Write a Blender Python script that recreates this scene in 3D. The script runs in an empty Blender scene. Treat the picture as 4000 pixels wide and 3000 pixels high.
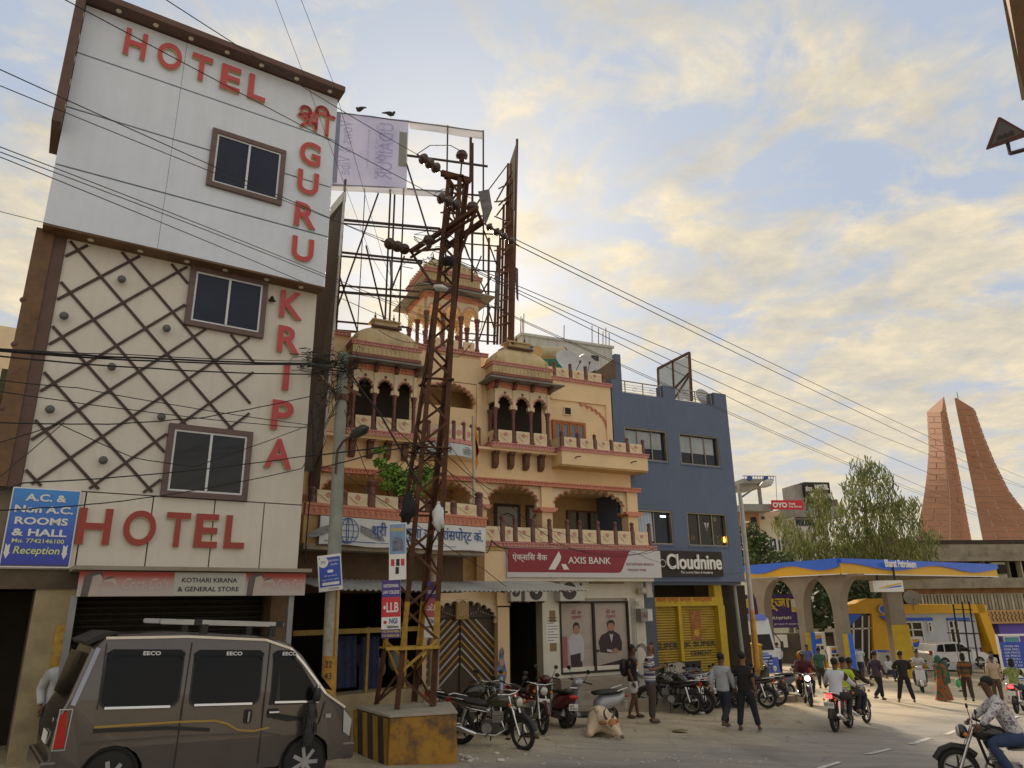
import bpy,bmesh,math,random
from mathutils import Vector,Matrix
PI=math.pi
rnd=random.Random(7)
sc=bpy.context.scene
COL=sc.collection

# ------------------------------------------------------------------ camera
F,PITCH,ROLL,CZ=2810.0,math.radians(16.913),math.radians(-0.737),3.0
CAMM=Matrix.Rotation(PI/2+PITCH,3,'X') @ Matrix.Rotation(ROLL,3,'Z')
cam_d=bpy.data.cameras.new('camera');cam=bpy.data.objects.new('camera',cam_d);COL.objects.link(cam)
cam_d.sensor_width=36;cam_d.lens=36*F/4000;cam_d.clip_start=.1;cam_d.clip_end=3000
cam.matrix_world=Matrix.Translation((0,0,CZ)) @ CAMM.to_4x4()
sc.camera=cam

# ------------------------------------------------------------------ world and sun
SUN_EL,SUN_AZ=math.radians(26),math.radians(-5)
w=bpy.data.worlds.new('World');sc.world=w;w.use_nodes=True
nt=w.node_tree;N=nt.nodes;L=nt.links
for n in list(N):N.remove(n)
def nd(tree,t,**k):
    n=tree.nodes.new(t)
    for a,b in k.items():
        if a=='inp':
            for i,v in b.items():n.inputs[i].default_value=v
        else:setattr(n,a,b)
    return n
def ramp(tree,stops,interp='LINEAR'):
    n=tree.nodes.new('ShaderNodeValToRGB');n.color_ramp.interpolation=interp
    e=n.color_ramp.elements
    while len(e) < len(stops):e.new(.5)
    for i,(p,c) in enumerate(stops):
        e[i].position=p;e[i].color=(c,c,c,1) if isinstance(c,(int,float)) else (*c,1)
    return n
out=nd(nt,'ShaderNodeOutputWorld');bg=nd(nt,'ShaderNodeBackground');bg.inputs[1].default_value=.13
L.new(bg.outputs[0],out.inputs[0])
sky=nd(nt,'ShaderNodeTexSky',sky_type='NISHITA',sun_disc=False,sun_elevation=SUN_EL,sun_rotation=SUN_AZ,air_density=1.0,dust_density=1.2,ozone_density=1.6)
tc=nd(nt,'ShaderNodeTexCoord');sep=nd(nt,'ShaderNodeSeparateXYZ');L.new(tc.outputs['Generated'],sep.inputs[0])
za=nd(nt,'ShaderNodeMath',operation='MAXIMUM',inp={1:.0});L.new(sep.outputs[2],za.inputs[0])
zb=nd(nt,'ShaderNodeMath',operation='ADD',inp={1:.12});L.new(za.outputs[0],zb.inputs[0])
dx=nd(nt,'ShaderNodeMath',operation='DIVIDE');L.new(sep.outputs[0],dx.inputs[0]);L.new(zb.outputs[0],dx.inputs[1])
dy=nd(nt,'ShaderNodeMath',operation='DIVIDE');L.new(sep.outputs[1],dy.inputs[0]);L.new(zb.outputs[0],dy.inputs[1])
cv=nd(nt,'ShaderNodeCombineXYZ',inp={2:3.7});L.new(dx.outputs[0],cv.inputs[0]);L.new(dy.outputs[0],cv.inputs[1])
n1=nd(nt,'ShaderNodeTexNoise',inp={'Scale':3.6,'Detail':10,'Roughness':.6,'Distortion':.35});L.new(cv.outputs[0],n1.inputs['Vector'])
n2=nd(nt,'ShaderNodeTexNoise',inp={'Scale':.5,'Detail':3,'Roughness':.5});L.new(cv.outputs[0],n2.inputs['Vector'])
sm=nd(nt,'ShaderNodeMath',operation='MULTIPLY_ADD',inp={1:.75});L.new(n2.outputs[0],sm.inputs[0]);L.new(n1.outputs[0],sm.inputs[2])
cm=ramp(nt,[(.76,0),(.83,.4),(.92,.92)]);L.new(sm.outputs[0],cm.inputs[0])
# cloud lumps:lit tops and greyer bellies
n3=nd(nt,'ShaderNodeTexNoise',inp={'Scale':5.0,'Detail':7,'Roughness':.65});L.new(cv.outputs[0],n3.inputs['Vector'])
cc=ramp(nt,[(.32,(1.95,1.85,1.65)),(.5,(2.6,2.3,1.75)),(.66,(3.3,2.8,1.95))]);L.new(n3.outputs[0],cc.inputs[0])
# glow of the veiled sun
sd=nd(nt,'ShaderNodeVectorMath',operation='DOT_PRODUCT');sd.inputs[1].default_value=(math.sin(SUN_AZ)*math.cos(SUN_EL),math.cos(SUN_AZ)*math.cos(SUN_EL),math.sin(SUN_EL))
L.new(tc.outputs['Generated'],sd.inputs[0])
gl=ramp(nt,[(.88,0),(.95,.15),(.985,.5),(1.0,1.0)]);L.new(sd.outputs['Value'],gl.inputs[0])
glc=nd(nt,'ShaderNodeMix',data_type='RGBA',blend_type='ADD');glc.inputs['Factor'].default_value=1
gm=nd(nt,'ShaderNodeMix',data_type='RGBA',blend_type='MULTIPLY');gm.inputs['Factor'].default_value=1
gm.inputs[7].default_value=(1.3,1.05,.6,1);L.new(gl.outputs[0],gm.inputs[6])
hz=ramp(nt,[(0,1),(.08,.6),(.2,.15),(.4,0)]);L.new(sep.outputs[2],hz.inputs[0])
base=nd(nt,'ShaderNodeMix',data_type='RGBA');L.new(cm.outputs[0],base.inputs['Factor'])
tint=nd(nt,'ShaderNodeMix',data_type='RGBA',blend_type='MULTIPLY');tint.inputs['Factor'].default_value=1;tint.inputs[7].default_value=(1.0,.93,.92,1)
L.new(sky.outputs[0],tint.inputs[6])
thin=nd(nt,'ShaderNodeMix',data_type='RGBA');thin.inputs['Factor'].default_value=.97;thin.inputs[7].default_value=(1.6,1.83,2.2,1);L.new(tint.outputs[2],thin.inputs[6])
L.new(thin.outputs[2],base.inputs[6]);L.new(cc.outputs[0],base.inputs[7])
hm=nd(nt,'ShaderNodeMix',data_type='RGBA');L.new(hz.outputs[0],hm.inputs['Factor']);L.new(base.outputs[2],hm.inputs[6]);hm.inputs[7].default_value=(2.75,2.35,1.7,1)
L.new(hm.outputs[2],glc.inputs[6]);L.new(gm.outputs[2],glc.inputs[7]);L.new(glc.outputs[2],bg.inputs[0])

sl=bpy.data.lights.new('sun','SUN');sl.energy=2.2;sl.angle=math.radians(12);sl.color=(1,.8,.58)
so=bpy.data.objects.new('sun',sl);COL.objects.link(so);so.location=(0,0,40)
so.rotation_euler=(PI/2 - SUN_EL,0,PI - SUN_AZ)
vs=sc.view_settings;vs.view_transform='Standard';vs.look='None';vs.exposure=1.18;vs.gamma=1;vs.use_curve_mapping=False
sc.cycles.max_bounces=6;sc.cycles.diffuse_bounces=4;sc.cycles.use_denoising=True

# ------------------------------------------------------------------ survey helpers (P=pixel of the 4000x3000 photograph)
def ray(px,py):return CAMM @ Vector(((px-2000)/F,-(py-1500)/F,-1))
GA,GX,GY=.72,-.045,-.025
def G(x,y):return GA+GX*x+GY*y
def ground_at(px,py):
    r=ray(px,py);t=(GA-CZ)/(r.z - GX*r.x - GY*r.y);return r.x*t,r.y*t
def at_depth(px,py,Y):
    r=ray(px,py);t=Y/r.y;return Vector((r.x*t,Y,r.z*t+CZ))

# ------------------------------------------------------------------ materials
MATS={}
def mat(name,col,rough=.7,metal=0,var=.12,vs_=3.0,bump=0,bs=30,grime=0,gcol=None,spec=.5,emit=0,alpha=1,coat=0,trans=0,streak=0):
    if name in MATS:return MATS[name]
    m=bpy.data.materials.new(name);m.use_nodes=True;t=m.node_tree;b=t.nodes['Principled BSDF']
    MATS[name]=m
    b.inputs['Roughness'].default_value=rough;b.inputs['Metallic'].default_value=metal
    b.inputs['Specular IOR Level'].default_value=spec
    b.inputs['Base Color'].default_value=(*col,1)
    if coat:b.inputs['Coat Weight'].default_value=coat;b.inputs['Coat Roughness'].default_value=.1
    if trans:b.inputs['Transmission Weight'].default_value=trans
    if alpha < 1:b.inputs['Alpha'].default_value=alpha
    if emit:b.inputs['Emission Color'].default_value=(*col,1);b.inputs['Emission Strength'].default_value=emit
    o=t.nodes.new('ShaderNodeTexCoord');src=o.outputs['Object']
    if var:
        n=nd(t,'ShaderNodeTexNoise',inp={'Scale':vs_,'Detail':6,'Roughness':.65});t.links.new(src,n.inputs['Vector'])
        r=ramp(t,[(.25,1-var*1.5),(.5,1.0),(.75,1+var)]);t.links.new(n.outputs[0],r.inputs[0])
        mx=nd(t,'ShaderNodeMix',data_type='RGBA',blend_type='MULTIPLY');mx.inputs['Factor'].default_value=1
        mx.inputs[6].default_value=(*col,1);t.links.new(r.outputs[0],mx.inputs[7]);last=mx.outputs[2]
        if grime or streak:
            n2=nd(t,'ShaderNodeTexNoise',inp={'Scale':1.3,'Detail':8,'Roughness':.7})
            if streak:
                mp=nd(t,'ShaderNodeMapping');mp.inputs['Scale'].default_value=(6,6,.5);t.links.new(src,mp.inputs[0]);t.links.new(mp.outputs[0],n2.inputs['Vector'])
            else:t.links.new(src,n2.inputs['Vector'])
            r2=ramp(t,[(.48,0),(.72,grime or streak)]);t.links.new(n2.outputs[0],r2.inputs[0])
            m2=nd(t,'ShaderNodeMix',data_type='RGBA');t.links.new(r2.outputs[0],m2.inputs['Factor']);t.links.new(last,m2.inputs[6])
            m2.inputs[7].default_value=(*(gcol or tuple(c*.35 for c in col)),1);last=m2.outputs[2]
        t.links.new(last,b.inputs['Base Color'])
        rr=nd(t,'ShaderNodeMapRange',inp={3:max(.03,rough-.1),4:min(1,rough+.12)});t.links.new(n.outputs[0],rr.inputs[0]);t.links.new(rr.outputs[0],b.inputs['Roughness'])
    if bump:
        n=nd(t,'ShaderNodeTexNoise',inp={'Scale':bs,'Detail':5});t.links.new(src,n.inputs['Vector'])
        bp=nd(t,'ShaderNodeBump',inp={'Strength':bump,'Distance':.02});t.links.new(n.outputs[0],bp.inputs['Height']);t.links.new(bp.outputs[0],b.inputs['Normal'])
    return m

# ------------------------------------------------------------------ mesh builder
class MB:
    def __init__(s):s.v=[];s.f=[];s.sm=set()
    def add(s,vs,fs,smooth=False):
        o=len(s.v);s.v.extend(tuple(v) for v in vs)
        for f in fs:
            if smooth:s.sm.add(len(s.f))
            s.f.append(tuple(o+i for i in f))
        return s
    def box(s,x0,x1,y0,y1,z0,z1):
        if x0 > x1:x0,x1=x1,x0
        if y0 > y1:y0,y1=y1,y0
        if z0 > z1:z0,z1=z1,z0
        return s.add([(x,y,z) for x in (x0,x1) for y in (y0,y1) for z in (z0,z1)],
                     [(0,1,3,2),(4,6,7,5),(0,4,5,1),(2,3,7,6),(0,2,6,4),(1,5,7,3)])
    def frame(s,x0,x1,z0,z1,y0,y1,t):
        s.box(x0,x1,y0,y1,z0,z0+t);s.box(x0,x1,y0,y1,z1-t,z1)
        s.box(x0,x0+t,y0,y1,z0+t,z1-t);return s.box(x1-t,x1,y0,y1,z0+t,z1-t)
    def bar(s,p,q,w,h=None,up=(0,0,1)):
        p,q=Vector(p),Vector(q);h=h or w;d=(q-p).normalized();u=Vector(up)
        if abs(d.dot(u)) > .98:u=Vector((1,0,0))
        a=d.cross(u).normalized();b=a.cross(d)
        vs=[]
        for c in (p,q):
            for i,j in ((-1,-1),(1,-1),(1,1),(-1,1)):vs.append(c+a*i*w/2+b*j*h/2)
        return s.add(vs,[(0,1,2,3),(7,6,5,4),(0,4,5,1),(1,5,6,2),(2,6,7,3),(3,7,4,0)])
    def tube(s,pts,r,n=8,caps=True,smooth=True):
        pts=[Vector(p) for p in pts];k=len(pts);rs=r if isinstance(r,(list,tuple)) else [r]*k
        vs=[];a=None
        for i,p in enumerate(pts):
            d=(pts[min(i+1,k-1)] - pts[max(i-1,0)]).normalized()
            if a is None:
                u=Vector((0,0,1)) if abs(d.z) < .9 else Vector((1,0,0));a=d.cross(u).normalized()
            else:a=(a - d*a.dot(d)).normalized()
            b=d.cross(a)
            for j in range(n):
                t=2*PI*j/n;vs.append(p+(a*math.cos(t)+b*math.sin(t))*rs[i])
        fs=[(i*n+j,i*n+(j+1)%n,(i+1)*n+(j+1)%n,(i+1)*n+j) for i in range(k-1) for j in range(n)]
        s.add(vs,fs,smooth)
        if caps:s.add(vs[:n],[tuple(range(n))[::-1]]);s.add(vs[-n:],[tuple(range(n))])
        return s
    def lathe(s,prof,c=(0,0,0),n=12,axis='z',smooth=True,sx=1,sy=1):
        vs=[]
        for r,h in prof:
            for j in range(n):
                t=2*PI*j/n;a,b=r*math.cos(t)*sx,r*math.sin(t)*sy
                p={'z':(a,b,h),'y':(a,h,b),'x':(h,a,b)}[axis]
                vs.append((c[0]+p[0],c[1]+p[1],c[2]+p[2]))
        k=len(prof)
        s.add(vs,[(i*n+j,i*n+(j+1)%n,(i+1)*n+(j+1)%n,(i+1)*n+j) for i in range(k-1) for j in range(n)],smooth)
        s.add(vs[:n],[tuple(range(n))[::-1]]);s.add(vs[-n:],[tuple(range(n))]);return s
    def ball(s,c,r,n=12,m=8,sx=1,sy=1,sz=1):
        vs=[(c[0],c[1],c[2]-r*sz)]
        for i in range(1,m):
            p=-PI/2+PI*i/m
            for j in range(n):
                t=2*PI*j/n;vs.append((c[0]+r*sx*math.cos(p)*math.cos(t),c[1]+r*sy*math.cos(p)*math.sin(t),c[2]+r*sz*math.sin(p)))
        vs.append((c[0],c[1],c[2]+r*sz));fs=[]
        for j in range(n):
            fs.append((0,1+(j+1)%n,1+j));fs.append((len(vs)-1,1+(m-2)*n+j,1+(m-2)*n+(j+1)%n))
            for i in range(m-2):fs.append((1+i*n+j,1+i*n+(j+1)%n,1+(i+1)*n+(j+1)%n,1+(i+1)*n+j))
        return s.add(vs,fs,True)
    def prism(s,poly,y0,y1,axis='y',smooth=False):
        "poly of (x,z) extruded along y (or (x,y) along z)"
        n=len(poly);P=(lambda a,b,c:(a,c,b)) if axis=='y' else ((lambda a,b,c:(a,b,c)) if axis=='z' else (lambda a,b,c:(c,a,b)))
        vs=[P(a,b,y0) for a,b in poly]+[P(a,b,y1) for a,b in poly]
        s.add(vs,[tuple(range(n)),tuple(range(2*n-1,n-1,-1))])
        return s.add(vs,[(i,n+i,n+(i+1)%n,(i+1)%n) for i in range(n)],smooth)
    def build(s,name,m=None,parent=None,bevel=0,weld=False,**tags):
        me=bpy.data.meshes.new(name);me.from_pydata(s.v,[],s.f)
        for i in s.sm:me.polygons[i].use_smooth=True
        bm=bmesh.new();bm.from_mesh(me)
        if weld:bmesh.ops.remove_doubles(bm,verts=bm.verts,dist=1e-4)
        bmesh.ops.recalc_face_normals(bm,faces=bm.faces);bm.to_mesh(me);bm.free()
        if m:me.materials.append(m)
        o=bpy.data.objects.new(name,me);COL.objects.link(o)
        if parent:o.parent=parent
        if bevel:
            b=o.modifiers.new('b','BEVEL');b.width=bevel;b.segments=2;b.limit_method='ANGLE'
        for k,v in tags.items():o[k]=v
        return o
def tag(o,label,cat,group=None,kind=None):
    if label:o['label']=label
    if cat:o['category']=cat
    if group:o['group']=group
    if kind:o['kind']=kind
    return o
def empty(name,loc,rz=0,label=None,cat=None,group=None,kind=None):
    o=bpy.data.objects.new(name,None);COL.objects.link(o);o.location=loc;o.rotation_euler=(0,0,rz);o.empty_display_size=.2
    return tag(o,label,cat,group,kind)
def ucopy(o,parent=None,loc=None,rz=None):
    c=o.copy();COL.objects.link(c);c.parent=parent
    if parent:c.matrix_parent_inverse=o.matrix_parent_inverse.copy()
    if loc:c.location=loc
    if rz is not None:c.rotation_euler=(0,0,rz)
    for ch in KIDS.get(o.name,()) if KIDS else o.children:ucopy(ch,c)
    return c
KIDS=None
FIT=[]
def text(s,m,parent,x,z,w=None,h=None,y=0,ext=.004,bold=0,name='lettering',rot=(PI/2,0,0),align='LEFT',shear=0,loc=None,sx=1):
    "text in a facade's x-z plane, fitted to width w and/or height h, its lower left corner at (x, z)"
    c=bpy.data.curves.new(name,'FONT');c.body=s;c.size=1;c.extrude=ext;c.offset=bold;c.align_x=align;c.shear=shear;c.resolution_u=3 if (h or 0) < .4 else 10
    c.materials.append(m);o=bpy.data.objects.new(name,c);COL.objects.link(o);o.parent=parent
    o.location=loc or (x,y,z);o.rotation_euler=rot;FIT.append((o,w,h,sx));return o
def fit_all():
    bpy.context.view_layer.update()
    for o,w_,h_,sx in FIT:
        bb=[Vector(b) for b in o.bound_box];x0=min(b.x for b in bb);x1=max(b.x for b in bb);y0=min(b.y for b in bb);y1=max(b.y for b in bb)
        kx=w_/max(.01,x1-x0) if w_ else None;ky=h_/max(.01,y1-y0) if h_ else None
        kx=kx or ky;ky=ky or kx;o.scale=(kx*sx,ky,1)
        off=Vector((x0*kx*sx if o.data.align_x=='LEFT' else (x0+x1)/2*kx,y0*ky,0))
        R3=o.rotation_euler.to_matrix();o.location=o.location - R3 @ off
    dg=bpy.context.evaluated_depsgraph_get()
    for o,*_ in FIT:
        me=bpy.data.meshes.new_from_object(o.evaluated_get(dg));n=bpy.data.objects.new('x',me);nm=o.name;COL.objects.link(n)
        n.parent=o.parent;n.location=o.location;n.rotation_euler=o.rotation_euler;n.scale=o.scale
        bpy.data.objects.remove(o);n.name=nm

class Fac:
    "a vertical facade plane: origin p0 (x, y), direction angle a from +Y towards +X; local x along it, y into the building"
    def __init__(s,p0,a):
        s.p0=Vector((p0[0],p0[1]));s.a=a;s.d=Vector((math.sin(a),math.cos(a)));s.n=Vector((math.cos(a),-math.sin(a)));s.rz=PI/2 - a
    def sz(s,px,py,o=0):
        r=ray(px,py);p0=s.p0+s.n*o;t=s.n.dot(p0)/(s.n.x*r.x+s.n.y*r.y);q=Vector((r.x,r.y))*t
        return (q-p0).dot(s.d),r.z*t+CZ
    def world(s,x,y=0):q=s.p0+s.d*x - s.n*y;return q.x,q.y
    def root(s,name,x=0,y=0,z=0,**k):q=s.world(x,y);return empty(name,(q[0],q[1],z),s.rz,**k)
HF=Fac((-4.1005,14.0),math.radians(56.18))
def pdir(px,py,D):r=ray(px,py);return (r.x/r.y*D,D)
OF=Fac(pdir(2250,2150,22.5),math.radians(62.86))
BF=Fac(pdir(2700,2150,26.0),math.radians(62.5))
TF=Fac((-4.16,14.8),math.radians(48.2))
#==================================================================ground,road,distant setting
def gh(x,y):
    "ground height: the hill street falls to the right and away, then levels out"
    r=math.hypot(x,y);k=1 if r < 75 else 75/r
    return G(x*k,y*k)
def ground_sheet(name,xs,ys,m,dz=0,f=gh):
    b=MB();nx,ny=len(xs),len(ys)
    b.add([(x,y,f(x,y)+dz) for y in ys for x in xs],[(j*nx+i,j*nx+i+1,(j+1)*nx+i+1,(j+1)*nx+i) for j in range(ny-1) for i in range(nx-1)],True)
    o=b.build(name,m);o['kind']='structure';return o
gm_=bpy.data.materials.new('street_surface');gm_.use_nodes=True;t=gm_.node_tree;b=t.nodes['Principled BSDF']
o_=nd(t,'ShaderNodeTexCoord');S=o_.outputs['Object']
def noise(t,src,scale,detail=6,rough=.6,dist=0):
    n=nd(t,'ShaderNodeTexNoise',inp={'Scale':scale,'Detail':detail,'Roughness':rough,'Distortion':dist});t.links.new(src,n.inputs['Vector']);return n.outputs[0]
sp=nd(t,'ShaderNodeSeparateXYZ');t.links.new(S,sp.inputs[0])
# signed distance from the kerb side of the carriageway,along the street direction
kx=nd(t,'ShaderNodeVectorMath',operation='DOT_PRODUCT');t.links.new(S,kx.inputs[0]);kx.inputs[1].default_value=(.62,-.785,0)
na=noise(t,S,.35,5,.6,.6);nb=noise(t,S,2.2,8,.7)
m1=nd(t,'ShaderNodeMath',operation='MULTIPLY_ADD',inp={1:7.0});t.links.new(na,m1.inputs[0]);t.links.new(kx.outputs['Value'],m1.inputs[2])
m2=nd(t,'ShaderNodeMath',operation='MULTIPLY_ADD',inp={1:3.2});t.links.new(nb,m2.inputs[0]);t.links.new(m1.outputs[0],m2.inputs[2])
rd=nd(t,'ShaderNodeMapRange',inp={1:-8.6,2:-4.6});t.links.new(m2.outputs[0],rd.inputs[0])
dirt=ramp(t,[(.25,(.38,.31,.21)),(.5,(.54,.45,.31)),(.72,(.64,.54,.39))]);t.links.new(nb,dirt.inputs[0])
nf=noise(t,S,160,3,.8);ng=noise(t,S,.9,5,.6)
asp=ramp(t,[(.3,(.17,.17,.16)),(.5,(.28,.275,.26)),(.75,(.43,.42,.39))]);t.links.new(nf,asp.inputs[0])
dust=nd(t,'ShaderNodeMix',data_type='RGBA');dr=ramp(t,[(.42,.05),(.7,.5)]);t.links.new(ng,dr.inputs[0]);t.links.new(dr.outputs[0],dust.inputs['Factor'])
t.links.new(asp.outputs[0],dust.inputs[6]);dust.inputs[7].default_value=(.33,.29,.23,1)
mx=nd(t,'ShaderNodeMix',data_type='RGBA');t.links.new(rd.outputs[0],mx.inputs['Factor']);t.links.new(dirt.outputs[0],mx.inputs[6]);t.links.new(dust.outputs[2],mx.inputs[7])
vc=nd(t,'ShaderNodeTexVoronoi',feature='DISTANCE_TO_EDGE',inp={'Scale':.33});wp=nd(t,'ShaderNodeMix',data_type='RGBA',blend_type='ADD');wp.inputs['Factor'].default_value=.5
nv=nd(t,'ShaderNodeTexNoise',inp={'Scale':1.4,'Detail':5});t.links.new(S,nv.inputs['Vector']);t.links.new(S,wp.inputs[6]);t.links.new(nv.outputs['Color'],wp.inputs[7]);t.links.new(wp.outputs[2],vc.inputs['Vector'])
cr=ramp(t,[(0,.72),(.006,.9),(.012,1)]);t.links.new(vc.outputs['Distance'],cr.inputs[0])
pt_=ramp(t,[(.36,.74),(.46,.98),(.62,1.0),(.75,1.12)]);t.links.new(noise(t,S,.28,4,.55,1.2),pt_.inputs[0])
sk=nd(t,'ShaderNodeMapping');sk.inputs['Rotation'].default_value=(0,0,-.9);sk.inputs['Scale'].default_value=(.12,2.2,1);t.links.new(S,sk.inputs[0]);tr=ramp(t,[(.4,.86),(.55,1.03)]);t.links.new(noise(t,sk.outputs[0],1.0,4,.5),tr.inputs[0])
last=mx.outputs[2]
for q_ in (cr,pt_,tr):
    mm=nd(t,'ShaderNodeMix',data_type='RGBA',blend_type='MULTIPLY');mm.inputs['Factor'].default_value=.9;t.links.new(last,mm.inputs[6]);t.links.new(q_.outputs[0],mm.inputs[7]);last=mm.outputs[2]
t.links.new(last,b.inputs['Base Color']);b.inputs['Roughness'].default_value=.82
hs=nd(t,'ShaderNodeMath',operation='MULTIPLY_ADD',inp={1:.5});t.links.new(nf,hs.inputs[0]);t.links.new(noise(t,S,9,6,.7),hs.inputs[2])
bp=nd(t,'ShaderNodeBump',inp={'Strength':.55,'Distance':.03});t.links.new(hs.outputs[0],bp.inputs['Height']);t.links.new(bp.outputs[0],b.inputs['Normal'])
def gh2(x,y):
    return gh(x,y)+.02*math.sin(x*1.3+y*.7)*math.sin(y*1.1-x*.4)*(1 if y > 3 else 0)
ax=[-14+i*.5 for i in range(121)];ay=[-6+i*.5 for i in range(145)]
ground_sheet('road',ax,ay,gm_,0,gh2)
soil=mat('soil',(.32,.27,.19),.9,var=.2,vs_=.6)
ground_sheet('ground',[-900,-400,-160,-80,-40,-14,5,25,46,80,160,400,900],[-300,-100,-30,-6,10,30,50,66,100,200,500,1200],soil,-.12)
white_line=mat('road_paint',(.55,.54,.5),.7,var=.35,vs_=12,grime=.8,gcol=(.2,.19,.17))
for q in ([(3187,2998),(3205,3004),(3292,2978),(3270,2974)],[(3366,2952),(3404,2953),(3490,2928),(3466,2926)],[(3543,2908),(3572,2910),(3644,2884),(3620,2881)],
          [(3682,2868),(3706,2870),(3770,2849),(3750,2846)],[(3918,2812),(3936,2814),(3988,2800),(3970,2798)]):
    pts=[ground_at(*p) for p in q]
    b=MB().add([(x,y,gh2(x,y)+.012) for x,y in pts],[(0,1,2,3)]);o=b.build('lane_dash',white_line,None);o['kind']='structure'

#==================================================================hotel
hotel=HF.root('hotel_building',x=-2.4,z=.6,label='tall narrow white and cream hotel with brown lattice strips and red letters',cat='hotel')
hx,hzz=2.4,-.6   # local offset:facade s -> s+hx,z -> z+hzz
HT=empty('hotel_offset',(0,0,0));bpy.data.objects.remove(HT)
class Loc:
    "adapter: builds in (s, y, z) facade coordinates under a root that is shifted"
    def __init__(s,root,dx,dz):s.r=root;s.dx=dx;s.dz=dz
    def put(s,o): 
        o.location=Vector(o.location)+Vector((s.dx,0,s.dz));return o
H_=Loc(hotel,hx,hzz)
def hb(mb,name,m,**k):return H_.put(mb.build(name,m,hotel,**k))
M_white=mat('white_cladding',(.70,.77,.90),.35,var=.05,vs_=1.2,streak=.14,gcol=(.42,.43,.46))
M_cream=mat('cream_cladding',(.70,.66,.60),.4,var=.06,vs_=1.0,streak=.2,gcol=(.42,.37,.3))
M_dark=mat('dark_groove',(.02,.015,.012),.6,var=0)
M_brown=mat('brown_cladding',(.115,.06,.045),.5,var=.25,vs_=4,bump=.1)
M_frame=mat('brown_frame',(.135,.085,.08),.45,var=.2,vs_=5)
M_soffit=mat('brown_soffit',(.16,.085,.04),.6,var=.3,vs_=6)
M_red=mat('red_letter_face',(.52,.055,.06),.35,var=.06,coat=.2)
M_red2=mat('dark_red_letter',(.33,.03,.02),.35,var=.06,coat=.2)
M_lside=mat('cream_letter_side',(.62,.5,.3),.5,var=.05)
M_alu=mat('window_aluminium',(.62,.64,.66),.35,.3,var=.05)
M_glass=mat('window_glass',(.02,.026,.05),.1,0,var=.2,vs_=2,spec=.3)
M_glass_dark=mat('window_glass_dark',(.012,.011,.01),.08,0,var=.2,vs_=2,spec=.5)
# body behind the cladding
hb(MB().box(-4.1,-.02,.9,12,-.2,3.3).box(-4.9,-.02,.12,12,3.3,13.9),'wall',mat('hotel_side',(.2,.16,.12),.8,var=.2))
# lower cladding:band with the big letters,cut by grooves
band=[(-4.63,-4.06),(-4.045,-3.16),(-3.145,-2.02),(-2.005,-.93),(-.915,0)]
for i,(a,c) in enumerate([(-4.63,-3.64),(-3.62,-2.62),(-2.60,-1.6),(-1.58,-.72),(-.70,0)]):
    hb(MB().box(a,c,0,.11,3.6,4.85),'cladding_panel',M_cream,bevel=.004)
hb(MB().box(-4.55,0,.015,.11,4.872,9.36),'cladding_panel',M_cream)
# side pilaster and the recessed reveal left of it
hb(MB().box(-4.74,-4.556,-.03,.1,4.86,9.36),'pilaster',M_brown)
hb(MB().box(-5.02,-4.742,-.06,.4,4.86,9.36),'side_fin',M_soffit)
for z in (8.0,7.2,6.1,5.7,5.15,4.95):hb(MB().ball((-5.0,-.02,z),.06,8,6),'pipe_end',M_brown)
# upper block,proud of the lower wall
UO=-.35
for z0,z1 in ((12.90,13.98),(11.71,12.87),(10.515,11.68),(9.34,10.485)):
    for a,c in ((-4.93,-3.146),(-3.14,.04)):hb(MB().box(a,c,UO,UO+.05,z0,z1),'cladding_panel',M_white,bevel=.003)
hb(MB().box(-4.92,.03,UO+.05,.3,9.36,13.95),'upper_block',M_dark)
hb(MB().box(-4.93,.04,UO+.001,.02,9.30,9.339),'soffit',M_soffit)
# projecting top canopy with a return down the left side
hb(MB().box(-5.09,.1,-.66,.5,14.0,14.14),'roof_canopy',M_brown,bevel=.01)
hb(MB().box(-5.09,-4.94,-.66,.5,11.15,13.998),'canopy_return',M_brown,bevel=.01)
M_lamp=mat('downlight_glass',(.75,.7,.55),.3,var=0)
for x in (-4.4,-3.75,-3.1,-2.4,-1.7,-.95,-.2):hb(MB().lathe([(.05,13.985),(.05,14.0)],(x,-.5,0),10),'downlight',M_lamp)
for z in (13.6,13.1,12.6,12.1,11.6):hb(MB().box(-4.94,-4.93,-.55,-.47,z-.05,z+.05),'downlight',M_lamp)
for x in (-4.2,-3.4,-2.6,-1.9,-1.1,-.4):hb(MB().lathe([(.05,9.285),(.05,9.30)],(x,-.17,0),10),'downlight',M_lamp)
# lattice strips
wins=[(-2.5,-1.04,8.08,9.33),(-2.52,-1.05,4.86,6.17)]
def clip_seg(p,q):
    "sample a strip and keep the runs inside the lattice field"
    n=220;runs=[];cur=None
    for i in range(n+1):
        t_=i/n;x=p[0]+(q[0]-p[0])*t_;z=p[1]+(q[1]-p[1])*t_
        ok=-4.55 < x < -1.13 and 4.9 < z < 9.28 and not any(a < x < c and d < z < e for a,c,d,e in wins)
        if ok and x > -1.7 and abs(z-7.2) > 1.02:ok=False
        if ok:cur=(cur[0],(x,z)) if cur else ((x,z),(x,z))
        elif cur:runs.append(cur);cur=None
    if cur:runs.append(cur)
    return [r for r in runs if math.dist(*r) > .2]
pitch=.828;sx0,sz0=-4.36,6.64
for fam in (1,-1):
    for k in range(-12,13):
        c0=sz0 - fam*sx0+k*pitch   # z=fam*x+c0
        for (a,c) in clip_seg((-6,fam*-6+c0),(0,c0)):
            hb(MB().bar((a[0],-.002 if fam > 0 else .003,a[1]),(c[0],-.002 if fam > 0 else .003,c[1]),.03,.045,up=(0,1,0) if 0 else (-(c[1]-a[1]),0,c[0]-a[0])),'lattice_strip',mat('lattice_brown',(.065,.035,.03),.55,var=.2))
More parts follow.
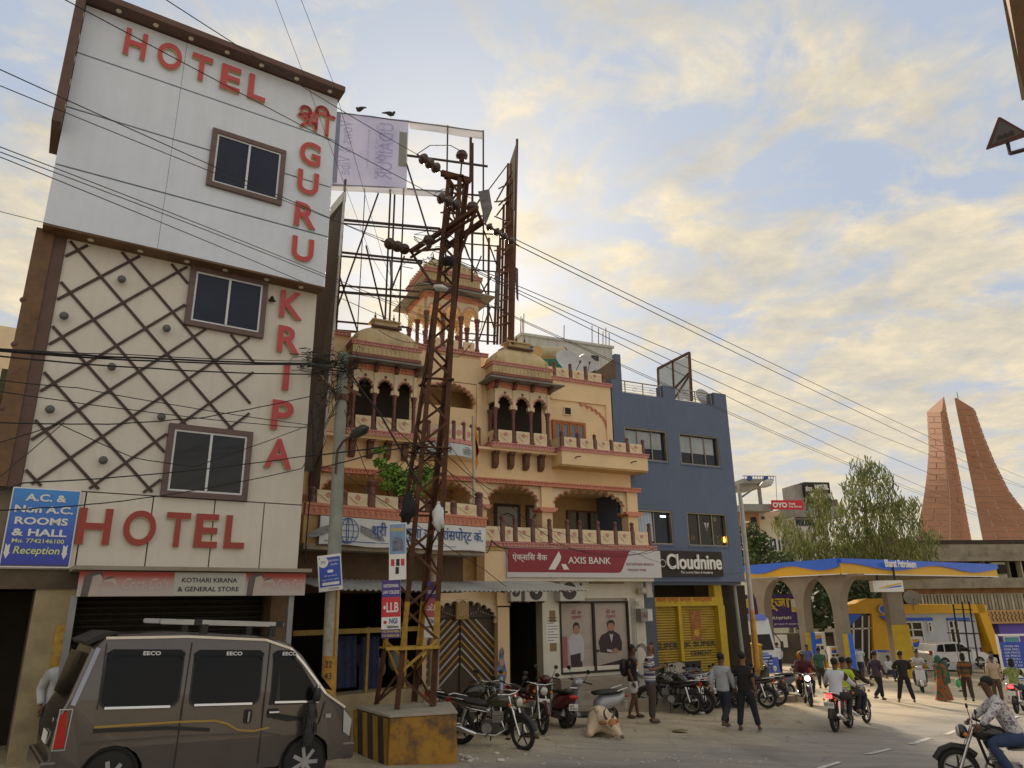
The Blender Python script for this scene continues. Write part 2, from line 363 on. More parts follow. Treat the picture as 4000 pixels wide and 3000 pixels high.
# ball lamps
M_ball=mat('grey_ball_lamp',(.12,.125,.12),.4,var=.2)
for x,z in ((-3.62,8.70),(-4.39,7.82),(-2.78,7.92),(-3.56,7.04),(-4.35,6.16),(-2.67,6.25),(-3.47,5.39)):
    l=hb(MB().ball((x,-.1,z),.072,14,10).lathe([(.03,-.06),(.03,0)],(x,0.01,z),8,'y'),'ball_lamp',M_ball)
# windows
def window(x0,x1,z0,z1,o,t=.1,fw=.035,slid=None,glass=M_glass,dep=.14,par=None,put=None,frame_m=M_frame,nm=1):
    par=par or hotel;put=put or H_.put
    f=put(MB().frame(x0,x1,z0,z1,o-.07,o+.06,t).build('window_frame',frame_m,par,bevel=.004))
    a,c,d,e=x0+t,x1-t,z0+t,z1-t;yb=o-.045
    MB().frame(a,c,d,e,yb,yb+.04,fw).build('window_sash',M_alu,f)
    xs=[a+(c-a)*(i+1)/(nm+1) for i in range(nm)]
    for x in xs:MB().box(x-fw*.6,x+fw*.6,yb-.01,yb+.045,d+fw,e-fw).build('mullion',M_alu,f)
    MB().box(a+.01,c-.01,yb+.02,yb+.028,d+.01,e-.01).build('pane',glass,f)
    return f
window(-2.47,-1.0,10.9,12.2,UO)
window(-2.49,-1.03,8.08,9.30,-.01)
window(-2.52,-1.05,4.86,6.17,-.01,glass=M_glass_dark)
hb(MB().box(-1.66,-1.4,-.032,-.03,5.05,5.75),'lit_interior',mat('warm_room',(.32,.12,.02),.6,emit=.25))
# letters
def letter(ch,x0,x1,z0,z1,o,m=M_red):
    g=H_.put(text(ch,M_lside,hotel,x0,z0,x1-x0,z1-z0,y=o-.03,ext=.028,bold=.03,name='sign_letter'))
    c=text(ch,m,hotel,x0,z0,x1-x0,z1-z0,y=o-.066,ext=.006,bold=.02,name='letter_face');H_.put(c);return g
for ch,a,c in (('H',-4.22,-3.84),('O',-3.64,-3.2),('T',-3.02,-2.63),('E',-2.45,-2.06),('L',-1.9,-1.54)):letter(ch,a,c,13.18,13.77,UO)
for ch,z0,z1 in (('G',12.04,12.6),('U',11.33,11.88),('R',10.55,11.1),('U',9.77,10.3)):letter(ch,-.72,-.27,z0,z1,UO)
for ch,z0,z1,a,c in (('K',8.62,9.2,-.76,-.3),('R',7.87,8.43,-.75,-.3),('I',7.09,7.66,-.58,-.46),('P',6.28,6.87,-.74,-.32),('A',5.52,6.1,-.8,-.28)):letter(ch,a,c,z0,z1,0)
for ch,a,c in (('H',-3.69,-3.2),('O',-3.02,-2.52),('T',-2.37,-1.98),('E',-1.89,-1.5),('L',-1.38,-1.03)):letter(ch,a,c,4.0,4.59,0,M_red2)
def stroke(mb,pts,w_,y0,y1):
    for a,c in zip(pts,pts[1:]):
        mb.bar((a[0],(y0+y1)/2,a[1]),(c[0],(y0+y1)/2,c[1]),abs(y1-y0),w_,up=(-(c[1]-a[1]),0,c[0]-a[0]))
        mb.lathe([(w_/2,min(y0,y1)),(w_/2,max(y0,y1))],(c[0],0,c[1]),8,'y',smooth=False)
    mb.lathe([(w_/2,min(y0,y1)),(w_/2,max(y0,y1))],(pts[0][0],0,pts[0][1]),8,'y',smooth=False)
    return mb
def arc(cx,cz,rx,rz,a0,a1,n=10):return [(cx+rx*math.cos(math.radians(a0+(a1-a0)*i/n)),cz+rz*math.sin(math.radians(a0+(a1-a0)*i/n))) for i in range(n+1)]
SHRI=[arc(-.66,13.36,.1,.09,200,-100)+[(-.72,13.22),(-.80,13.2),(-.66,13.14),(-.42,13.42)],[(-.42,13.42),(-.42,12.96)],[(-.42,13.1),(-.62,13.06),(-.72,12.96)],
        [(-.6,13.23),(-.42,13.02)],arc(-.3,13.44,.13,.15,180,0),[(-.17,13.44),(-.17,12.9)],[(-.44,13.42),(-.03,13.42)]]
b1,b2=MB(),MB()
for s_ in SHRI:stroke(b1,s_,.085,UO-.002,UO-.055);stroke(b2,s_,.07,UO-.056,UO-.066)
hb(b1,'sign_letter',M_lside);hb(b2,'letter_face',M_red)
# small bell hung near the top letter
hb(MB().lathe([(.005,9.02),(.03,9.0),(.045,8.94),(.075,8.91)],(-.93,-.06,0),10),'bell_lamp',M_dark)
# shop front below:lintel,dark shutter recess,posts,cream wall
hb(MB().box(-4.9,0,.02,.9,3.3,3.595),'lintel',mat('dim_plaster',(.12,.09,.06),.9,var=.3))
M_oldyel=mat('old_yellow_plaster',(.42,.34,.2),.85,var=.2,vs_=2,grime=.5)
hb(MB().box(-4.1,-3.55,.06,.5,.2,3.3),'shop_pier',M_oldyel)
hb(MB().box(-.42,-.0,.06,.5,.2,3.3),'shop_pier',mat('brown_plaster',(.2,.13,.08),.85,var=.3,vs_=2,grime=.5))
M_shut=mat('old_shutter',(.035,.027,.022),.6,.2,var=.25)
sh=hb(MB().box(-3.72,-.42,.62,.64,.2,3.3),'rolling_shutter',M_shut)
for i in range(30):o=MB().lathe([(.045,-3.7),(.045,-.44)],(0,.62,.3+i*.1),8,'x').build('shutter_slat',M_shut,sh)
tag(H_.put(MB().box(-3.75,-3.57,.02,.05,2.1,2.75).build('poster',mat('saffron_poster',(.5,.3,.05),.6,var=.4,vs_=9),hotel)),None,None)
# blue room sign,bottom left corner
def R_(x,z):return x+hx,z+hzz
board=HF.root('hotel_sign_board',x=-4.18,y=-.03,z=4.25,label='blue board reading A.C. & Non A.C. ROOMS & HALL at the hotel corner',cat='sign')
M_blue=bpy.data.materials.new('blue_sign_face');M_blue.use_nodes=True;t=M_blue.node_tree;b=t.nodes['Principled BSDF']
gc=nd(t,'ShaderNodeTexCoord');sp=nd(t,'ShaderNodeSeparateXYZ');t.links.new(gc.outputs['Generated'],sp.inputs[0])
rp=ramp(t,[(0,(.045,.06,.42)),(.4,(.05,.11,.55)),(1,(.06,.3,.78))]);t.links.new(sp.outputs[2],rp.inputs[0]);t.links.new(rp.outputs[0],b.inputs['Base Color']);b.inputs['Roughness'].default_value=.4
M_signw=mat('sign_white',(.8,.8,.78),.5,var=.03)
M_signy=mat('sign_pale_yellow',(.75,.78,.3),.5,var=.03)
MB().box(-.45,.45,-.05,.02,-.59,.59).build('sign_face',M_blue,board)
MB().frame(-.47,.47,-.63,.61,-.04,.025,.018).build('sign_edge',M_signw,board)
for s_,x,z,w_,h_,m,sh_ in (('A.C. &',-.28,.40,.56,.115,M_signw,0),('Non A.C.',-.4,.215,.8,.115,M_signw,0),('ROOMS',-.37,.03,.72,.115,M_signw,0),('& HALL',-.38,-.15,.74,.115,M_signw,0),
                             ('Mo. 7742146100',-.36,-.255,.7,.065,M_signy,0),('Reception',-.32,-.46,.62,.15,M_signy,.15)):
    text(s_,m,board,x,z,w_,h_,y=-.055,ext=.004,bold=.03 if m is M_signw else .012,shear=sh_)
for x in (-.4,.37):MB().prism([(x-.012,-.29),(x,-.31),(x+.012,-.29),(x+.03,-.27),(x+.03,-.4),(x+.045,-.4),(x,-.5),(x-.045,-.4),(x-.03,-.4),(x-.03,-.27)],-.056,-.052).build('arrow',M_signw,board)
#==================================================================orange palace-style building (local x=s,y=depth behind the sign plane,z=world)
pal=OF.root('palace_building',x=0,z=0,label='ornate orange and cream building with pink trim, domed balconies and multi-lobed arches',cat='building')
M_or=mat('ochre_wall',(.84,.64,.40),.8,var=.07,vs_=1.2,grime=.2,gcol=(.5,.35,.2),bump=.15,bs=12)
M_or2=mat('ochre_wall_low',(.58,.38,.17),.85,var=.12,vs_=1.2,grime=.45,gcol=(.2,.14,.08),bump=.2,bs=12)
M_cr=mat('cream_stone',(.78,.66,.46),.75,var=.08,vs_=3,grime=.15,bump=.1)
M_dome=mat('dome_stone',(.62,.49,.29),.8,var=.14,vs_=3,grime=.45,gcol=(.17,.13,.08),bump=.25,bs=20)
M_pink=mat('pink_trim',(.64,.31,.28),.7,var=.15,vs_=8,grime=.2,gcol=(.3,.1,.08))
M_salm=mat('salmon_trim',(.64,.27,.18),.7,var=.15,vs_=8,grime=.25,gcol=(.28,.1,.06))
M_maro=mat('maroon_paint',(.17,.065,.055),.55,var=.2,vs_=9)
M_slab=mat('grey_eave',(.25,.25,.24),.8,var=.15,grime=.4)
M_brk=mat('dark_bracket',(.14,.07,.045),.7,var=.25,vs_=8)
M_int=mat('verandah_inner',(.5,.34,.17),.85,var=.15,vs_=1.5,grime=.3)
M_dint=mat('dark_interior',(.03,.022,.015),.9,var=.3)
def pb(mb,name,m,par=None,**k):return mb.build(name,m,par or pal,**k)
def relief(x0,x1,y,z0,z1,m,step=.11,name='carved_band',ret=None,par=None):
    "a moulded band with a row of carved leaves standing proud of it"
    h=z1-z0;b=MB().box(x0,x1,y,y+.1,z0,z1).box(x0-.01,x1+.01,y-.03,y,z1-h*.22,z1)
    n=max(1,int((x1-x0)/step));st=(x1-x0)/n
    for i in range(n):
        a=x0+st*(i+.5);b.add([(a-st*.42,y,z0+h*.68),(a+st*.42,y,z0+h*.68),(a,y,z0+h*.06),(a,y-.035,z0+h*.5)],[(0,3,1),(1,3,2),(2,3,0)])
    if ret: # returns running back on the left (and right) side
        b.box(x0,x0+.09,y+.1,ret,z0,z1);b.box(x0-.03,x0,y,ret,z1-h*.22,z1)
        k=max(1,int((ret-y)/step))
        for i in range(k):
            c=y+(ret-y)/k*(i+.5);b.add([(x0,c-.05,z0+h*.68),(x0,c+.05,z0+h*.68),(x0,c,z0+h*.06),(x0-.035,c,z0+h*.5)],[(0,3,1),(1,3,2),(2,3,0)])
    return pb(b,name,m,par)
def lobes(xc,hw,z0,h,n,bulge=1.0,k=5):
    "multi-foil arch line from the right springing over to the left one"
    pts=[];A=[(xc+hw*math.cos(PI*i/n),z0+h*math.sin(PI*i/n)) for i in range(n+1)]
    for i in range(n):
        (x1,y1),(x2,y2)=A[i],A[i+1];mx,my=(x1+x2)/2,(y1+y2)/2;r=math.dist(A[i],A[i+1])/2*bulge
        a0=math.atan2(y1-my,x1-mx)
        for j in range(k):t_=a0+PI*j/k;pts.append((mx+r*math.cos(t_),my+r*math.sin(t_)))
    return pts+[A[-1]]
def arch(x0,x1,zs,z1,y0,y1,hw,h,n,m,rim=M_pink,zb=None,par=None,rimw=.035,bulge=1.0):
    xc=(x0+x1)/2;zb=zb if zb is not None else zs
    L_=lobes(xc,hw,zs,h,n,bulge)
    poly=[(x0,zb),(x0,z1),(x1,z1),(x1,zb)]+([(xc+hw,zb)] if zb < zs else [])+L_+([(xc-hw,zb)] if zb < zs else [])
    a=pb(MB().prism(poly,y0,y1),'arch',m,par)
    Lo=lobes(xc,hw+rimw,zs,h+rimw,n,bulge)
    b=MB()
    for i in range(len(L_)-1):
        q=[L_[i],L_[i+1],Lo[i+1],Lo[i]]
        b.add([(x,yy,z) for yy in (y0-.02,y0+.001) for x,z in q],[(0,1,2,3),(0,4,5,1),(3,2,6,7)])
    pb(b,'arch_rim',rim,a if par is None else None) if rim else None
    return a
COLP=[(.085,0),(.085,.05),(.065,.07),(.08,.12),(.08,.18),(.06,.22),(.052,.3),(.055,.38),(.058,.62),(.05,.7),(.075,.74),(.055,.78),(.075,.83),(.06,.87),(.09,.93),(.095,1)]
def column(x,y,z0,z1,r=1,par=None):
    h=z1-z0;return pb(MB().lathe([(a*r,z0+b*h) for a,b in COLP],(x,y,0),14).box(x-.1*r,x+.1*r,y-.1*r,y+.1*r,z0-.001,z0+.05),'column',M_maro,par)
def panel(x0,x1,y,z0,z1,par=None,side=False,dia=False):
    "carved parapet panel: slab, raised chevron and a little rosette"
    w_=x1-x0;h=z1-z0;xc=(x0+x1)/2
    p=pb(MB().box(x0,x1,y,y+.07,z0,z1).box(x0+.03,x1-.03,y-.012,y,z1-.1,z1-.075).box(x0,x1,y-.02,y,z0,z0+.04),'parapet_panel',M_cr,par)
    b=MB();c1,c2,c3=(x0+w_*.16,z0+h*.62),(xc,z0+h*.22),(x1-w_*.16,z0+h*.62)
    for a,c in ((c1,c2),(c2,c3))+(((c1,(xc,z0+h*.9)),((xc,z0+h*.9),c3)) if dia else ()):b.bar((a[0],y-.01,a[1]),(c[0],y-.01,c[1]),.03,.03,up=(-(c[1]-a[1]),0,c[0]-a[0]))
    b.build('chevron',M_cr,p);f=MB()
    for k in range(5):t_=2*PI*k/5+.3;f.lathe([(.028,y-.02),(.028,y)],(xc+.035*math.cos(t_),0,z0+h*.66+.035*math.sin(t_)),7,'y',smooth=False)
    f.build('rosette',M_pink,p);return p
def post(x,y,z0,z1,par=None,w_=.13,m=None):
    h=z1-z0;r=w_/2
    return pb(MB().lathe([(r,z0),(r,z1-.17),(r*.6,z1-.165),(r*1.15,z1-.14),(r*.6,z1-.125),(r*1.1,z1-.09),(r*1.1,z1-.05),(r*.6,z1-.015),(.01,z1)],(x,y,0),10),'parapet_post',m or M_maro,par)
# --- main masses
XL,XR,XU=-7.72,2.92,2.37
pb(MB().box(XL,XU,1.1,7,6.5,8.9).box(XL,-4.95,1.1,7,8.9,10.55).box(-2.68,XU,1.1,7,8.9,10.32).box(-4.95,-2.68,1.1,7,9.75,10.6).box(-4.95,-2.68,2.3,7,8.9,9.75).box(XL,-2.68,1.15,7,10.55,10.75),'upper_wall',M_or)
pb(MB().box(XL-.3,XR,.98,1.09,6.64,7.62),'wall',M_or)
pb(MB().box(XL-.3,XR+.02,.55,1.12,6.60,6.64),'ledge',M_or)
pb(MB().box(XL,XR,.62,7,7.55,7.62),'floor_slab',M_or)
# --- first floor verandah
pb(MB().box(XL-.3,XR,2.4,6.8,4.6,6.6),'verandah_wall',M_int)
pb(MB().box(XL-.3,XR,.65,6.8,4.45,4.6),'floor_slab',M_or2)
pb(MB().box(XR-.12,XR,.98,6.8,4.6,6.6),'side_wall',M_or);pb(MB().box(-3.1,-2.99,.9,2.4,4.6,6.6),'side_wall',M_or)
relief(XL-.3,XR+.05,.5,6.5,6.64,M_salm)
cols=[(-8.1,-7.75),(-5.35,-5.0),(-3.1,-2.72),(-.82,-.44),(2.46,2.86)]
for a,c in cols:
    pb(MB().box(a,c,.6,.98,4.6,5.72).box(a-.01,c+.01,.59,.99,5.84,6.5),'pier',M_or)
    pb(MB().prism([(a-.13,5.84),(c+.13,5.84),(c+.13,5.78),(c+.03,5.70),(a-.03,5.70),(a-.13,5.78)],.5,1.05),'pier_capital',M_salm)
for (a0,a1),(b0,b1) in zip(cols,cols[1:]):
    wv=b0-a1;arch(a1,b0,6.0,6.5,.68,.82,wv/2-.14,.38,13 if wv > 2.4 else 11,M_cr,M_salm,zb=5.78,bulge=1.0)
# doors,curtained window,small fittings behind the verandah
M_door=mat('pale_grey_door',(.38,.4,.4),.5,var=.08);M_dfr=mat('dark_door_frame',(.05,.03,.025),.5,var=.1)
def sy(px,py,y):return OF.sz(px,py,-y)
for a,c in ((1940,2020),(2066,2112)):
    x0,x1=sy(a,2050,2.4)[0],sy(c,2050,2.4)[0]
    d=pb(MB().frame(x0-.1,x1+.1,4.55,6.15,2.33,2.41,.1),'door_frame',M_dfr);pb(MB().box(x0,x1,2.35,2.395,4.6,6.05),'door',M_door)
    MB().bar((x0+.15,2.34,4.9),(x0+.15,2.34,5.75),.03).bar((x1-.15,2.34,4.9),(x1-.15,2.34,5.75),.03).bar((x0+.15,2.34,5.75),((x0+x1)/2,2.34,5.85),.03).bar(((x0+x1)/2,2.34,5.85),(x1-.15,2.34,5.75),.03).build('door_moulding',M_dfr,d)
x0,x1=sy(2212,2050,2.4)[0],sy(2348,2050,2.4)[0]
wf=pb(MB().frame(x0,x1,4.7,6.05,2.3,2.41,.06),'window_frame',mat('brown_wood',(.16,.07,.03),.6,var=.2));pb(MB().box(x0,x1,2.37,2.39,4.7,6.05),'window_opening',M_dint)
M_curt=mat('lace_curtain',(.2,.2,.19),.9,var=.5,vs_=25)
b=MB();k=40
for i in range(k): 
    if i in (9,10,11,24,25,26,27):continue
    a=x0+.08+(x1-x0-.16)*i/k;b.add([(a,2.34+.02*math.sin(i*1.9),4.75),(a+(x1-x0-.16)/k,2.34+.02*math.sin((i+1)*1.9),4.75),(a+(x1-x0-.16)/k,2.34+.02*math.sin((i+1)*1.9),6.0),(a,2.34+.02*math.sin(i*1.9),6.0)],[(0,1,2,3)],True)
b.build('curtain',M_curt,wf)
# --- balcony parapet over the bank sign
pb(MB().box(-3.05,3.0,.03,.66,4.45,4.6),'balcony_slab',M_or2)
relief(-3.05,3.06,-.03,4.57,4.70,M_pink,step=.12)
ps=[-2.65,-2.48,-2.06,-1.47,-.88,-.25,.20,.87,1.52,2.18,2.86]
for x in ps[1:]:post(x,.06,4.7,5.44 if x !=ps[1] else 5.5)
post(ps[0]-.03,.62,4.7,5.42)
prev=-3.05
for x in ps[1:]:
    if x-prev > .3 or prev==-3.05:panel(prev+(.08 if prev !=-3.05 else 0),x-.08,.03,4.72,5.14)
    prev=x
# --- jharokha balconies
def jharokha(x0,x1,yf,zf,label=None,stain=0):
    w_=x1-x0;yb=1.1
    j=pb(MB().box(x0-.02,x1+.02,yf,yb+.1,zf-.16,zf),'balcony',M_cr)
    J=lambda mb,n,m:mb.build(n,m,j)
    relief(x0-.05,x1+.05,yf-.04,zf-.14,zf,M_pink,ret=yb,par=j)
    n=3;xs=[x0+.12+(w_-.24)*i/n for i in range(n+1)]
    for i in range(4): # brackets
        bx=x0+.22+(w_-.5)*i/3
        J(MB().prism([(yb,zf-.16),(yf+.1,zf-.16),(yf+.12,zf-.3),(yf+.2,zf-.34),(yf+.22,zf-.62),(yf+.3,zf-.72),(yb,zf-.78)],bx-.08,bx+.08,axis='x'),'bracket',M_brk)
    for i in range(n):panel(xs[i]+.08,xs[i+1]-.08,yf+.03,zf+.02,zf+.42,par=j,dia=True)
    J(MB().box(x0+.06,x0+.1,yf+.12,yb,zf+.02,zf+.42),'side_panel',M_cr);J(MB().box(x1-.1,x1-.06,yf+.12,yb,zf+.02,zf+.42),'side_panel',M_cr)
    for x in xs:column(x,yf+.1,zf+.03,zf+1.13,par=j)
    column(x0+.12,yb-.08,zf+.03,zf+1.13,par=j)
    zt=zf+1.82
    for i in range(n):
        a,c=xs[i]-.0,xs[i+1]+.0
        arch(a,c,zf+1.25,zt-.02,yf+.03,yf+.16,(c-a)/2-.12,.27,7,M_cr,M_pink,zb=zf+1.12,par=j,rimw=.03,bulge=1.1)
        xc=(a+c)/2;J(MB().lathe([(.045,yf+.015),(.045,yf+.03)],(xc,0,zf+1.64),8,'y',smooth=False),'finial_rosette',M_maro)
        J(MB().box(a-.045,a+.045,yf+.0,yf+.03,zf+1.13,zt-.02),'pilaster',M_cr)
    J(MB().box(xs[-1]-.045,xs[-1]+.045,yf,yf+.03,zf+1.13,zt-.02),'pilaster',M_cr)
    for xx in (x0+.05,x1-.13):J(MB().box(xx,xx+.08,yf+.16,yb,zf+1.35,zt),'side_wall',M_cr)
    relief(x0+.02,x1-.02,yf-.02,zt-.02,zt+.13,M_salm,ret=yb,par=j)
    J(MB().box(x0+.06,x1-.06,yf+.03,yb,zt+.13,zt+.32),'frieze',M_or)
    # sloping eave with brackets
    e=MB();za,zb_=zt+.20,zt+.36
    e.add([(x0-.28,yf-.42,za),(x1+.28,yf-.42,za),(x1+.28,yb,za),(x0-.28,yb,za),(x0,yf,zb_),(x1,yf,zb_),(x1,yb,zb_),(x0,yb,zb_),(x0-.28,yf-.42,za-.04),(x1+.28,yf-.42,za-.04),(x1+.28,yb,za-.04),(x0-.28,yb,za-.04)],
          [(0,1,5,4),(1,2,6,5),(3,0,4,7),(8,9,1,0),(9,10,2,1),(11,8,0,3),(8,11,10,9)])
    J(e,'eave',M_slab)
    for i in range(4):
        bx=x0+.1+(w_-.2)*i/3;J(MB().prism([(yf+.02,za-.04),(yf-.3,za-.04),(yf-.24,za-.1),(yf-.12,za-.14),(yf-.1,za-.24),(yf+.02,za-.28)],bx-.05,bx+.05,axis='x'),'eave_bracket',M_brk)
    zc=zt+.36
    J(MB().box(x0-.03,x1+.03,yf-.06,yb+.2,zc,zc+.1),'maroon_band',mat('dusty_maroon',(.26,.1,.075),.7,var=.2,grime=.3))
    fr=J(MB().box(x0,x1,yf-.02,yb+.2,zc+.1,zc+.36),'frieze',M_dome)
    c=MB();n_=int(w_/.13)
    for i in range(n_):
        cx_=x0+.08+(w_-.16)*i/(n_-1);c.lathe([(.03,yf-.035),(.03,yf-.02)],(cx_,0,zc+.28),6,'y',smooth=False).box(cx_-.012,cx_+.012,yf-.035,yf-.02,zc+.14,zc+.27)
    c.build('carving',M_dome,fr)
    relief(x0-.05,x1+.05,yf-.07,zc+.36,zc+.46,M_pink,ret=yb+.3,par=j)
    # curved dome on a rectangular plan
    d=MB();K=10;zd=zc+.46;hd=.62;cx,cy=(x0+x1)/2,(yf+yb+.25)/2;hx_,hy_=w_/2,(yb+.25-yf)/2+.02;ring=[]
    for i in range(K+1):
        t_=i/K;s_=(1-(t_**2.2))*.62+.38 - .0*t_;z_=zd+hd*(t_**.85);q=[]
        for k_ in range(24):
            a=2*PI*k_/24+PI/24;ca,sa=math.cos(a),math.sin(a);e_=.35
            q.append((cx+hx_*s_*math.copysign(abs(ca)**e_,ca),cy+hy_*s_*math.copysign(abs(sa)**e_,sa),z_))
        ring+=q
    d.add(ring,[(i*24+k_,i*24+(k_+1)%24,(i+1)*24+(k_+1)%24,(i+1)*24+k_) for i in range(K) for k_ in range(24)]+[tuple(range(K*24,K*24+24))],True)
    dm=J(d,'dome',M_dome);c=MB();n_=8
    for i in range(n_):
        cx_=x0+.14+(w_-.28)*i/(n_-1)
        for r_,z_ in ((.085,.07),(.07,.15),(.05,.22),(.03,.28)):c.ball((cx_,yf+.01+.05*z_,zd+z_),r_,8,4,1,.5,.45)
    c.build('carving',M_dome,dm)
    zk=zd+hd;k0,k1=cx-w_*.2,cx+w_*.2
    J(MB().box(k0,k1,cy-.25,cy+.25,zk-.02,zk+.04).box(k0+.06,k1-.06,cy-.2,cy+.2,zk+.04,zk+.2).box(k0-.03,k1+.03,cy-.27,cy+.27,zk+.2,zk+.24),'dome_crown',M_dome)
    rb=MB()
    for i in range(12):rb.ball((k0-.02+(k1-k0+.04)*i/11,cy-.27,zk+.0),.05,8,5)
    J(rb,'beading',M_brk)
    for i in range(3):J(MB().lathe([(.05,zk+.24),(.02,zk+.28),(.06,zk+.33),(.02,zk+.38),(.045,zk+.42),(.015,zk+.46),(.01,zk+.56)],(k0+.12+(k1-k0-.24)*i/2,cy,0),8),'finial',M_brk)
    return j
jharokha(-7.05,-4.98,.55,7.78);jharokha(-2.52,-.38,.55,7.78)
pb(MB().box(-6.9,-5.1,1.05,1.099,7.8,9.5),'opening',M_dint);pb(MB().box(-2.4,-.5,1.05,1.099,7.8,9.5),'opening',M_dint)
# white cat-sized bundle on the left ledge
# --- bands along the upper wall
relief(XL,-7.1,1.0,7.62,7.74,M_pink);relief(-4.93,-2.6,1.0,7.62,7.74,M_pink)
relief(XL,-7.0,1.03,10.72,10.84,M_pink);relief(-5.0,-2.45,1.03,10.70,10.82,M_pink)
relief(-.3,XU+.03,1.03,10.28,10.40,M_pink)
# central arched opening with rounded balcony and its curved name band
arch(-4.95,-2.68,9.05,9.72,1.1,1.28,.88,.55,15,M_or,M_pink,zb=8.9)
pb(MB().box(-2.86,-2.70,1.02,1.1,7.6,9.75),'pilaster',M_or)
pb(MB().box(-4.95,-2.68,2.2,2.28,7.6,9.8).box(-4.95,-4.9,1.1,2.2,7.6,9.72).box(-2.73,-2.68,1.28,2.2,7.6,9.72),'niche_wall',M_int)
cur=[(-4.95+2.1*i/12,.92-.5*math.sin(PI*i/12)) for i in range(13)]
rb=MB();sb=MB();tb=MB()
for (xa,ya),(xb,yb2) in zip(cur,cur[1:]):
    rb.bar((xa,ya,7.67),(xb,yb2,7.67),.1,.14);sb.add([(xa,ya,7.22),(xb,yb2,7.22),(xb,yb2,7.6),(xa,ya,7.6)],[(0,1,2,3)])
pb(rb,'carved_band',M_pink);pb(MB().prism(cur+[(-2.85,1.1),(-4.95,1.1)],7.2,7.62,axis='z'),'balcony',M_cr)
for i in range(0,12,2):
    (xa,ya),(xb,yb2)=cur[i],cur[i+2]
    pb(MB().bar((xa,ya,7.95),(xb,yb2,7.95),.06,.42),'parapet_panel',M_cr)
    f=MB().lathe([(.09,0),(.09,.02)],(0,0,0),9,'y',smooth=False).build('rosette',M_pink,pal);f.location=((xa+xb)/2+.0,(ya+yb2)/2-.06,7.93)
    post(xb,yb2,7.7,8.3)
text('ना पेलेस',mat('grey_lettering',(.28,.3,.34),.6,var=0),pal,-4.3,7.27,1.3,.24,y=.35,ext=.003,bold=.02,rot=(PI/2,0,.12))
M_pale=mat('pale_blue_band',(.62,.68,.74),.6,var=.04)
bb=MB()
for (xa,ya),(xb,yb2) in zip(cur,cur[1:]):bb.bar((xa,ya-.03,7.4),(xb,yb2-.03,7.4),.02,.36)
pb(bb,'name_band',M_pale)
# small square vent,blind arch moulding,shuttered window right of the jharokha
pb(MB().box(.42,.66,1.06,1.12,9.1,9.33),'vent',M_dint);pb(MB().frame(.39,.69,9.07,9.36,1.05,1.1,.03),'vent_frame',M_cr)
pb(MB().bar((-.1,1.07,9.6),(2.15,1.07,9.62),.05).bar((2.13,1.07,9.6),(2.13,1.07,7.9),.05),'moulding',M_or)
Lo=lobes(.75,1.32,8.8,.68,17)
b=MB()
for (xa,za),(xb,zb2) in zip(Lo,Lo[1:]):
    if xa > 1.05 or xa < -.3:b.bar((xa,1.08,za),(xb,1.08,zb2),.05,.05)
pb(b,'arch_moulding',M_salm)
M_wood=mat('orange_wood',(.42,.15,.05),.6,var=.2,vs_=9)
wf=pb(MB().frame(-.1,1.2,7.7,8.85,1.0,1.11,.07),'window_frame',M_wood);pb(MB().box(-.05,1.15,1.07,1.095,7.7,8.8),'window_opening',M_dint)
for i in range(4):
    a=-.03+.3*i;MB().frame(a,a+.28,7.74,8.79,1.02,1.06,.06).build('casement',M_wood,wf);MB().box(a+.06,a+.22,1.04,1.05,7.8,8.73).build('pane',mat('blue_grey_pane',(.16,.2,.26),.15,var=.1),wf)
# --- right balcony
pb(MB().box(-.2,3.2,.32,1.1,7.22,7.66),'balcony',M_or)
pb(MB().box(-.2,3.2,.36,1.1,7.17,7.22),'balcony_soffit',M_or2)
relief(-.23,3.23,.27,7.66,7.78,M_pink,ret=1.1)
bx=[-.16,.46,1.11,1.76,2.42,3.08]
for x in bx:post(x,.38,7.78,8.32 if x !=1.76 else 8.2,w_=.12)
for a,c in zip(bx,bx[1:]):panel(a+.08,c-.08,.34,7.8,8.12)
pb(MB().box(-.2,-.15,.45,1.1,7.8,8.12),'side_panel',M_cr)
for x,z in ((.3,7.45),(2.5,7.45)):pb(MB().tube([(x,.32,z),(x,.2,z+.02),(x+.12,.16,z+.03)],.02,6),'pipe_stub',M_brk)
# --- roof parapet on the right with panels and posts
for i,x in enumerate((.1,.75,1.38,2.1)):post(x,1.15,10.4,10.98 if i < 3 else 10.75,w_=.12)
for a,c in ((-.4,.02),(.18,.67),(.83,1.3),(1.46,2.03)):panel(a,c,1.12,10.42,10.75)
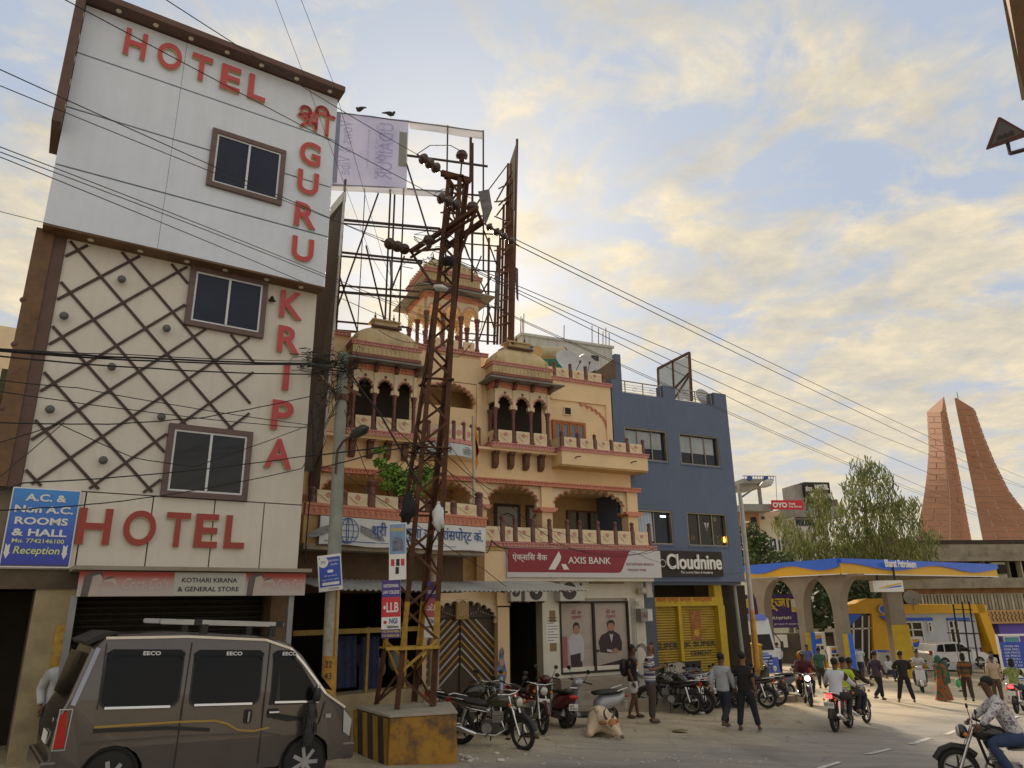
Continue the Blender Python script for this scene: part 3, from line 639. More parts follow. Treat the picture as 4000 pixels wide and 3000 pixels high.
# --- roof chhatri
def chhatri(cx,cy,z0):
    W,D=2.0,1.9;x0,x1,yf,yb=cx-W/2,cx+W/2,cy-D/2,cy+D/2;H=1.35;zt=z0+.1+H+.42
    j=pb(MB().box(x0-.1,x1+.1,yf-.1,yb+.1,z0-.12,z0),'chhatri',M_cr);J=lambda mb,n,m:mb.build(n,m,j)
    fx=[x0+.08,cx-.32,cx+.32,x1-.08]
    for y in (yf+.08,yb-.08):
        for x in fx:column(x,y,z0,z0+H,1.1,par=j)
    for x in (fx[0],fx[-1]):column(x,cy,z0,z0+H,1.1,par=j)
    for i in range(3):
        panel(fx[i]+.1,fx[i+1]-.1,yf+.05,z0+.02,z0+.48,par=j)
        for y in (yf,yb-.16):arch(fx[i],fx[i+1],z0+H+.0,zt,y,y+.14,(fx[i+1]-fx[i])/2-.1,.32,7,M_cr,M_pink,zb=z0+H-.01,par=j,rimw=.03,bulge=1.1)
    for xx in (x0,x1-.14):
        for (ya,yc) in ((yf+.14,cy),(cy,yb-.14)):
            poly=[(ya,z0+H),(ya,zt),(yc,zt),(yc,z0+H)]+lobes((ya+yc)/2,(yc-ya)/2-.1,z0+H,.32,7,1.1)
            J(MB().prism(poly,xx,xx+.14,axis='x'),'arch',M_cr)
    relief(x0-.03,x1+.03,yf-.05,zt,zt+.15,M_salm,ret=yb,par=j)
    J(MB().box(x0,x1,yf,yb,zt+.15,zt+.45),'frieze',M_or)
    ze=zt+.42;E=.4
    J(MB().add([(x0-E,yf-E,ze-.16),(x1+E,yf-E,ze-.16),(x1+E,yb+E,ze-.16),(x0-E,yb+E,ze-.16),(x0,yf,ze+.06),(x1,yf,ze+.06),(x1,yb,ze+.06),(x0,yb,ze+.06),(x0-E,yf-E,ze-.2),(x1+E,yf-E,ze-.2),(x1+E,yb+E,ze-.2),(x0-E,yb+E,ze-.2)],
      [(0,1,5,4),(1,2,6,5),(2,3,7,6),(3,0,4,7),(8,9,1,0),(9,10,2,1),(10,11,3,2),(11,8,0,3),(8,11,10,9)]),'eave',M_slab)
    zc=ze+.06
    J(MB().box(x0-.04,x1+.04,yf-.06,yb+.06,zc,zc+.12),'maroon_band',MATS['dusty_maroon'])
    fr=J(MB().box(x0,x1,yf-.01,yb,zc+.12,zc+.42),'frieze',M_dome);c=MB()
    for i in range(18):a=x0+.1+(W-.2)*i/17;c.lathe([(.035,yf-.03),(.035,yf-.01)],(a,0,zc+.33),6,'y',smooth=False).box(a-.014,a+.014,yf-.03,yf-.01,zc+.17,zc+.32)
    for i in range(16):a=yf+.1+(D-.2)*i/15;c.lathe([(.035,x0-.02),(.035,x0)],(0,a,zc+.33),6,'x',smooth=False).box(x0-.02,x0,a-.014,a+.014,zc+.17,zc+.32)
    c.build('carving',M_dome,fr)
    relief(x0-.06,x1+.06,yf-.08,zc+.42,zc+.54,M_pink,ret=yb,par=j)
    zd=zc+.54;d=MB();ring=[];K=8
    for i in range(K+1):
        t_=i/K;s_=(1-t_**2.0)*.66+.34;z_=zd+.75*(t_**.85)
        for k_ in range(28):
            a=2*PI*k_/28+PI/28;ca,sa=math.cos(a),math.sin(a);ring.append((cx+W/2*s_*math.copysign(abs(ca)**.4,ca),cy+D/2*s_*math.copysign(abs(sa)**.4,sa),z_))
    d.add(ring,[(i*28+k_,i*28+(k_+1)%28,(i+1)*28+(k_+1)%28,(i+1)*28+k_) for i in range(K) for k_ in range(28)]+[tuple(range(K*28,K*28+28))],True)
    dm=J(d,'dome',M_dome);c=MB()
    for i in range(9):
        a=x0+.16+(W-.32)*i/8
        for r_,z_ in ((.1,.09),(.08,.19),(.06,.28)):c.ball((a,yf+.02+.1*z_,zd+z_),r_,8,4,1,.5,.45)
        a=yf+.16+(D-.32)*i/8
        for r_,z_ in ((.1,.09),(.08,.19),(.06,.28)):c.ball((x0+.02+.1*z_,a,zd+z_),r_,8,4,.5,1,.45)
    c.build('carving',M_dome,dm)
    for i in range(3):J(MB().lathe([(.07,zd+.74),(.03,zd+.8),(.09,zd+.87),(.03,zd+.95),(.015,zd+1.1)],(cx-.4+.4*i,cy,0),8),'finial',M_brk)
chhatri(-3.42,2.7,10.95)
pb(MB().box(-4.6,-2.25,1.5,3.9,10.6,10.84),'roof_plinth',M_or)
# --- left side wall above the neighbour's roof: dark render with a white flashing
pb(MB().box(XL-.06,XL-.005,1.08,7,3,10.9),'flashing',mat('whitewash',(.5,.48,.45),.8,var=.1))
# --- bank at street level
M_bw=mat('bank_white_wall',(.72,.69,.6),.7,var=.1,vs_=2,grime=.35,gcol=(.3,.26,.2))
pb(MB().box(-2.4,XR,.05,.6,3.60,4.44),'beam',M_bw);pb(MB().box(-3.05,-2.4,.05,.6,3.4,4.44),'beam',M_or)
xs_=lambda px,py=2450,y=.6:sy(px,py,y)[0]
dL,dR,pR,fR,eR=xs_(1984),xs_(2120),xs_(2193),xs_(2456),xs_(2522)
pb(MB().box(dR,pR,.6,1.0,.3,3.1).box(fR,eR,.6,1.0,.3,3.1).box(pR,fR,.62,1.0,.3,1.12),'wall',M_bw)
pb(MB().box(dR,eR,.6,1.2,3.1,3.6),'wall',M_bw);pb(MB().box(pR,fR,.72,1.2,2.7,3.1),'wall',M_bw);pb(MB().box(dR,eR,1.2,1.3,.2,3.6),'rear_partition',M_dint)
pb(MB().box(dL,dR,3.5,3.6,.3,3.6).box(dL-.05,dL,.7,3.5,.3,3.6).box(dR,dR+.05,1,3.5,.3,3.6),'entrance_recess',M_dint)
pb(MB().box(dL+.7,dL+.9,2.2,2.25,.35,3.0),'entrance_door',mat('dim_door_leaf',(.07,.05,.04),.5,var=.1))
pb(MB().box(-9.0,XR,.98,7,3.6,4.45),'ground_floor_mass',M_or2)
#==================================================================terrace block with the transport company sign
ter=TF.root('terrace_building',x=2.3,z=.4,label='low terrace block with carved parapet above the corrugated awning and transport sign',cat='building')
def tb_(mb,name,m,par=None,**k):
    o=mb.build(name,m,par or ter,**k)
    if not par:o.location=(-2.3,0,-.4)
    return o
tz=lambda px,py,y=0:TF.sz(px,py,-y)
zc1=tz(1550,2012)[1];x_r=tz(1897,2040)[0]
tb_(MB().box(-.1,x_r,.05,4.2,zc1-.75,zc1-.12),'slab',M_or2); 
relief(-.1,x_r+.03,0,zc1-.12,zc1+.12,M_salm,step=.13,par=ter).location=(-2.3,0,-.4)
tp=[tz(p,1950)[0] for p in (1226,1347,1457,1576,1680,1778,1880)]
zt_,zp0=tz(1400,1925)[1],zc1+.13
for i,x in enumerate(tp):
    o=post(x,.1,zc1+.12,zt_+(.34 if i in (2,6) else .06),par=ter,w_=.2 if i in (2,6) else .17);o.location=(-2.3,0,-.4)
for a,c in zip(tp,tp[1:]):panel(a+.1,c-.1,.06,zp0,zt_,par=ter).location=(-2.3,0,-.4)
# transport company sign,slightly sagging flex
sx0,sx1=tz(1245,2030)[0],tz(1888,2060)[0];szt=tz(1500,2030)[1]-.02;szb=tz(1500,2138)[1]
sgn=TF.root('transport_sign',x=(sx0+sx1)/2,y=-.08,z=szb,label='white flex sign in blue Hindi lettering with a globe and tigers, below the carved parapet',cat='sign')
M_flex=mat('white_flex',(.72,.74,.75),.55,var=.05,vs_=1.5,streak=.25,gcol=(.45,.45,.42))
M_ink=mat('blue_print',(.03,.1,.33),.6,var=0);M_ink2=mat('black_print',(.02,.02,.03),.6,var=0)
wS,hS=(sx1-sx0)/2,szt-szb
b=MB();b.add([(-wS+2*wS*i/20,.01*math.sin(i*1.7+j),hS*j/4+.02*math.sin(i*.8)*(1-j/4)) for j in range(5) for i in range(21)],[(j*21+i,j*21+i+1,(j+1)*21+i+1,(j+1)*21+i) for j in range(4) for i in range(20)],True)
b.add([(-wS+2*wS*i/20,.03,hS*j/4) for j in (0,4) for i in range(21)],[(i,i+1,21+i+1,21+i) for i in range(20)])
b.build('flex_face',M_flex,sgn);MB().frame(-wS-.02,wS+.02,-.02,hS+.02,.03,.06,.03).build('sign_frame',M_brk,sgn)
def ring(mb,cx,cz,r,y,w_=.015,rx=1,n=24):
    P_=[(cx+r*rx*math.cos(2*PI*i/n),cz+r*math.sin(2*PI*i/n)) for i in range(n+1)]
    for a,c in zip(P_,P_[1:]):mb.bar((a[0],y,a[1]),(c[0],y,c[1]),.006,w_,up=(-(c[1]-a[1]),0,c[0]-a[0]))
    return mb
gx=-wS+.62;b=MB()
for rx in (1,.55,.1):ring(b,gx,hS*.52,.26,-.02,rx=rx)
for dz in (-.13,0,.13):b.box(gx-.24,gx+.24,-.022,-.018,hS*.52+dz-.006,hS*.52+dz+.006)
b.build('globe_print',M_ink,sgn)
for s_ in (-1,1):
    b=MB();x_=gx+s_*.3
    b.prism([(x_,hS*.75),(x_+s_*.3,hS*.6),(x_+s_*.55,hS*.38),(x_+s_*.62,hS*.2),(x_+s_*.45,hS*.22),(x_+s_*.25,hS*.32),(x_+s_*.02,hS*.5)],-.021,-.017);b.build('tiger_print',mat('grey_print',(.25,.26,.28),.6,var=.9,vs_=35),sgn)
text('श्री चारभुजा जी ट्रांसपोर्ट कं.',M_ink,sgn,-wS+1.2,.14,wS*2-1.3,hS*.66,y=-.022,ext=.002,bold=.01)
MB().box(-wS+.1,-wS+1.3,-.022,-.02,.07,.085).box(-wS+1.3,wS-.9,-.022,-.02,.07,.08).build('rule_print',M_ink,sgn)
# slab underside and shop below
zs0,zs1=szb-.14,szb
tb_(MB().box(-.1,x_r-.05,-.02,4.2,szb-.1,szb+.02),'slab_edge',mat('stained_concrete',(.3,.25,.18),.9,var=.3,grime=.5))
tb_(MB().box(-.1,x_r-.3,.5,4.2,3.25,szb-.1),'soffit_beam',mat('brown_beam',(.11,.065,.035),.85,var=.3))
SR=tz(1640,2500,.6)[0]
tb_(MB().box(-.1,SR,3.4,3.5,0,3.3).box(-.12,-.1,.2,3.4,0,3.3).box(SR,SR+.08,.6,3.4,0,3.3),'shop_interior',M_dint)
M_ybar=mat('mustard_steel',(.4,.26,.06),.55,var=.25,vs_=6,grime=.4)
X=lambda px,py,y=.3:tz(px,py,y)
for px in (1437,1585):x_=X(px,2500)[0];tb_(MB().box(x_-.03,x_+.03,.28,.34,.3,X(px,2450)[1]),'shop_post',M_ybar)
za=X(1300,2468)[1];tb_(MB().box(-.05,SR,.27,.33,za-.05,za+.05),'shop_rail',M_ybar)
zk=X(1350,2710)[1];tb_(MB().box(-.05,SR,.1,.7,0,zk),'shop_plinth',M_oldyel)
M_tarp=mat('blue_tarpaulin',(.025,.04,.12),.6,var=.5,vs_=5)
def drape(name,x0,x1,y,z0,z1,m,par,n=16,amp=.04,off=None):
    b=MB();b.add([(x0+(x1-x0)*i/n,y+amp*math.sin(i*1.5+j*.5),z0+(z1-z0)*j/5) for j in range(6) for i in range(n+1)],[(j*(n+1)+i,j*(n+1)+i+1,(j+1)*(n+1)+i+1,(j+1)*(n+1)+i) for j in range(5) for i in range(n)],True)
    o=b.build(name,m,par)
    if off:o.location=off
    return o
for a,c in ((1310,1430),(1445,1520)):
    drape('tarpaulin',X(a,2600)[0],X(c,2600)[0],.7,X(a,2700)[1],X(a,2490)[1],M_tarp,ter,off=(-2.3,0,-.4))
for px,py in ((1540,2580),(1400,2560),(1480,2610)):
    x_,z_=X(px,py,1.2);tb_(MB().ball((x_,1.2,z_),.18,10,6,.9,.8,1.3),'sack',mat('pale_sack',(.3,.3,.27),.9,var=.3))
# round pillar that carries the terrace corner
x_,_=X(1694,2300,.4);tb_(MB().lathe([(.13,.2),(.13,szb-.1)],(x_,.35,0),16),'pillar',mat('pinkish_plaster',(.5,.38,.28),.8,var=.15,grime=.3))
# corrugated awning
aw=TF.root('corrugated_awning',x=2,y=-.4,z=3.3,label='pale corrugated sheet awning running over the shop and gate below the transport sign',cat='awning')
def yz_for(px,py,z):
    r=ray(px,py);t=(z-CZ)/r.z;q=Vector((r.x*t,r.y*t)) - Vector(TF.world(2,-.4));return q.dot(TF.d),-q.dot(TF.n)
M_tin=mat('corrugated_tin',(.5,.52,.5),.45,.3,var=.15,vs_=2,grime=.4,gcol=(.25,.2,.15))
ax0,ax1=-2.2,5.3;b=MB();n=220;rows=[]
for j,(y,z) in enumerate(((-.75,-.02),(0,.09),(.9,.24))):
    for i in range(n+1):rows.append((ax0+(ax1-ax0)*i/n+(0 if j else 0),y+(.25*(i/n)),z+.022*math.cos(i*2*PI/4) - .03*math.sin(i/n*3)))
b.add(rows,[(j*(n+1)+i,j*(n+1)+i+1,(j+1)*(n+1)+i+1,(j+1)*(n+1)+i) for j in range(2) for i in range(n)])
o=b.build('sheet',M_tin,aw);md=o.modifiers.new('s','SOLIDIFY');md.thickness=.004
for x in (-1.9,.2,2.3,4.3):MB().bar((x,-.7,-.07),(x,.9,.17),.04).build('rafter',M_brk,aw)
# leafy plant growing on the terrace
pl=TF.root('terrace_plant',x=tz(1600,1900)[0],y=.5,z=zc1+.1,label='bright green leafy plant spilling over the carved terrace parapet behind the pylon',cat='plant')
M_leaf=mat('bright_leaf',(.2,.36,.05),.6,var=.35,vs_=6)
M_leaf2=mat('mid_leaf',(.1,.22,.04),.6,var=.35,vs_=6)
x_a,z_a=tz(1480,1760,.3);x_b,z_b=tz(1660,1880,.3)
def leaves(mb,c,rad,n,size,seed,flat=1.0):
    R=random.Random(seed)
    for _ in range(n):
        while True:
            v=Vector((R.uniform(-1,1),R.uniform(-1,1),R.uniform(-1,1)))
            if v.length < 1:break
        p=Vector(c)+Vector((v.x*rad[0],v.y*rad[1],v.z*rad[2]));s_=size*R.uniform(.6,1.3)
        a=Vector((R.gauss(0,1),R.gauss(0,1),R.gauss(0,.5))).normalized();u=a.cross(Vector((R.gauss(0,1),R.gauss(0,1),R.gauss(0,1)))).normalized()
        mb.add([p-a*s_,p+u*s_*.5,p+a*s_,p-u*s_*.5],[(0,1,2,3)])
x0_=tz(1600,1900)[0];zb0=zc1+.1
L1,L2=MB(),MB()
for (px,py,r_,n_) in ((1475,1760,.10,40),(1480,1810,.12,50),(1510,1850,.17,80),(1560,1870,.25,160),(1620,1880,.3,220),(1560,1905,.22,120),(1655,1850,.22,120),(1530,1835,.15,70),(1500,1900,.1,40),(1600,1920,.25,120)):
    x_,z_=tz(px,py,.2);leaves(L1 if n_ < 100 else L2,(x_-x0_,-.3,z_-zb0),(r_*1.25,r_,r_),int(n_*1.3),.055,px);leaves(L1,(x_-x0_,-.45,z_-zb0),(r_*1.25,r_,r_),n_,.055,px+1)
st=MB()
for px,py in ((1475,1760),(1560,1870),(1640,1850)):x_,z_=tz(px,py,.2);st.tube([(0,0,0),((x_-x0_)*.5,-.1,(z_-zb0)*.4),(x_-x0_,-.3,z_-zb0)],[.02,.014,.006],6)
L1.build('foliage',M_leaf,pl)['kind']='stuff';L2.build('foliage',M_leaf2,pl)['kind']='stuff';st.build('stem',M_brk,pl)

#==================================================================gate and its arch
gp=lambda px,py,y=.75:OF.sz(px,py,-y)
gL,gR=gp(1655,2600)[0],gp(1928,2600)[0];gB,gT=.15,gp(1800,2420)[1];gC=gp(1796,2500)[0]
arc_z=gp(1800,2255)[1]
pb(MB().box(gL-1.4,gL,.55,.9,0,3.6),'gate_pier',M_or);pb(MB().box(gp(1928,2500)[0]+.02,dL,.5,.9,0,gp(1960,2372)[1]),'gate_pier',M_or)
pb(MB().box(gL-1.4,dL,.62,.9,3.05,3.62),'gate_lintel',M_or)
arch(gL,gR+.03,2.55,3.1,.58,.72,(gR-gL)/2-.05,.42,13,M_cr,None,zb=2.45)
pb(MB().box(gp(1928,2350)[0]-.02,dL+.02,.46,.92,gp(1960,2366)[1],gp(1960,2232)[1]),'pier_capital',M_or)
gate=OF.root('metal_gate',x=gC,y=.75,z=gB,label='brown double leaf gate with white and yellow chevron strips',cat='gate')
M_gate=mat('brown_gate',(.075,.05,.035),.55,var=.2,vs_=5)
M_gy=mat('gate_yellow',(.5,.29,.05),.5,var=.12,vs_=8);M_gw=mat('gate_white',(.5,.48,.44),.5,var=.15,vs_=8)
hw_=(gR-gL)/2+.05;hT=gT-gB
for s_ in (-1,1):
    lf=MB().box(0,s_*hw_,0,.04,0,hT+.75).build('gate_leaf',M_gate,gate)
    for i in range(9): # chevron strips falling away from the centre line
        z0_=hT-.12-i*.2+.55
        a,c=Vector((s_*.03,z0_)),Vector((s_*hw_,z0_-hw_*.95))
        if a.y > hT:k_=(a.y-hT)/(a.y-c.y);a=a+(c-a)*k_
        if c.y < .05:
            if a.y < .1:continue
            k_=(a.y-.05)/(a.y-c.y);c=a+(c-a)*k_
        MB().bar((a.x,-.012,a.y),(c.x,-.012,c.y),.02,.045,up=(-(c.y-a.y),0,c.x-a.x)).build('chevron_strip',M_gy if i % 2 else M_gw,lf)
MB().box(-.02,.02,-.03,0,0,hT+.05).box(-hw_,hw_,-.02,0,hT,hT+.05).build('gate_bar',M_dark,gate)
for s_ in (-1,1):
    b=MB()
    for k_ in range(2):
        c0=s_*hw_*(.5+k_*.0); 
    for (x1_,z1_,x2_,z2_) in ((.1,.1,.5,.3),(.5,.3,.95,.1),(.5,.3,.5,.75),(.1,.55,.5,.75),(.5,.75,.95,.55)):
        for q in range(7):
            t_=q/6;b.ball((s_*hw_*(x1_+(x2_-x1_)*t_),-.02,hT+(z1_+(z2_-z1_)*t_)*.75),.022,6,4)
    o=b.build('white_garland',M_gw,gate);o['kind']='stuff'
x_,z_=gp(1800,2380);bx_=MB().box(x_-gC-.2,x_-gC+.2,-.14,0,z_-gB-.28,z_-gB+.28).build('notice_box',mat('tan_box',(.4,.28,.1),.6,var=.1),gate,bevel=.02)
MB().box(x_-gC-.13,x_-gC+.13,-.145,-.14,z_-gB-.2,z_-gB+.18).build('notice',mat('faded_print',(.45,.32,.16),.7,var=.5,vs_=30),bx_)
# painted figure on the round-cornered pier
x_,z_=gp(1960,2600,.48)
fg=pb(MB().prism([(x_-.07,z_-.9),(x_-.1,z_-.45),(x_-.17,z_-.2),(x_-.08,z_+.2),(x_-.05,z_+.42),(x_+.03,z_+.5),(x_+.09,z_+.4),(x_+.07,z_+.2),(x_+.17,z_-.2),(x_+.1,z_-.45),(x_+.07,z_-.9)],.492,.499),'painted_figure',mat('blue_wall_painting',(.16,.22,.38),.7,var=.7,vs_=9))
MB().box(x_-.16,x_+.16,.485,.491,z_-.24,z_-.17).build('sash',M_gy,fg);MB().lathe([(.055,.486),(.055,.491)],(x_,0,z_+.4),12,'y',smooth=False).build('face',mat('painted_face',(.3,.22,.2),.7,var=.3),fg);MB().box(x_-.035,x_+.035,.486,.491,z_-.85,z_-.3).build('fold',M_pale,fg);MB().box(x_-.06,x_+.05,.486,.491,z_+.0,z_+.18).build('blouse',M_pink,fg)

#==================================================================bank front
def flat_board(fac,name,x0,x1,y,z0,z1,label,cat,m,th=.05,group=None):
    r=fac.root(name,x=(x0+x1)/2,y=y,z=z0,label=label,cat=cat,group=group);return r
bx0,bx1=OF.sz(1980,2200)[0],OF.sz(2580,2200)[0];bz1,bz0=OF.sz(2280,2145)[1],OF.sz(2280,2256)[1]
bk=OF.root('bank_sign',x=(bx0+bx1)/2,y=-.02,z=bz0,label='long maroon and white bank sign with bilingual name and slanted logo',cat='sign')
M_mar=mat('bank_maroon',(.28,.022,.045),.4,var=.05);M_grey=mat('bank_pale_grey',(.62,.62,.66),.4,var=.03);M_pt=mat('print_dark_red',(.25,.03,.06),.5,var=0)
wB,hB=(bx1-bx0)/2,bz1-bz0
MB().box(-wB,wB,0,.16,0,hB).build('sign_box',M_grey,bk,bevel=.005)
k0=wB*.48
MB().prism([(-wB+.01,hB*.17),(k0-.25,hB*.17),(k0-.15,hB*.2),(k0-.08,hB*.3),(k0+.22,hB*.94),(k0+.3,hB-.01),(-wB+.01,hB-.01)],-.004,.0).build('maroon_field',M_mar,bk)
u=2*wB
text('ऐक्सिस बैंक',M_signw,bk,-wB+u*.03,hB*.5,u*.21,hB*.33,y=-.008,ext=.002,bold=.01)
text('AXIS BANK',M_signw,bk,-wB+u*.37,hB*.48,u*.28,hB*.24,y=-.008,ext=.002,bold=.012)
text('NATHDWARA BRANCH',M_pt,bk,-wB+u*.755,hB*.44,u*.19,hB*.1,y=-.004,ext=.002)
text('नाथद्वारा शाखा',M_pt,bk,-wB+u*.76,hB*.2,u*.13,hB*.12,y=-.004,ext=.002)
lx=-wB+u*.3
MB().prism([(lx-.3,hB*.27),(lx-.07,hB*.27),(lx+.12,hB*.58),(lx+.15,hB*.72),(lx+.07,hB*.9)],-.008,-.003).build('logo',M_signw,bk)
MB().prism([(lx+.15,hB*.46),(lx+.3,hB*.46),(lx+.42,hB*.27),(lx+.22,hB*.27)],-.008,-.003).build('logo',M_signw,bk)
C9=lambda cx,cy:(1900+cx*.5725,2050+cy*.5725)
def q9(cx,cy,y=.6):p=C9(cx,cy);return OF.sz(p[0],p[1],-y)
# air conditioner outdoor units
M_acw=mat('ac_white',(.58,.57,.52),.5,var=.1,grime=.3);M_acd=mat('ac_grille',(.045,.04,.035),.6,var=.2)
for (cx0,cx1,cy0,cy1,lb) in ((165,240,400,522,'narrow air conditioner outdoor unit farthest left under the bank sign'),(262,415,400,522,'middle air conditioner outdoor unit above the dark bank entrance'),(500,672,380,520,'largest air conditioner outdoor unit, round fan facing the street, over the posters')):
    x0,z1=q9(cx0,cy0,.25);x1,z0=q9(cx1,cy1,.25);w_,h_=x1-x0,z1-z0
    a=OF.root('air_conditioner',x=(x0+x1)/2,y=.25,z=z0,label=lb,cat='air conditioner',group='outdoor units under the bank sign')
    MB().box(-w_/2,w_/2,0,.33,0,h_).build('casing',M_acw,a,bevel=.015)
    fr_=min(h_*.42,w_*.36);fx_=-w_*.12 if w_ > .8 else 0
    g=MB().lathe([(fr_,-.012),(fr_,.0)],(fx_,0,h_*.5),28,'y',smooth=False).build('fan_grille',M_acd,a)
    b=MB()
    for k_ in range(1,6):ring(b,fx_,h_*.5,fr_*k_/6+.01,-.016,.006,n=28)
    b.build('grille_ring',mat('ac_ring',(.16,.15,.14),.5,var=0),g);MB().lathe([(fr_*.2,-.03),(fr_*.2,-.01)],(fx_,0,h_*.5),16,'y').build('hub',M_acw,g)
    MB().lathe([(.05,-.006),(.05,0)],(w_*.36,0,h_*.82),12,'y',smooth=False,sx=1).build('badge',M_ink,a)
    for x in (-w_*.35,w_*.35):MB().box(x-.02,x+.02,0,.36,-.04,0).build('bracket',M_brk,a)
tl=OF.root('tube_light',x=(q9(820,395)[0]),y=.55,z=q9(820,395)[1],label='unlit tube light fixed on the beam over the bank posters',cat='light')
MB().tube([(-.62,0,0),(.62,0,0)],.022,8).build('tube',M_oldyel,tl);MB().box(-.65,.65,.02,.05,-.03,.03).build('batten',M_brk,tl)
# posters in dark frames
x0,x1=q9(512,750)[0],q9(968,750)[0];z1,z0=q9(740,532)[1],q9(740,985)[1];xm=q9(738,750)[0]
pb(MB().box(x0-.05,x1+.05,.66,.7,z0-.1,z1+.05),'window_back',M_dint)
wfr=pb(MB().frame(x0-.05,x1+.05,z0-.1,z1+.05,.58,.66,.06).box(xm-.04,xm+.04,.59,.66,z0-.05,z1),'shop_window_frame',M_dark)
M_pink_p=mat('poster_beige',(.42,.36,.33),.35,var=.12,vs_=1.5);M_skin_p=mat('poster_skin',(.36,.2,.13),.5,var=.1);M_hair_p=mat('poster_hair',(.03,.02,.02),.5,var=0)
M_sh_w=mat('poster_white_shirt',(.5,.5,.56),.5,var=.08);M_suit=mat('poster_suit',(.035,.02,.03),.5,var=.1);M_desk=mat('poster_desk',(.38,.34,.31),.5,var=.08)
for i,(a,c,lb) in enumerate(((x0,xm-.04,'bank poster of a standing woman in a white shirt reading dil se open'),(xm+.04,x1,'bank poster of a seated man in a dark suit reading dil se open'))):
    p=OF.root('bank_poster',x=(a+c)/2,y=.655,z=z0,label=lb,cat='poster',group='posters in the bank window');w_,h_=c-a,z1-z0
    MB().box(-w_/2,w_/2,0,.005,0,h_).build('sheet',M_pink_p,p)
    text('dil se',M_pt,p,-.17,h_*.83,.36,.13,y=-.004,ext=.001,bold=.015);text('open',M_pt,p,-.17,h_*.745,.36,.12,y=-.004,ext=.001,bold=.015)
    def flat(pts,m,y=-.003,n='print'):return MB().prism([(x*w_,z*h_) for x,z in pts],y,y+.002).build(n,m,p)
    if i==0:
        flat([(-.5,0),(-.5,.5),(-.3,.5),(-.3,0)],mat('poster_pink',(.36,.12,.16),.5,var=.2));flat([(.1,.3),(.5,.3),(.5,.38),(.1,.38)],M_desk)
        flat([(-.2,0),(-.22,.25),(.12,.25),(.15,0)],M_suit,-.005);flat([(-.22,.22),(-.28,.45),(-.15,.53),(0,.55),(.12,.53),(.22,.4),(.2,.15),(.1,.12),(.1,.25)],M_sh_w,-.007)
        flat([(-.09,.55),(-.09,.63),(-.05,.68),(.04,.68),(.08,.63),(.08,.56),(.02,.52),(-.04,.52)],M_skin_p,-.009);flat([(-.1,.58),(-.11,.67),(-.04,.71),(.06,.7),(.1,.64),(.09,.6),(.05,.66),(-.06,.66)],M_hair_p,-.011)
    else:
        flat([(-.5,0),(-.5,.3),(.5,.1),(.5,0)],M_suit,-.005);flat([(-.5,.04),(-.5,.24),(-.1,.28),(.5,.27),(.5,.14)],M_desk,-.007)
        flat([(-.35,.24),(-.4,.4),(-.3,.5),(-.1,.55),(.1,.55),(.25,.5),(.32,.38),(.3,.26),(0,.22)],M_suit,-.009);flat([(-.06,.52),(0,.38),(.06,.52)],M_sh_w,-.011)
        flat([(-.1,.57),(-.1,.65),(-.04,.7),(.05,.7),(.1,.65),(.1,.57),(.04,.52),(-.04,.52)],M_skin_p,-.013);flat([(-.11,.62),(-.12,.69),(-.04,.73),(.06,.73),(.12,.69),(.11,.62),(.07,.68),(-.07,.68)],M_hair_p,-.015)
        flat([(-.1,.57),(-.07,.53),(0,.5),(.07,.53),(.1,.57),(.04,.56),(-.04,.56)],M_hair_p,-.015);flat([(0,.22),(.02,.28),(.12,.3),(.2,.26),(.15,.21)],M_skin_p,-.015);flat([(-.15,.25),(-.15,.29),(0,.27),(0,.23)],M_sh_w,-.013)
# papers on the white pillar
for (cx0,cx1,cy0,cy1,m,lb) in ((428,472,585,665,'brown','small brown notice pasted above the white timetable on the bank pillar'),(408,495,668,803,'white','white printed notice with ruled columns on the bank pillar'),(432,480,808,862,'brown','brown notice pasted lowest on the bank pillar')):
    x0,z1=q9(cx0,cy0);x1,z0=q9(cx1,cy1);n_=OF.root('pasted_notice',x=(x0+x1)/2,y=.595,z=z0,label=lb,cat='notice',group='notices on the bank pillar')
    MB().box((x0-x1)/2,(x1-x0)/2,0,.004,0,z1-z0).build('paper',mat('brown_paper',(.28,.19,.1),.8,var=.3,vs_=20) if m=='brown' else M_signw,n_)
    if m=='white':
        for k_ in range(9):MB().box((x0-x1)*.42,(x1-x0)*(.42 if k_ % 3 else .1),-.002,0,.06+k_*.08,.075+k_*.08).build('print_line',M_ink2,n_)
# steps,red mat,platform
st=OF.root('bank_steps',x=.5,y=0,z=-.1,label='worn concrete steps and platform in front of the bank posters',cat='steps')
M_conc=mat('worn_concrete',(.33,.29,.23),.9,var=.2,vs_=2.5,grime=.45,gcol=(.13,.1,.08),bump=.4,bs=20)
sx_=lambda cx,cy=1000,y=0:q9(cx,cy,y)[0]
a_=sx_(520)-.5
MB().box(a_,sx_(1000)-.5,.1,.6,.2,.95).build('step',M_conc,st,bevel=.02)
MB().box(a_,sx_(1000)-.5,-.3,.3,.2,.62).build('step',M_conc,st,bevel=.02)
MB().box(a_-.3,sx_(1090)-.3,-.95,.62,-.35,.42).build('platform',M_conc,st,bevel=.03)
en=OF.root('entrance_ramp',x=(dL+dR)/2,y=.2,z=-.1,label='concrete threshold slab before the dark bank entrance',cat='threshold')
MB().box(-1.0,.9,-.6,1.5,-.3,.35).build('slab',M_conc,en,bevel=.02)
rm=OF.root('red_mat',x=(dL+dR)/2+.1,y=.9,z=.25,label='red mat lying inside the dark bank entrance',cat='mat');MB().box(-.75,.6,-.35,.5,.0,.03).build('cloth',mat('red_mat_cloth',(.32,.02,.02),.95,var=.3,vs_=12),rm,bevel=.005)
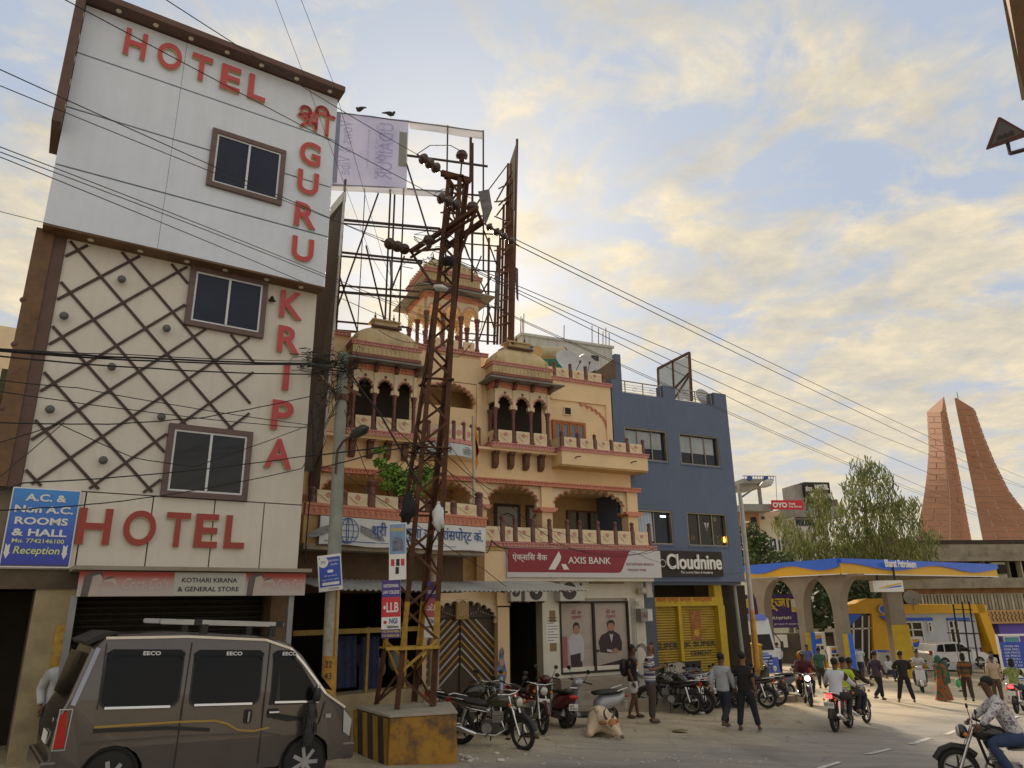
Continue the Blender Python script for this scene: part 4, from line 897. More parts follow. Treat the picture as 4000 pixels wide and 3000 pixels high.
# right white column details:camera,meter box,pipes,hose loops,blue-grey pier
x0,z1=q9(1088,370,.3);x1,z0=q9(1135,495,.3)
pc=OF.root('ragged_cloth',x=(x0+x1)/2,y=.3,z=z0,label='torn white cloth hanging over the blue pier beside the bank sign',cat='cloth');drape('cloth',(x0-x1)/2,(x1-x0)/2,0,0,z1-z0,M_acw,pc,8,.03)
x0,z1=q9(1048,572,.3);x1,z0=q9(1130,660,.3)
mbx=OF.root('meter_box',x=(x0+x1)/2,y=.35,z=z0,label='grey steel meter box with red scribbles on the bank corner column',cat='box')
w_=x1-x0;MB().box(-w_/2,w_/2,-.1,.22,0,z1-z0).build('casing',mat('grey_steel_box',(.3,.29,.27),.6,.2,var=.15),mbx,bevel=.012);MB().box(w_*.05,w_*.47,-.115,-.1,.03,z1-z0-.03).build('door',mat('pale_steel',(.6,.62,.62),.5,var=.05),mbx)
text('24x7',M_pt,mbx,-w_*.42,.12,.2,.18,y=-.105,ext=.002)
x_,z_=q9(1025,540,.5);cc=OF.root('security_camera',x=x_,y=.5,z=z_,label='white security camera on the bank corner column',cat='camera');MB().tube([(-.1,-.2,-.03),(.08,0,.03)],.045,10).build('housing',M_acw,cc);MB().box(-.02,.02,0,.1,.02,.1).build('bracket',M_acw,cc)
x_,z_=q9(1062,450,.5);fl=OF.root('round_lamp',x=x_,y=.4,z=z_,label='round white lamp fitting above the meter box',cat='light');MB().ball((0,0,0),.14,14,8,1,.6,.8).build('globe',M_acw,fl);MB().box(-.22,-.05,0,.12,-.1,.05).build('junction_box',M_oldyel,fl)
b=MB()
for k_,cx in enumerate((1000,1010,1022)):x_=q9(cx,700,.55)[0];b.tube([(x_,.55,3.1),(x_,.56,.6)],.018,6)
pb(b,'pipes',M_acw)
x_,z_=q9(1075,930,.2);hp=OF.root('cable_coil',x=x_,y=.35,z=z_,label='loops of grey cable hanging on the bank corner column',cat='cable')
for k_ in range(4):MB().tube([((.26+.02*k_)*math.cos(a*2*PI/20),-.02*k_,(.42+.03*k_)*math.sin(a*2*PI/20)) for a in range(21)],.012,5,caps=False).build('loop',mat('grey_cable',(.13,.13,.14),.6,var=0),hp)
cp=OF.sz(2520,2395)[0]
pb(MB().box(eR,OF.sz(2566,2450,-.6)[0],.62,1.2,-.3,3.6),'blue_pier',mat('blue_grey_paint',(.085,.105,.15),.6,var=.15,grime=.3))

#==================================================================blue building
blu=BF.root('blue_building',x=0,z=0,label='dark blue three storey building with aluminium windows and roof railings',cat='building')
M_blue_w=mat('blue_render',(.115,.155,.25),.7,var=.1,vs_=.9,streak=.3,gcol=(.075,.1,.165),bump=.25,bs=9)
bz=lambda px,py,y=0:BF.sz(px,py,-y)
bL,bR=bz(2388,1500)[0],bz(2834,1534)[0];zPar=bz(2789,1535)[1];zBot=bz(2730,2272)[1];zLow=bz(2600,1555)[1]
bb_=lambda mb,n,m,par=None,**k:mb.build(n,m,par or blu,**k)
rects=[((2438,1666),(2612,1806)),((2652,1690),(2817,1826)),((2490,1990),(2634,2128)),((2682,2000),(2848,2136))]
R_s=[(bz(*a)[0],bz(*c)[0],bz(*c)[1],bz(*a)[1]) for a,c in rects]
# wall built around its openings
zs_=[zBot,R_s[2][2],R_s[2][3],R_s[0][2],R_s[0][3],zLow]
for (za_,zb__,row) in ((zBot,R_s[2][2],None),(R_s[2][2],R_s[2][3],(2,3)),(R_s[2][3],R_s[0][2],None),(R_s[0][2],R_s[0][3],(0,1)),(R_s[0][3],zLow,None)):
    xs=[bL]+([v for k_ in row for v in (R_s[k_][0],R_s[k_][1])] if row else [])+[bR]
    for k_ in range(0,len(xs),2):bb_(MB().box(xs[k_],xs[k_+1],0,.25,za_,zb__),'wall',M_blue_w)
bb_(MB().box(bL,bR,1.3,9,zBot,zLow-.2).box(bR-.2,bR,.25,9,zBot,zLow).box(bL,bL+.2,.25,9,zBot,zLow),'rear_mass',M_blue_w)
bb_(MB().box(bL,bR,.25,9,zLow-.25,zLow-.05).box(bL,bR,.2,3,zBot-.1,zBot),'slab',M_blue_w)
for px0,px1,py in ((2388,2424,1480),(2588,2634,1505),(2786,2834,1533)):a,z_=bz(px0,py);c=bz(px1,py)[0];bb_(MB().box(a,c,0,.4,zLow,z_),'parapet_pier',M_blue_w)
M_steel=mat('railing_steel',(.32,.28,.22),.35,.7,var=.1)
for px0,px1,py in ((2426,2588,1486),(2636,2784,1512)):
    a,z_=bz(px0,py,.1);c=bz(px1,py,.1)[0];h_=zPar-zLow-.03
    r_=bb_(MB().tube([(a,.1,zLow+h_),(c,.1,zLow+h_)],.022,6),'railing',M_steel)
    for k_ in range(4):MB().tube([(a,.1,zLow+h_*(k_+.6)/5),(c,.1,zLow+h_*(k_+.6)/5)],.009,5).build('rail',M_steel,r_)
    for t_ in (.08,.5,.92):x_=a+(c-a)*t_;MB().tube([(x_,.1,zLow),(x_,.1,zLow+h_)],.02,6).build('baluster',M_steel,r_)
    for t_ in (.3,.7):ring(MB(),a+(c-a)*t_,zLow+h_*.4,.08,.09,.012,n=14).build('ring',M_steel,r_)
M_film=mat('pale_window_film',(.33,.38,.42),.3,var=.2,vs_=1.5,streak=.3);M_al2=mat('old_aluminium',(.3,.27,.2),.45,.4,var=.15)
def bwin(r,film,nm,dark=None):
    x0,x1,z0,z1=r
    f=bb_(MB().frame(x0,x1,z0,z1,.02,.2,.045),'window_frame',M_al2);W=x1-x0
    MB().box(x0,x1,.15,.16,z0,z1).build('pane',M_glass,f)
    for k_ in range(1,nm):MB().box(x0+W*k_/nm-.02,x0+W*k_/nm+.02,.1,.17,z0+.04,z1-.04).build('mullion',M_al2,f)
    if film:MB().box(x0+.05,x1-.18,.142,.148,z0+(z1-z0)*.4,z1-.08).build('window_film',M_film,f)
    bb_(MB().box(x0-.03,x1+.03,-.03,.1,z0-.05,z0),'sill',M_blue_w)
    return f
bwin(R_s[0],1,3);bwin(R_s[1],1,3)
f3=bwin(R_s[2],0,2);f4=bwin(R_s[3],0,3)
x0,x1,z0,z1=R_s[2]
drape('curtain',x0+.05,x0+(x1-x0)*.46,.12,z0+.1,z1-.06,mat('pale_blue_curtain',(.45,.55,.68),.8,var=.1),f3,20,.02)
MB().box(x0+(x1-x0)*.72,x0+(x1-x0)*.88,.135,.14,z1-.2,z1-.15).build('lit_tube',mat('lit_tube_glow',(.9,1,.9),.5,emit=2.0,var=0),f3)
x0,x1,z0,z1=R_s[3];w_,h_=x1-x0,z1-z0
ps_=MB().box(x0+.05,x1-.12,.14,.147,z0+.05,z1-.05).build('salon_poster',mat('black_poster',(.02,.017,.016),.3,var=.3),f4)
for pts,m in (([(.46,.95-.02),(.5,.97),(.57,.97),(.6,.92),(.59,.85),(.53,.8),(.48,.85)],M_hair_p),([(.48,.87),(.49,.94),(.57,.94),(.585,.87),(.53,.8)],M_skin_p),([(.47,.78),(.6,.78),(.54,.5)],M_sh_w),([(.53,.78),(.55,.78),(.555,.58),(.54,.54),(.525,.58)],M_hair_p),([(.1,.2),(.12,.33),(.17,.36),(.22,.3),(.2,.18)],mat('poster_dim_skin',(.12,.07,.04),.5,var=.3))):
    MB().prism([(x0+a*w_,z0+c*h_*.92) for a,c in pts],.136-.001*len(pts),.139).build('print',m,ps_)
for cx_ in (.73,.85):ring(MB(),x0+cx_*w_,z0+.2*h_,.16,.134,.008,n=20).build('ring_print',mat('grey_line',(.3,.28,.26),.5,var=0),ps_)
ring(MB(),x0+.76*w_,z0+.84*h_,.055,.134,.02,n=14).build('logo_print',mat('gold_print',(.5,.4,.2),.5,var=0),ps_)
MB().ball((x0+.945*w_,.1,z0+.22*h_),.05,8,6,.7,.5,2.2).build('lit_lamp',mat('amber_lamp',(1,.45,.05),.5,emit=3.0,var=0),f4)
# black salon board
x0,z1=bz(2575,2150,-.1);x1,z0=bz(2826,2252,-.1);w_,h_=x1-x0,z1-z0
sb_=BF.root('salon_sign',x=(x0+x1)/2,y=-.12,z=z0,label='black sign with raised white letters reading Cloudnine on the blue building',cat='sign')
MB().box(-w_/2,w_/2,0,.1,0,h_).build('sign_board',M_dark,sb_,bevel=.005)
text('Cloudnine',M_signw,sb_,-w_*.42,h_*.27,w_*.88,h_*.6,y=-.05,ext=.03,bold=.02);text('The Luxury Salon & Academy',M_signw,sb_,-w_*.2,h_*.08,w_*.52,h_*.13,y=-.01,ext=.004,bold=.01)
ring(MB(),-w_*.47,h_*.5,.12,-.02,.02,n=18).build('logo',M_signw,sb_)
# roof hoarding frame and dish on the blue roof
def frame_px(fa,px,py,D):return pdir(px,py,D)
hb2=empty('roof_hoarding',(*pdir(2650,1480,28.5),zLow),math.radians(8),'rusty steel roof frame with torn translucent sheet on the blue building','hoarding')
def loc_px(px,py,D,o):v=at_depth(px,py,D)-Vector(o.location);c,s_=math.cos(-o.rotation_euler.z),math.sin(-o.rotation_euler.z);return Vector((v.x*c-v.y*s_,v.x*s_+v.y*c,v.z))
M_rust=mat('rusted_steel',(.13,.055,.03),.8,.2,var=.35,vs_=8)
q_=[loc_px(2570,1440,30,hb2),loc_px(2692,1378,26.6,hb2),loc_px(2702,1566,26.6,hb2),loc_px(2575,1550,30,hb2)]
for a,c in ((0,1),(1,2),(3,0)):MB().bar(q_[a],q_[c],.09).build('frame_bar',M_rust,hb2)
m0,m1=(q_[0]+q_[1])/2,(q_[2]+q_[3])/2;MB().bar(m0,m1,.08).build('frame_bar',M_rust,hb2);MB().bar(m1+(m0-m1)*.25,q_[2]+(q_[1]-q_[2])*.6,.07).build('frame_bar',M_rust,hb2)
MB().bar(m1,q_[2]+(q_[1]-q_[2])*.55,.06).build('frame_bar',M_rust,hb2)
b=MB();n_=10
b.add([q_[3].lerp(q_[2],i/n_).lerp(q_[0].lerp(q_[1],i/n_),j/n_*.95)+Vector((0,.05*math.sin(i*2.1+j),0)) for j in range(n_+1) for i in range(n_+1)],[(j*(n_+1)+i,j*(n_+1)+i+1,(j+1)*(n_+1)+i+1,(j+1)*(n_+1)+i) for j in range(n_) for i in range(n_)],True)
b.build('torn_sheet',mat('milky_sheet',(.42,.47,.46),.5,var=.2,vs_=.8,alpha=.85),hb2)
def dish(name,loc,r,rz,tilt,label,group=None):
    d=empty(name,loc,rz,label,'satellite dish',group)
    K=6;vs_=[(0,0,0)];n_=20;fs=[]
    for i in range(1,K+1):
        for j in range(n_):t_=2*PI*j/n_;rr=r*i/K;vs_.append((rr*math.cos(t_),.0-.28*r*(i/K)**2,rr*math.sin(t_)))
    fs+=[(0,1+j,1+(j+1)%n_) for j in range(n_)]+[(1+(i-1)*n_+j,1+i*n_+j,1+i*n_+(j+1)%n_,1+(i-1)*n_+(j+1)%n_) for i in range(1,K) for j in range(n_)]
    b=MB().add(vs_,fs,True);o=b.build('reflector',mat('dish_grey',(.5,.52,.54),.5,var=.1),d);o.rotation_euler=(tilt,0,0);o.location=(0,0,r*.95)
    MB().bar((0,-.05,0),(0,-r*1.1,r*.75),.02).build('feed_arm',M_brk,d);MB().tube([(0,.05,-.25),(0,0,r*.9)],.025,6).build('mast',M_brk,d);MB().lathe([(.03,0),(.05,.08)],(0,-r*1.15,r*.75),8).build('feed_horn',M_brk,d)
    return d
p_=at_depth(2745,1565,27.4);dish('satellite_dish',(p_.x,p_.y,zLow),.42,.5,-.35,'grey satellite dish behind the blue building roof railing')
# yellow shop beneath
ysh=BF.root('yellow_shop',x=-.3,z=-.5,label='yellow painted shopfront with Hindi lettering and closed rolling shutter',cat='shop')
M_yel=mat('yellow_paint',(.52,.36,.02),.65,var=.12,vs_=2,grime=.3,gcol=(.25,.15,.03));M_yels=mat('yellow_shutter',(.42,.29,.035),.55,var=.15,vs_=3,grime=.3,gcol=(.2,.13,.03))
yz=lambda px,py,y=.35:(BF.sz(px,py,-y)[0]+.3,BF.sz(px,py,-y)[1]+.5)
K5=lambda cx,cy:(2500+cx*.3014,1950+cy*.3014)
y5=lambda cx,cy,y=.35:yz(*K5(cx,cy),y)
xa,xb,xc,xd=y5(190,1400)[0],y5(985,1400)[0],y5(1070,1400)[0],y5(480,1400)[0];zt1,zt0=y5(600,1270)[1],y5(600,1385)[1];zfl=.25
MB().box(xa,xc,.3,.6,zt0,zt1).build('fascia',M_yel,ysh);MB().box(xb,xc,.25,.65,zfl-.4,zt0).build('pillar',M_yel,ysh);MB().box(y5(950,1200)[0],y5(1045,1200)[0],.3,.6,zt1,zBot+.4).build('pillar',M_yel,ysh)
MB().box(xd,xd+.14,.3,.5,zfl-.4,zt0).build('pillar',M_yel,ysh)
MB().box(xa,xb,1.4,1.45,zt1,zBot+.4).build('dark_void',M_dint,ysh)
for (a,c) in ((xa,xd),(xd+.14,xb)):
    sh=MB().box(a,c,.47,.49,zfl-.3,zt0).build('rolling_shutter',M_yels,ysh)
    k_=0
    while zfl+k_*.085 < zt0-.05:MB().lathe([(.038,a),(.038,c)],(0,.46,zfl+k_*.085),6,'x').build('shutter_slat',M_yels,sh);k_+=1
M_redl=mat('red_paint_letters',(.42,.05,.03),.6,var=.2,vs_=20)
text('लाल एण्ड सन्स नाथद्वारा',M_redl,ysh,xa+.05,zt0+.1,y5(935,1320)[0]-xa-.1,(zt1-zt0)*.62,y=.294,ext=.002,bold=.015)
M_grn=mat('dark_green_letters',(.06,.05,.03),.6,var=.2)
C2=lambda cx,cy:(2650+cx*.5427,2100+cy*.5427)
zl0=yz(*C2(100,800))[1];zl1=yz(*C2(100,748))[1];zc0=yz(*C2(150,848))[1];zc1_=yz(*C2(150,815))[1]
text('JK SUPER',M_grn,ysh,xd+.2,zl0,xb-xd-.3,zl1-zl0,y=.418,ext=.002,bold=.02);text('CEMENT',M_grn,ysh,xd+.5,zc0,(xb-xd)*.55,zc1_-zc0,y=.418,ext=.002,bold=.015)
text('SUPER',M_grn,ysh,xa+.02,zl0,(xd-xa)-.05,zl1-zl0,y=.418,ext=.002,bold=.02)
ex,ez=yz(*C2(137,630));MB().prism([(ex-.2,ez-.5),(ex+.2,ez-.5),(ex+.25,ez+.5),(ex-.25,ez+.5)],.415,.42).build('shield_emblem',mat('faded_emblem',(.33,.12,.03),.6,var=.5,vs_=9),ysh);MB().lathe([(.12,.41),(.12,.414)],(ex,0,ez-.25),14,'y',smooth=False).build('emblem_disc',M_yel,ysh)
MB().box(xc+.02,xc+1.6,.8,6,zfl-1,zBot+.4).build('side_passage',M_dint,ysh)
#==================================================================pale block behind with solar heater
PF=Fac(pdir(2200,1330,33),math.radians(66))
pw=PF.root('rear_white_building',x=0,z=0,label='off-white weathered block behind the palace building with rooftop clutter',cat='building')
pz_=lambda px,py,y=0:PF.sz(px,py,-y)
M_offw=mat('weathered_white',(.55,.57,.54),.8,var=.1,vs_=.6,streak=.5,gcol=(.22,.22,.2))
a0,zt=pz_(2039,1310);a1=pz_(2391,1360)[0]
MB().box(a0,a1,0,5,6,zt).build('wall',M_offw,pw);MB().box(a0-.1,a1+.08,-.08,5,zt,zt+.12).build('roof_edge',M_offw,pw)
for (p0_,p1_) in (((2055,1350),(2160,1392)),((2310,1388),(2338,1410))):
    x0,z1=pz_(*p0_);x1,z0=pz_(*p1_);f=MB().frame(x0,x1,z0,z1,-.04,.02,.06).build('window_frame',M_dfr,pw);MB().box(x0+.05,x1-.05,-.02,-.01,z0+.05,z1-.05).build('pane',mat('blue_pane',(.12,.24,.4),.2,var=.2),f)
    for k_ in (1,2):MB().box(x0+(x1-x0)*k_/3-.03,x0+(x1-x0)*k_/3+.03,-.05,-.02,z0,z1).build('mullion',M_dfr,f)
for px in (2040,2046,2052,2210,2320,2345,2362,2374,2386):x_,z_=pz_(px,1330);MB().bar((x_,.2,zt),(x_+.05,.2,zt+.9+.5*rnd.random()),.03).build('rebar',M_rust,pw)
x_,z_=pz_(2225,1330);tk=PF.root('roof_tank',x=x_,y=1,z=zt+.1,label='dark covered tank on the off-white roof',cat='tank');MB().prism([(-.5,0),(.5,0),(.5,.45),(.2,.5),(-.4,.42)],0,1).build('tank',M_dint,tk)
# things standing on the palace building's right-hand roof
SF=lambda px,py,D:at_depth(px,py,D)
p_=SF(2150,1378,25.5);sh_=empty('solar_heater_tank',(p_.x,p_.y,p_.z-.3),.9,'cream cylinder of a solar water heater lying tilted on the roof','water heater')
MB().tube([(-.85,0,.1),(.75,0,.5)],.24,16).build('tank',mat('cream_tank',(.5,.42,.26),.5,var=.1),sh_);MB().lathe([(.25,0),(.25,.05)],(0,0,0),16,'x').build('end_cap',M_dark,sh_).location=(.75,0,.5)
p_=SF(2195,1412,26.5);gt=empty('green_tarp',(p_.x,p_.y,p_.z-.35),.35,'green cloth sheet stretched beside the roof heater','tarp');drape('cloth',-.85,.85,0,0,.55,mat('green_cloth',(.05,.3,.24),.8,var=.1),gt,10,.03)
p_=SF(2262,1425,25.6);sp_=empty('solar_collector',(p_.x,p_.y,p_.z-.5),.5,'tilted bare metal collector frame with reflective back on the roof','solar collector')
M_tinb=mat('bare_metal',(.5,.5,.48),.35,.6,var=.2)
MB().add([(-1.1,0,0),(.6,.5,1.15),(1.2,.4,.35),(-.5,-.1,-.5)],[(0,1,2,3)]).build('panel_back',M_dint,sp_)
for a,c in (((-1.1,0,0),(.6,.5,1.15)),((.6,.5,1.15),(1.2,.4,.35)),((1.2,.4,.35),(-.5,-.1,-.5)),((-1.1,0,0),(-.5,-.1,-.5))):MB().bar(a,c,.12,.1).build('panel_rim',M_tinb,sp_)
MB().bar((-.2,-.02,.3),(.3,.1,-.1),.3,.04).build('reflector_sheet',M_tinb,sp_)
p_=SF(2225,1478,24.6);dish('satellite_dish',(p_.x,p_.y,p_.z-.1),.62,.5,-.5,'large white satellite dish behind the roof parapet panels')
p_=SF(2290,1450,25);dish('satellite_dish',(p_.x,p_.y,p_.z-.15),.38,.2,-.35,'small grey satellite dish right of the large white one')
p_=SF(2345,1440,26);rp_=empty('rooftop_panel',(p_.x,p_.y,p_.z-.9),.45,'brown plywood panel with blue edge standing on the roof','panel');MB().prism([(-.8,.3),(.7,.55+.9),(.7,0),(-.8,0)],0,.1).build('board',mat('brown_board',(.16,.11,.07),.8,var=.2),rp_);MB().box(.7,.95,0,.2,-.3,1.6).build('post',M_blue_w,rp_)

#==================================================================roof hoardings of the palace building
HA=math.radians(78.5);HP=Fac(pdir(1310,1340,20.8),HA);hz_=lambda px,py:HP.sz(px,py)
hd=HP.root('banner_hoarding',x=0,z=10.5,label='tall steel roof hoarding with a back-lit mauve flex banner read from behind',cat='hoarding')
ho=lambda px,py:(hz_(px,py)[0],0,hz_(px,py)[1]-10.5)
M_steel_d=mat('dark_steel',(.055,.04,.032),.7,.3,var=.3,vs_=6)
vert=[(1330,700,1345,.07),(1513,740,1345,.06),(1530,760,1345,.06),(1567,735,1345,.05),(1744,490,1100,.05),(1888,510,1060,.05),(1410,735,1345,.03),(1845,560,1100,.07)]
for px,y0,y1,w_ in vert:
    x_=ho(px,y1)[0];z0,z1=ho(px,y1)[2],ho(px,y0)[2]
    x_=ho(px,(y0+y1)/2)[0];MB().bar((x_,0,max(.0,z0)),(x_,0,z1),w_).build('upright',M_steel_d,hd)
for (xa,ya,xb,yb,w_) in ((1330,858,1720,894,.07),(1330,872,1720,905,.04),(1327,985,1650,1020,.06),(1327,1000,1650,1030,.05),(1320,1115,1640,1140,.05),(1318,1140,1640,1165,.07),(1313,1255,1600,1280,.05),(1310,1290,1600,1312,.06),(1590,607,1905,650,.06),(1590,738,1890,765,.05),(1720,900,1900,915,.05),(1720,830,1900,845,.04),(1310,439,1889,515,.04)):
    MB().bar(ho(xa,ya),ho(xb,yb),w_).build('crossbar',M_steel_d,hd)
for (xa,ya,xb,yb) in ((1478,755,1320,1195),(1320,1060,1412,1340),(1588,640,1675,920),(1580,1000,1530,1130),(1744,770,1830,1000),(1880,770,1800,900),(1430,960,1520,1330)):
    MB().bar(ho(xa,ya),ho(xb,yb),.05).build('brace',M_steel_d,hd)
M_ban=bpy.data.materials.new('backlit_flex');M_ban.use_nodes=True;t=M_ban.node_tree;b_=t.nodes['Principled BSDF'];tl_=t.nodes.new('ShaderNodeBsdfTranslucent');mx_=t.nodes.new('ShaderNodeMixShader')
co=t.nodes.new('ShaderNodeTexCoord');nz=nd(t,'ShaderNodeTexNoise',inp={'Scale':.6,'Detail':4});t.links.new(co.outputs['Object'],nz.inputs['Vector']);rp2=ramp(t,[(.3,(.17,.19,.32)),(.7,(.26,.28,.4))]);t.links.new(nz.outputs[0],rp2.inputs[0])
t.links.new(rp2.outputs[0],b_.inputs['Base Color']);t.links.new(rp2.outputs[0],tl_.inputs[0]);mx_.inputs[0].default_value=.75;t.links.new(b_.outputs[0],mx_.inputs[1]);t.links.new(tl_.outputs[0],mx_.inputs[2]);t.links.new(mx_.outputs[0],t.nodes['Material Output'].inputs[0])
def clone_mat(m,name,c1,c2):
    n=m.copy();n.name=name
    for x in n.node_tree.nodes:
        if x.type=='VALTORGB':x.color_ramp.elements[0].color=(*c1,1);x.color_ramp.elements[1].color=(*c2,1)
    return n
M_ban2=clone_mat(M_ban,'backlit_flex_grey',(.25,.28,.36),(.36,.38,.42));M_ban3=clone_mat(M_ban,'flex_print_pale',(.6,.6,.75),(.68,.66,.8))
def hquad(pts,name,m,y=0,par=None,seg=8):
    P_=[Vector(ho(*p)) for p in pts];b=MB();b.add([P_[0].lerp(P_[1],i/seg).lerp(P_[3].lerp(P_[2],i/seg),j/seg)+Vector((0,y+.02*math.sin(i*1.3+j*.9),0)) for j in range(seg+1) for i in range(seg+1)],[(j*(seg+1)+i,j*(seg+1)+i+1,(j+1)*(seg+1)+i+1,(j+1)*(seg+1)+i) for j in range(seg) for i in range(seg)],True)
    return b.build(name,m,par or hd)
hquad([(1310,441),(1596,474),(1587,740),(1290,730)],'banner_sheet',M_ban,-.05)
hquad([(1596,474),(1889,515),(1886,550),(1600,505)],'banner_strip',M_ban2,-.05);hquad([(1292,722),(1750,750),(1752,778),(1290,748)],'banner_strip',M_ban2,-.09)
hquad([(1560,520),(1590,524),(1585,660),(1555,655)],'yellow_print',clone_mat(M_ban,'flex_print_green',(.36,.38,.3),(.4,.42,.3)),-.1,seg=2)
hquad([(1312,446),(1332,448),(1316,722),(1298,720)],'border_print',M_ban2,-.1,seg=2)
for s_,px,py,h_,w_ in (('UDAIPUR',1505,480,.5,2.2),('IN UNISON EXHIBITION',1470,490,.14,1.9),('HERALDS ONE OF THE MOST PREMIUM',1450,490,.13,2.1),('Engagement & Lifestyle Expo',1415,500,.12,1.6),('Vows & Vibe',1345,470,.42,2.1)):
    x_,_,z_=ho(px,py);o=text(s_,M_ban3,hd,0,0,w_,h_,ext=0,bold=.01,loc=(x_+.3,-.12,z_-h_*.2),rot=(-PI/2,PI/2,0),sx=1)
# torn rags and birds
hquad([(1862,765),(1905,758),(1918,830),(1890,900)],'torn_flex',mat('grey_rag',(.16,.16,.18),.8,var=.5,vs_=4),-.3,seg=4)
for px,py in ((1405,441),(1524,459)):
    p_=HP.world(ho(px,py)[0],0);b_r=empty('pigeon',(p_[0],p_[1],hz_(px,py)[1]+.02),rnd.uniform(0,6),'dark pigeon perched on the banner top edge'+(', left of the other' if px < 1450 else ', nearer the banner end'),'bird','pigeons on the banner')
    M_bird=mat('pigeon_grey',(.03,.03,.035),.7,var=.2);MB().ball((0,0,.13),.1,10,6,1.5,.8,.8).ball((.13,0,.22),.05,8,6).build('body',M_bird,b_r);MB().prism([(-.3,.08),(-.12,.1),(-.12,.17)],-.03,.03).build('tail',M_bird,b_r);MB().tube([(.0,0,0),(0,0,.07)],.008,4).build('leg',M_bird,b_r)
# edge-on hoarding on lattice masts to the right
eh=empty('side_hoarding',(*pdir(1965,1350,24),10.4),0,'rusty multi-mast roof hoarding seen nearly edge-on beside the chhatri','hoarding')
le=lambda px,py,D:at_depth(px,py,D)-Vector(eh.location)
for i,(px0,px1,y0,D) in enumerate(((1942,1955,900,24.6),(1955,1968,800,24.3),(1966,1985,640,24.0),(1975,1990,720,23.7),(1988,1998,640,23.3),(1995,2005,700,23),(2003,2020,545,22.4),(1930,1945,960,25.2),(1905,1910,930,25.8))):
    MB().bar(le(px0,1345,D),le(px1,y0,D),.09).build('mast',M_rust,eh)
R3=random.Random(5)
for k_ in range(22):
    y_=700+k_*30;D1,D2=R3.choice((24.6,24.3,25.2)),R3.choice((23.3,23,22.6));a=le(1948-(k_ % 3)*8,y_+R3.uniform(-30,60),D1);c=le(2000,y_+R3.uniform(-60,30),D2)
    MB().bar(a,c,.045).build('brace',M_rust,eh)
for y_ in (905,950,1010,1050,1130,1190,1250,1300,1325):MB().bar(le(1800,y_,26),le(1945,y_+12,25),.045).build('crossbar',M_steel_d,eh)
for (xa,ya,xb,yb) in ((1880,1000,1820,1150),(1830,1000,1900,1150),(1890,1150,1935,1300),(1860,1180,1920,1080),(1890,900,1950,1060),(1915,1200,1870,1330),(1985,640,1880,780)):MB().bar(le(xa,ya,25.8),le(xb,yb,25),.04).build('brace',M_steel_d,eh)
b=MB();q_=[le(2020,548,22.2),le(1985,655,24.0),le(1982,800,24.0),le(2018,830,22.2)];b.add(q_,[(0,1,2,3)]);b.build('sheet',mat('faded_sheet',(.2,.17,.14),.8,var=.3),eh)
for (xa,ya,w_,h_) in ((1932,1060,18,150),(2010,1040,14,140),(1520,1010,14,120)):
    D=23.5 if xa > 1600 else 20.9;o=MB().add([le(xa,ya,D),le(xa+w_,ya+10,D),le(xa+w_*1.1,ya+h_,D),le(xa+w_*.5,ya+h_*.9,D+.1)],[(0,1,2,3)]).build('rag',MATS['grey_rag'],eh)
# dark sheeting and brick party wall between the hotel and the palace building
dk=empty('party_wall',(*OF.world(-7.8,1.0),0),OF.rz,'tall dark brown sheet wall in the gap between the hotel and palace building','wall')
zt_=OF.sz(1344,790,-1)[1]
OPX=lambda px,py,D:at_depth(px,py,D)-Vector(dk.location)
M_dkw=mat('dark_brown_sheet',(.07,.042,.028),.75,var=.4,vs_=1.5,grime=.3)
def lp(px,py,D):v=OPX(px,py,D);c,s_=math.cos(-OF.rz),math.sin(-OF.rz);return Vector((v.x*c-v.y*s_,v.x*s_+v.y*c,v.z))
b=MB();b.add([lp(1346,768,18.2),lp(1240,850,20.5),lp(1200,1150,20.5),lp(1327,1000,18.2)],[(0,1,2,3)]);o=b.build('upper_sheet',M_dkw,dk)
b=MB();b.add([lp(1327,1000,18.2),lp(1200,1150,20.5),lp(1150,2000,20.5),lp(1262,1740,18.2)],[(0,1,2,3)]);b.build('lower_sheet',M_dkw,dk)
b=MB();b.add([lp(1262,1735,18.3),lp(1150,1990,20.4),lp(1150,2250,20.4),lp(1222,2250,18.3)],[(0,1,2,3)]);b.build('brick_wall',mat('raw_brick',(.12,.07,.045),.9,var=.4,vs_=4,bump=.6,bs=8),dk)
MB().bar(lp(1346,768,18.18),lp(1327,1000,18.18),.06).build('edge_post',M_tinb,dk);MB().bar(lp(1327,1000,18.18),lp(1266,1735,18.18),.05).build('edge_post',MATS['whitewash'],dk)
MB().bar(lp(1346,768,18.2),lp(1270,860,19.5),.1,.3).build('torn_top',M_tin,dk)
#==================================================================parked van
VX=Vector((math.cos(math.radians(37)),math.sin(math.radians(37))))
fh=ground_at(1230,2985+0);fr_hub=Vector((-3.0,11.25))
VSC=1.035
vo=fr_hub - VX*3.0*1.06   # rear bumper plane,near side line
van=empty('parked_van',(vo.x,vo.y,G(*vo)),math.radians(37),'brown-grey minivan with roof bars, gold side stripe and black tassel at its mirror','van')
van.rotation_euler=(0,math.atan(-(GX*VX.x+GY*VX.y)),math.radians(37))
M_van=mat('van_paint',(.125,.108,.098),.22,.55,var=.08,vs_=2,coat=.5,grime=.25,gcol=(.13,.11,.09));M_blk=mat('black_plastic',(.018,.018,.018),.5,var=.15);M_chr=mat('chrome',(.7,.7,.72),.15,.9,var=.05)
M_tyre=mat('tyre',(.022,.021,.02),.85,var=.2,vs_=12);M_alloy=mat('wheel_silver',(.45,.45,.46),.35,.6,var=.15);M_tred=mat('tail_lamp_red',(.45,.02,.015),.2,var=.1);M_tglass=mat('tinted_glass',(.008,.008,.009),.12,var=.1,spec=.22)
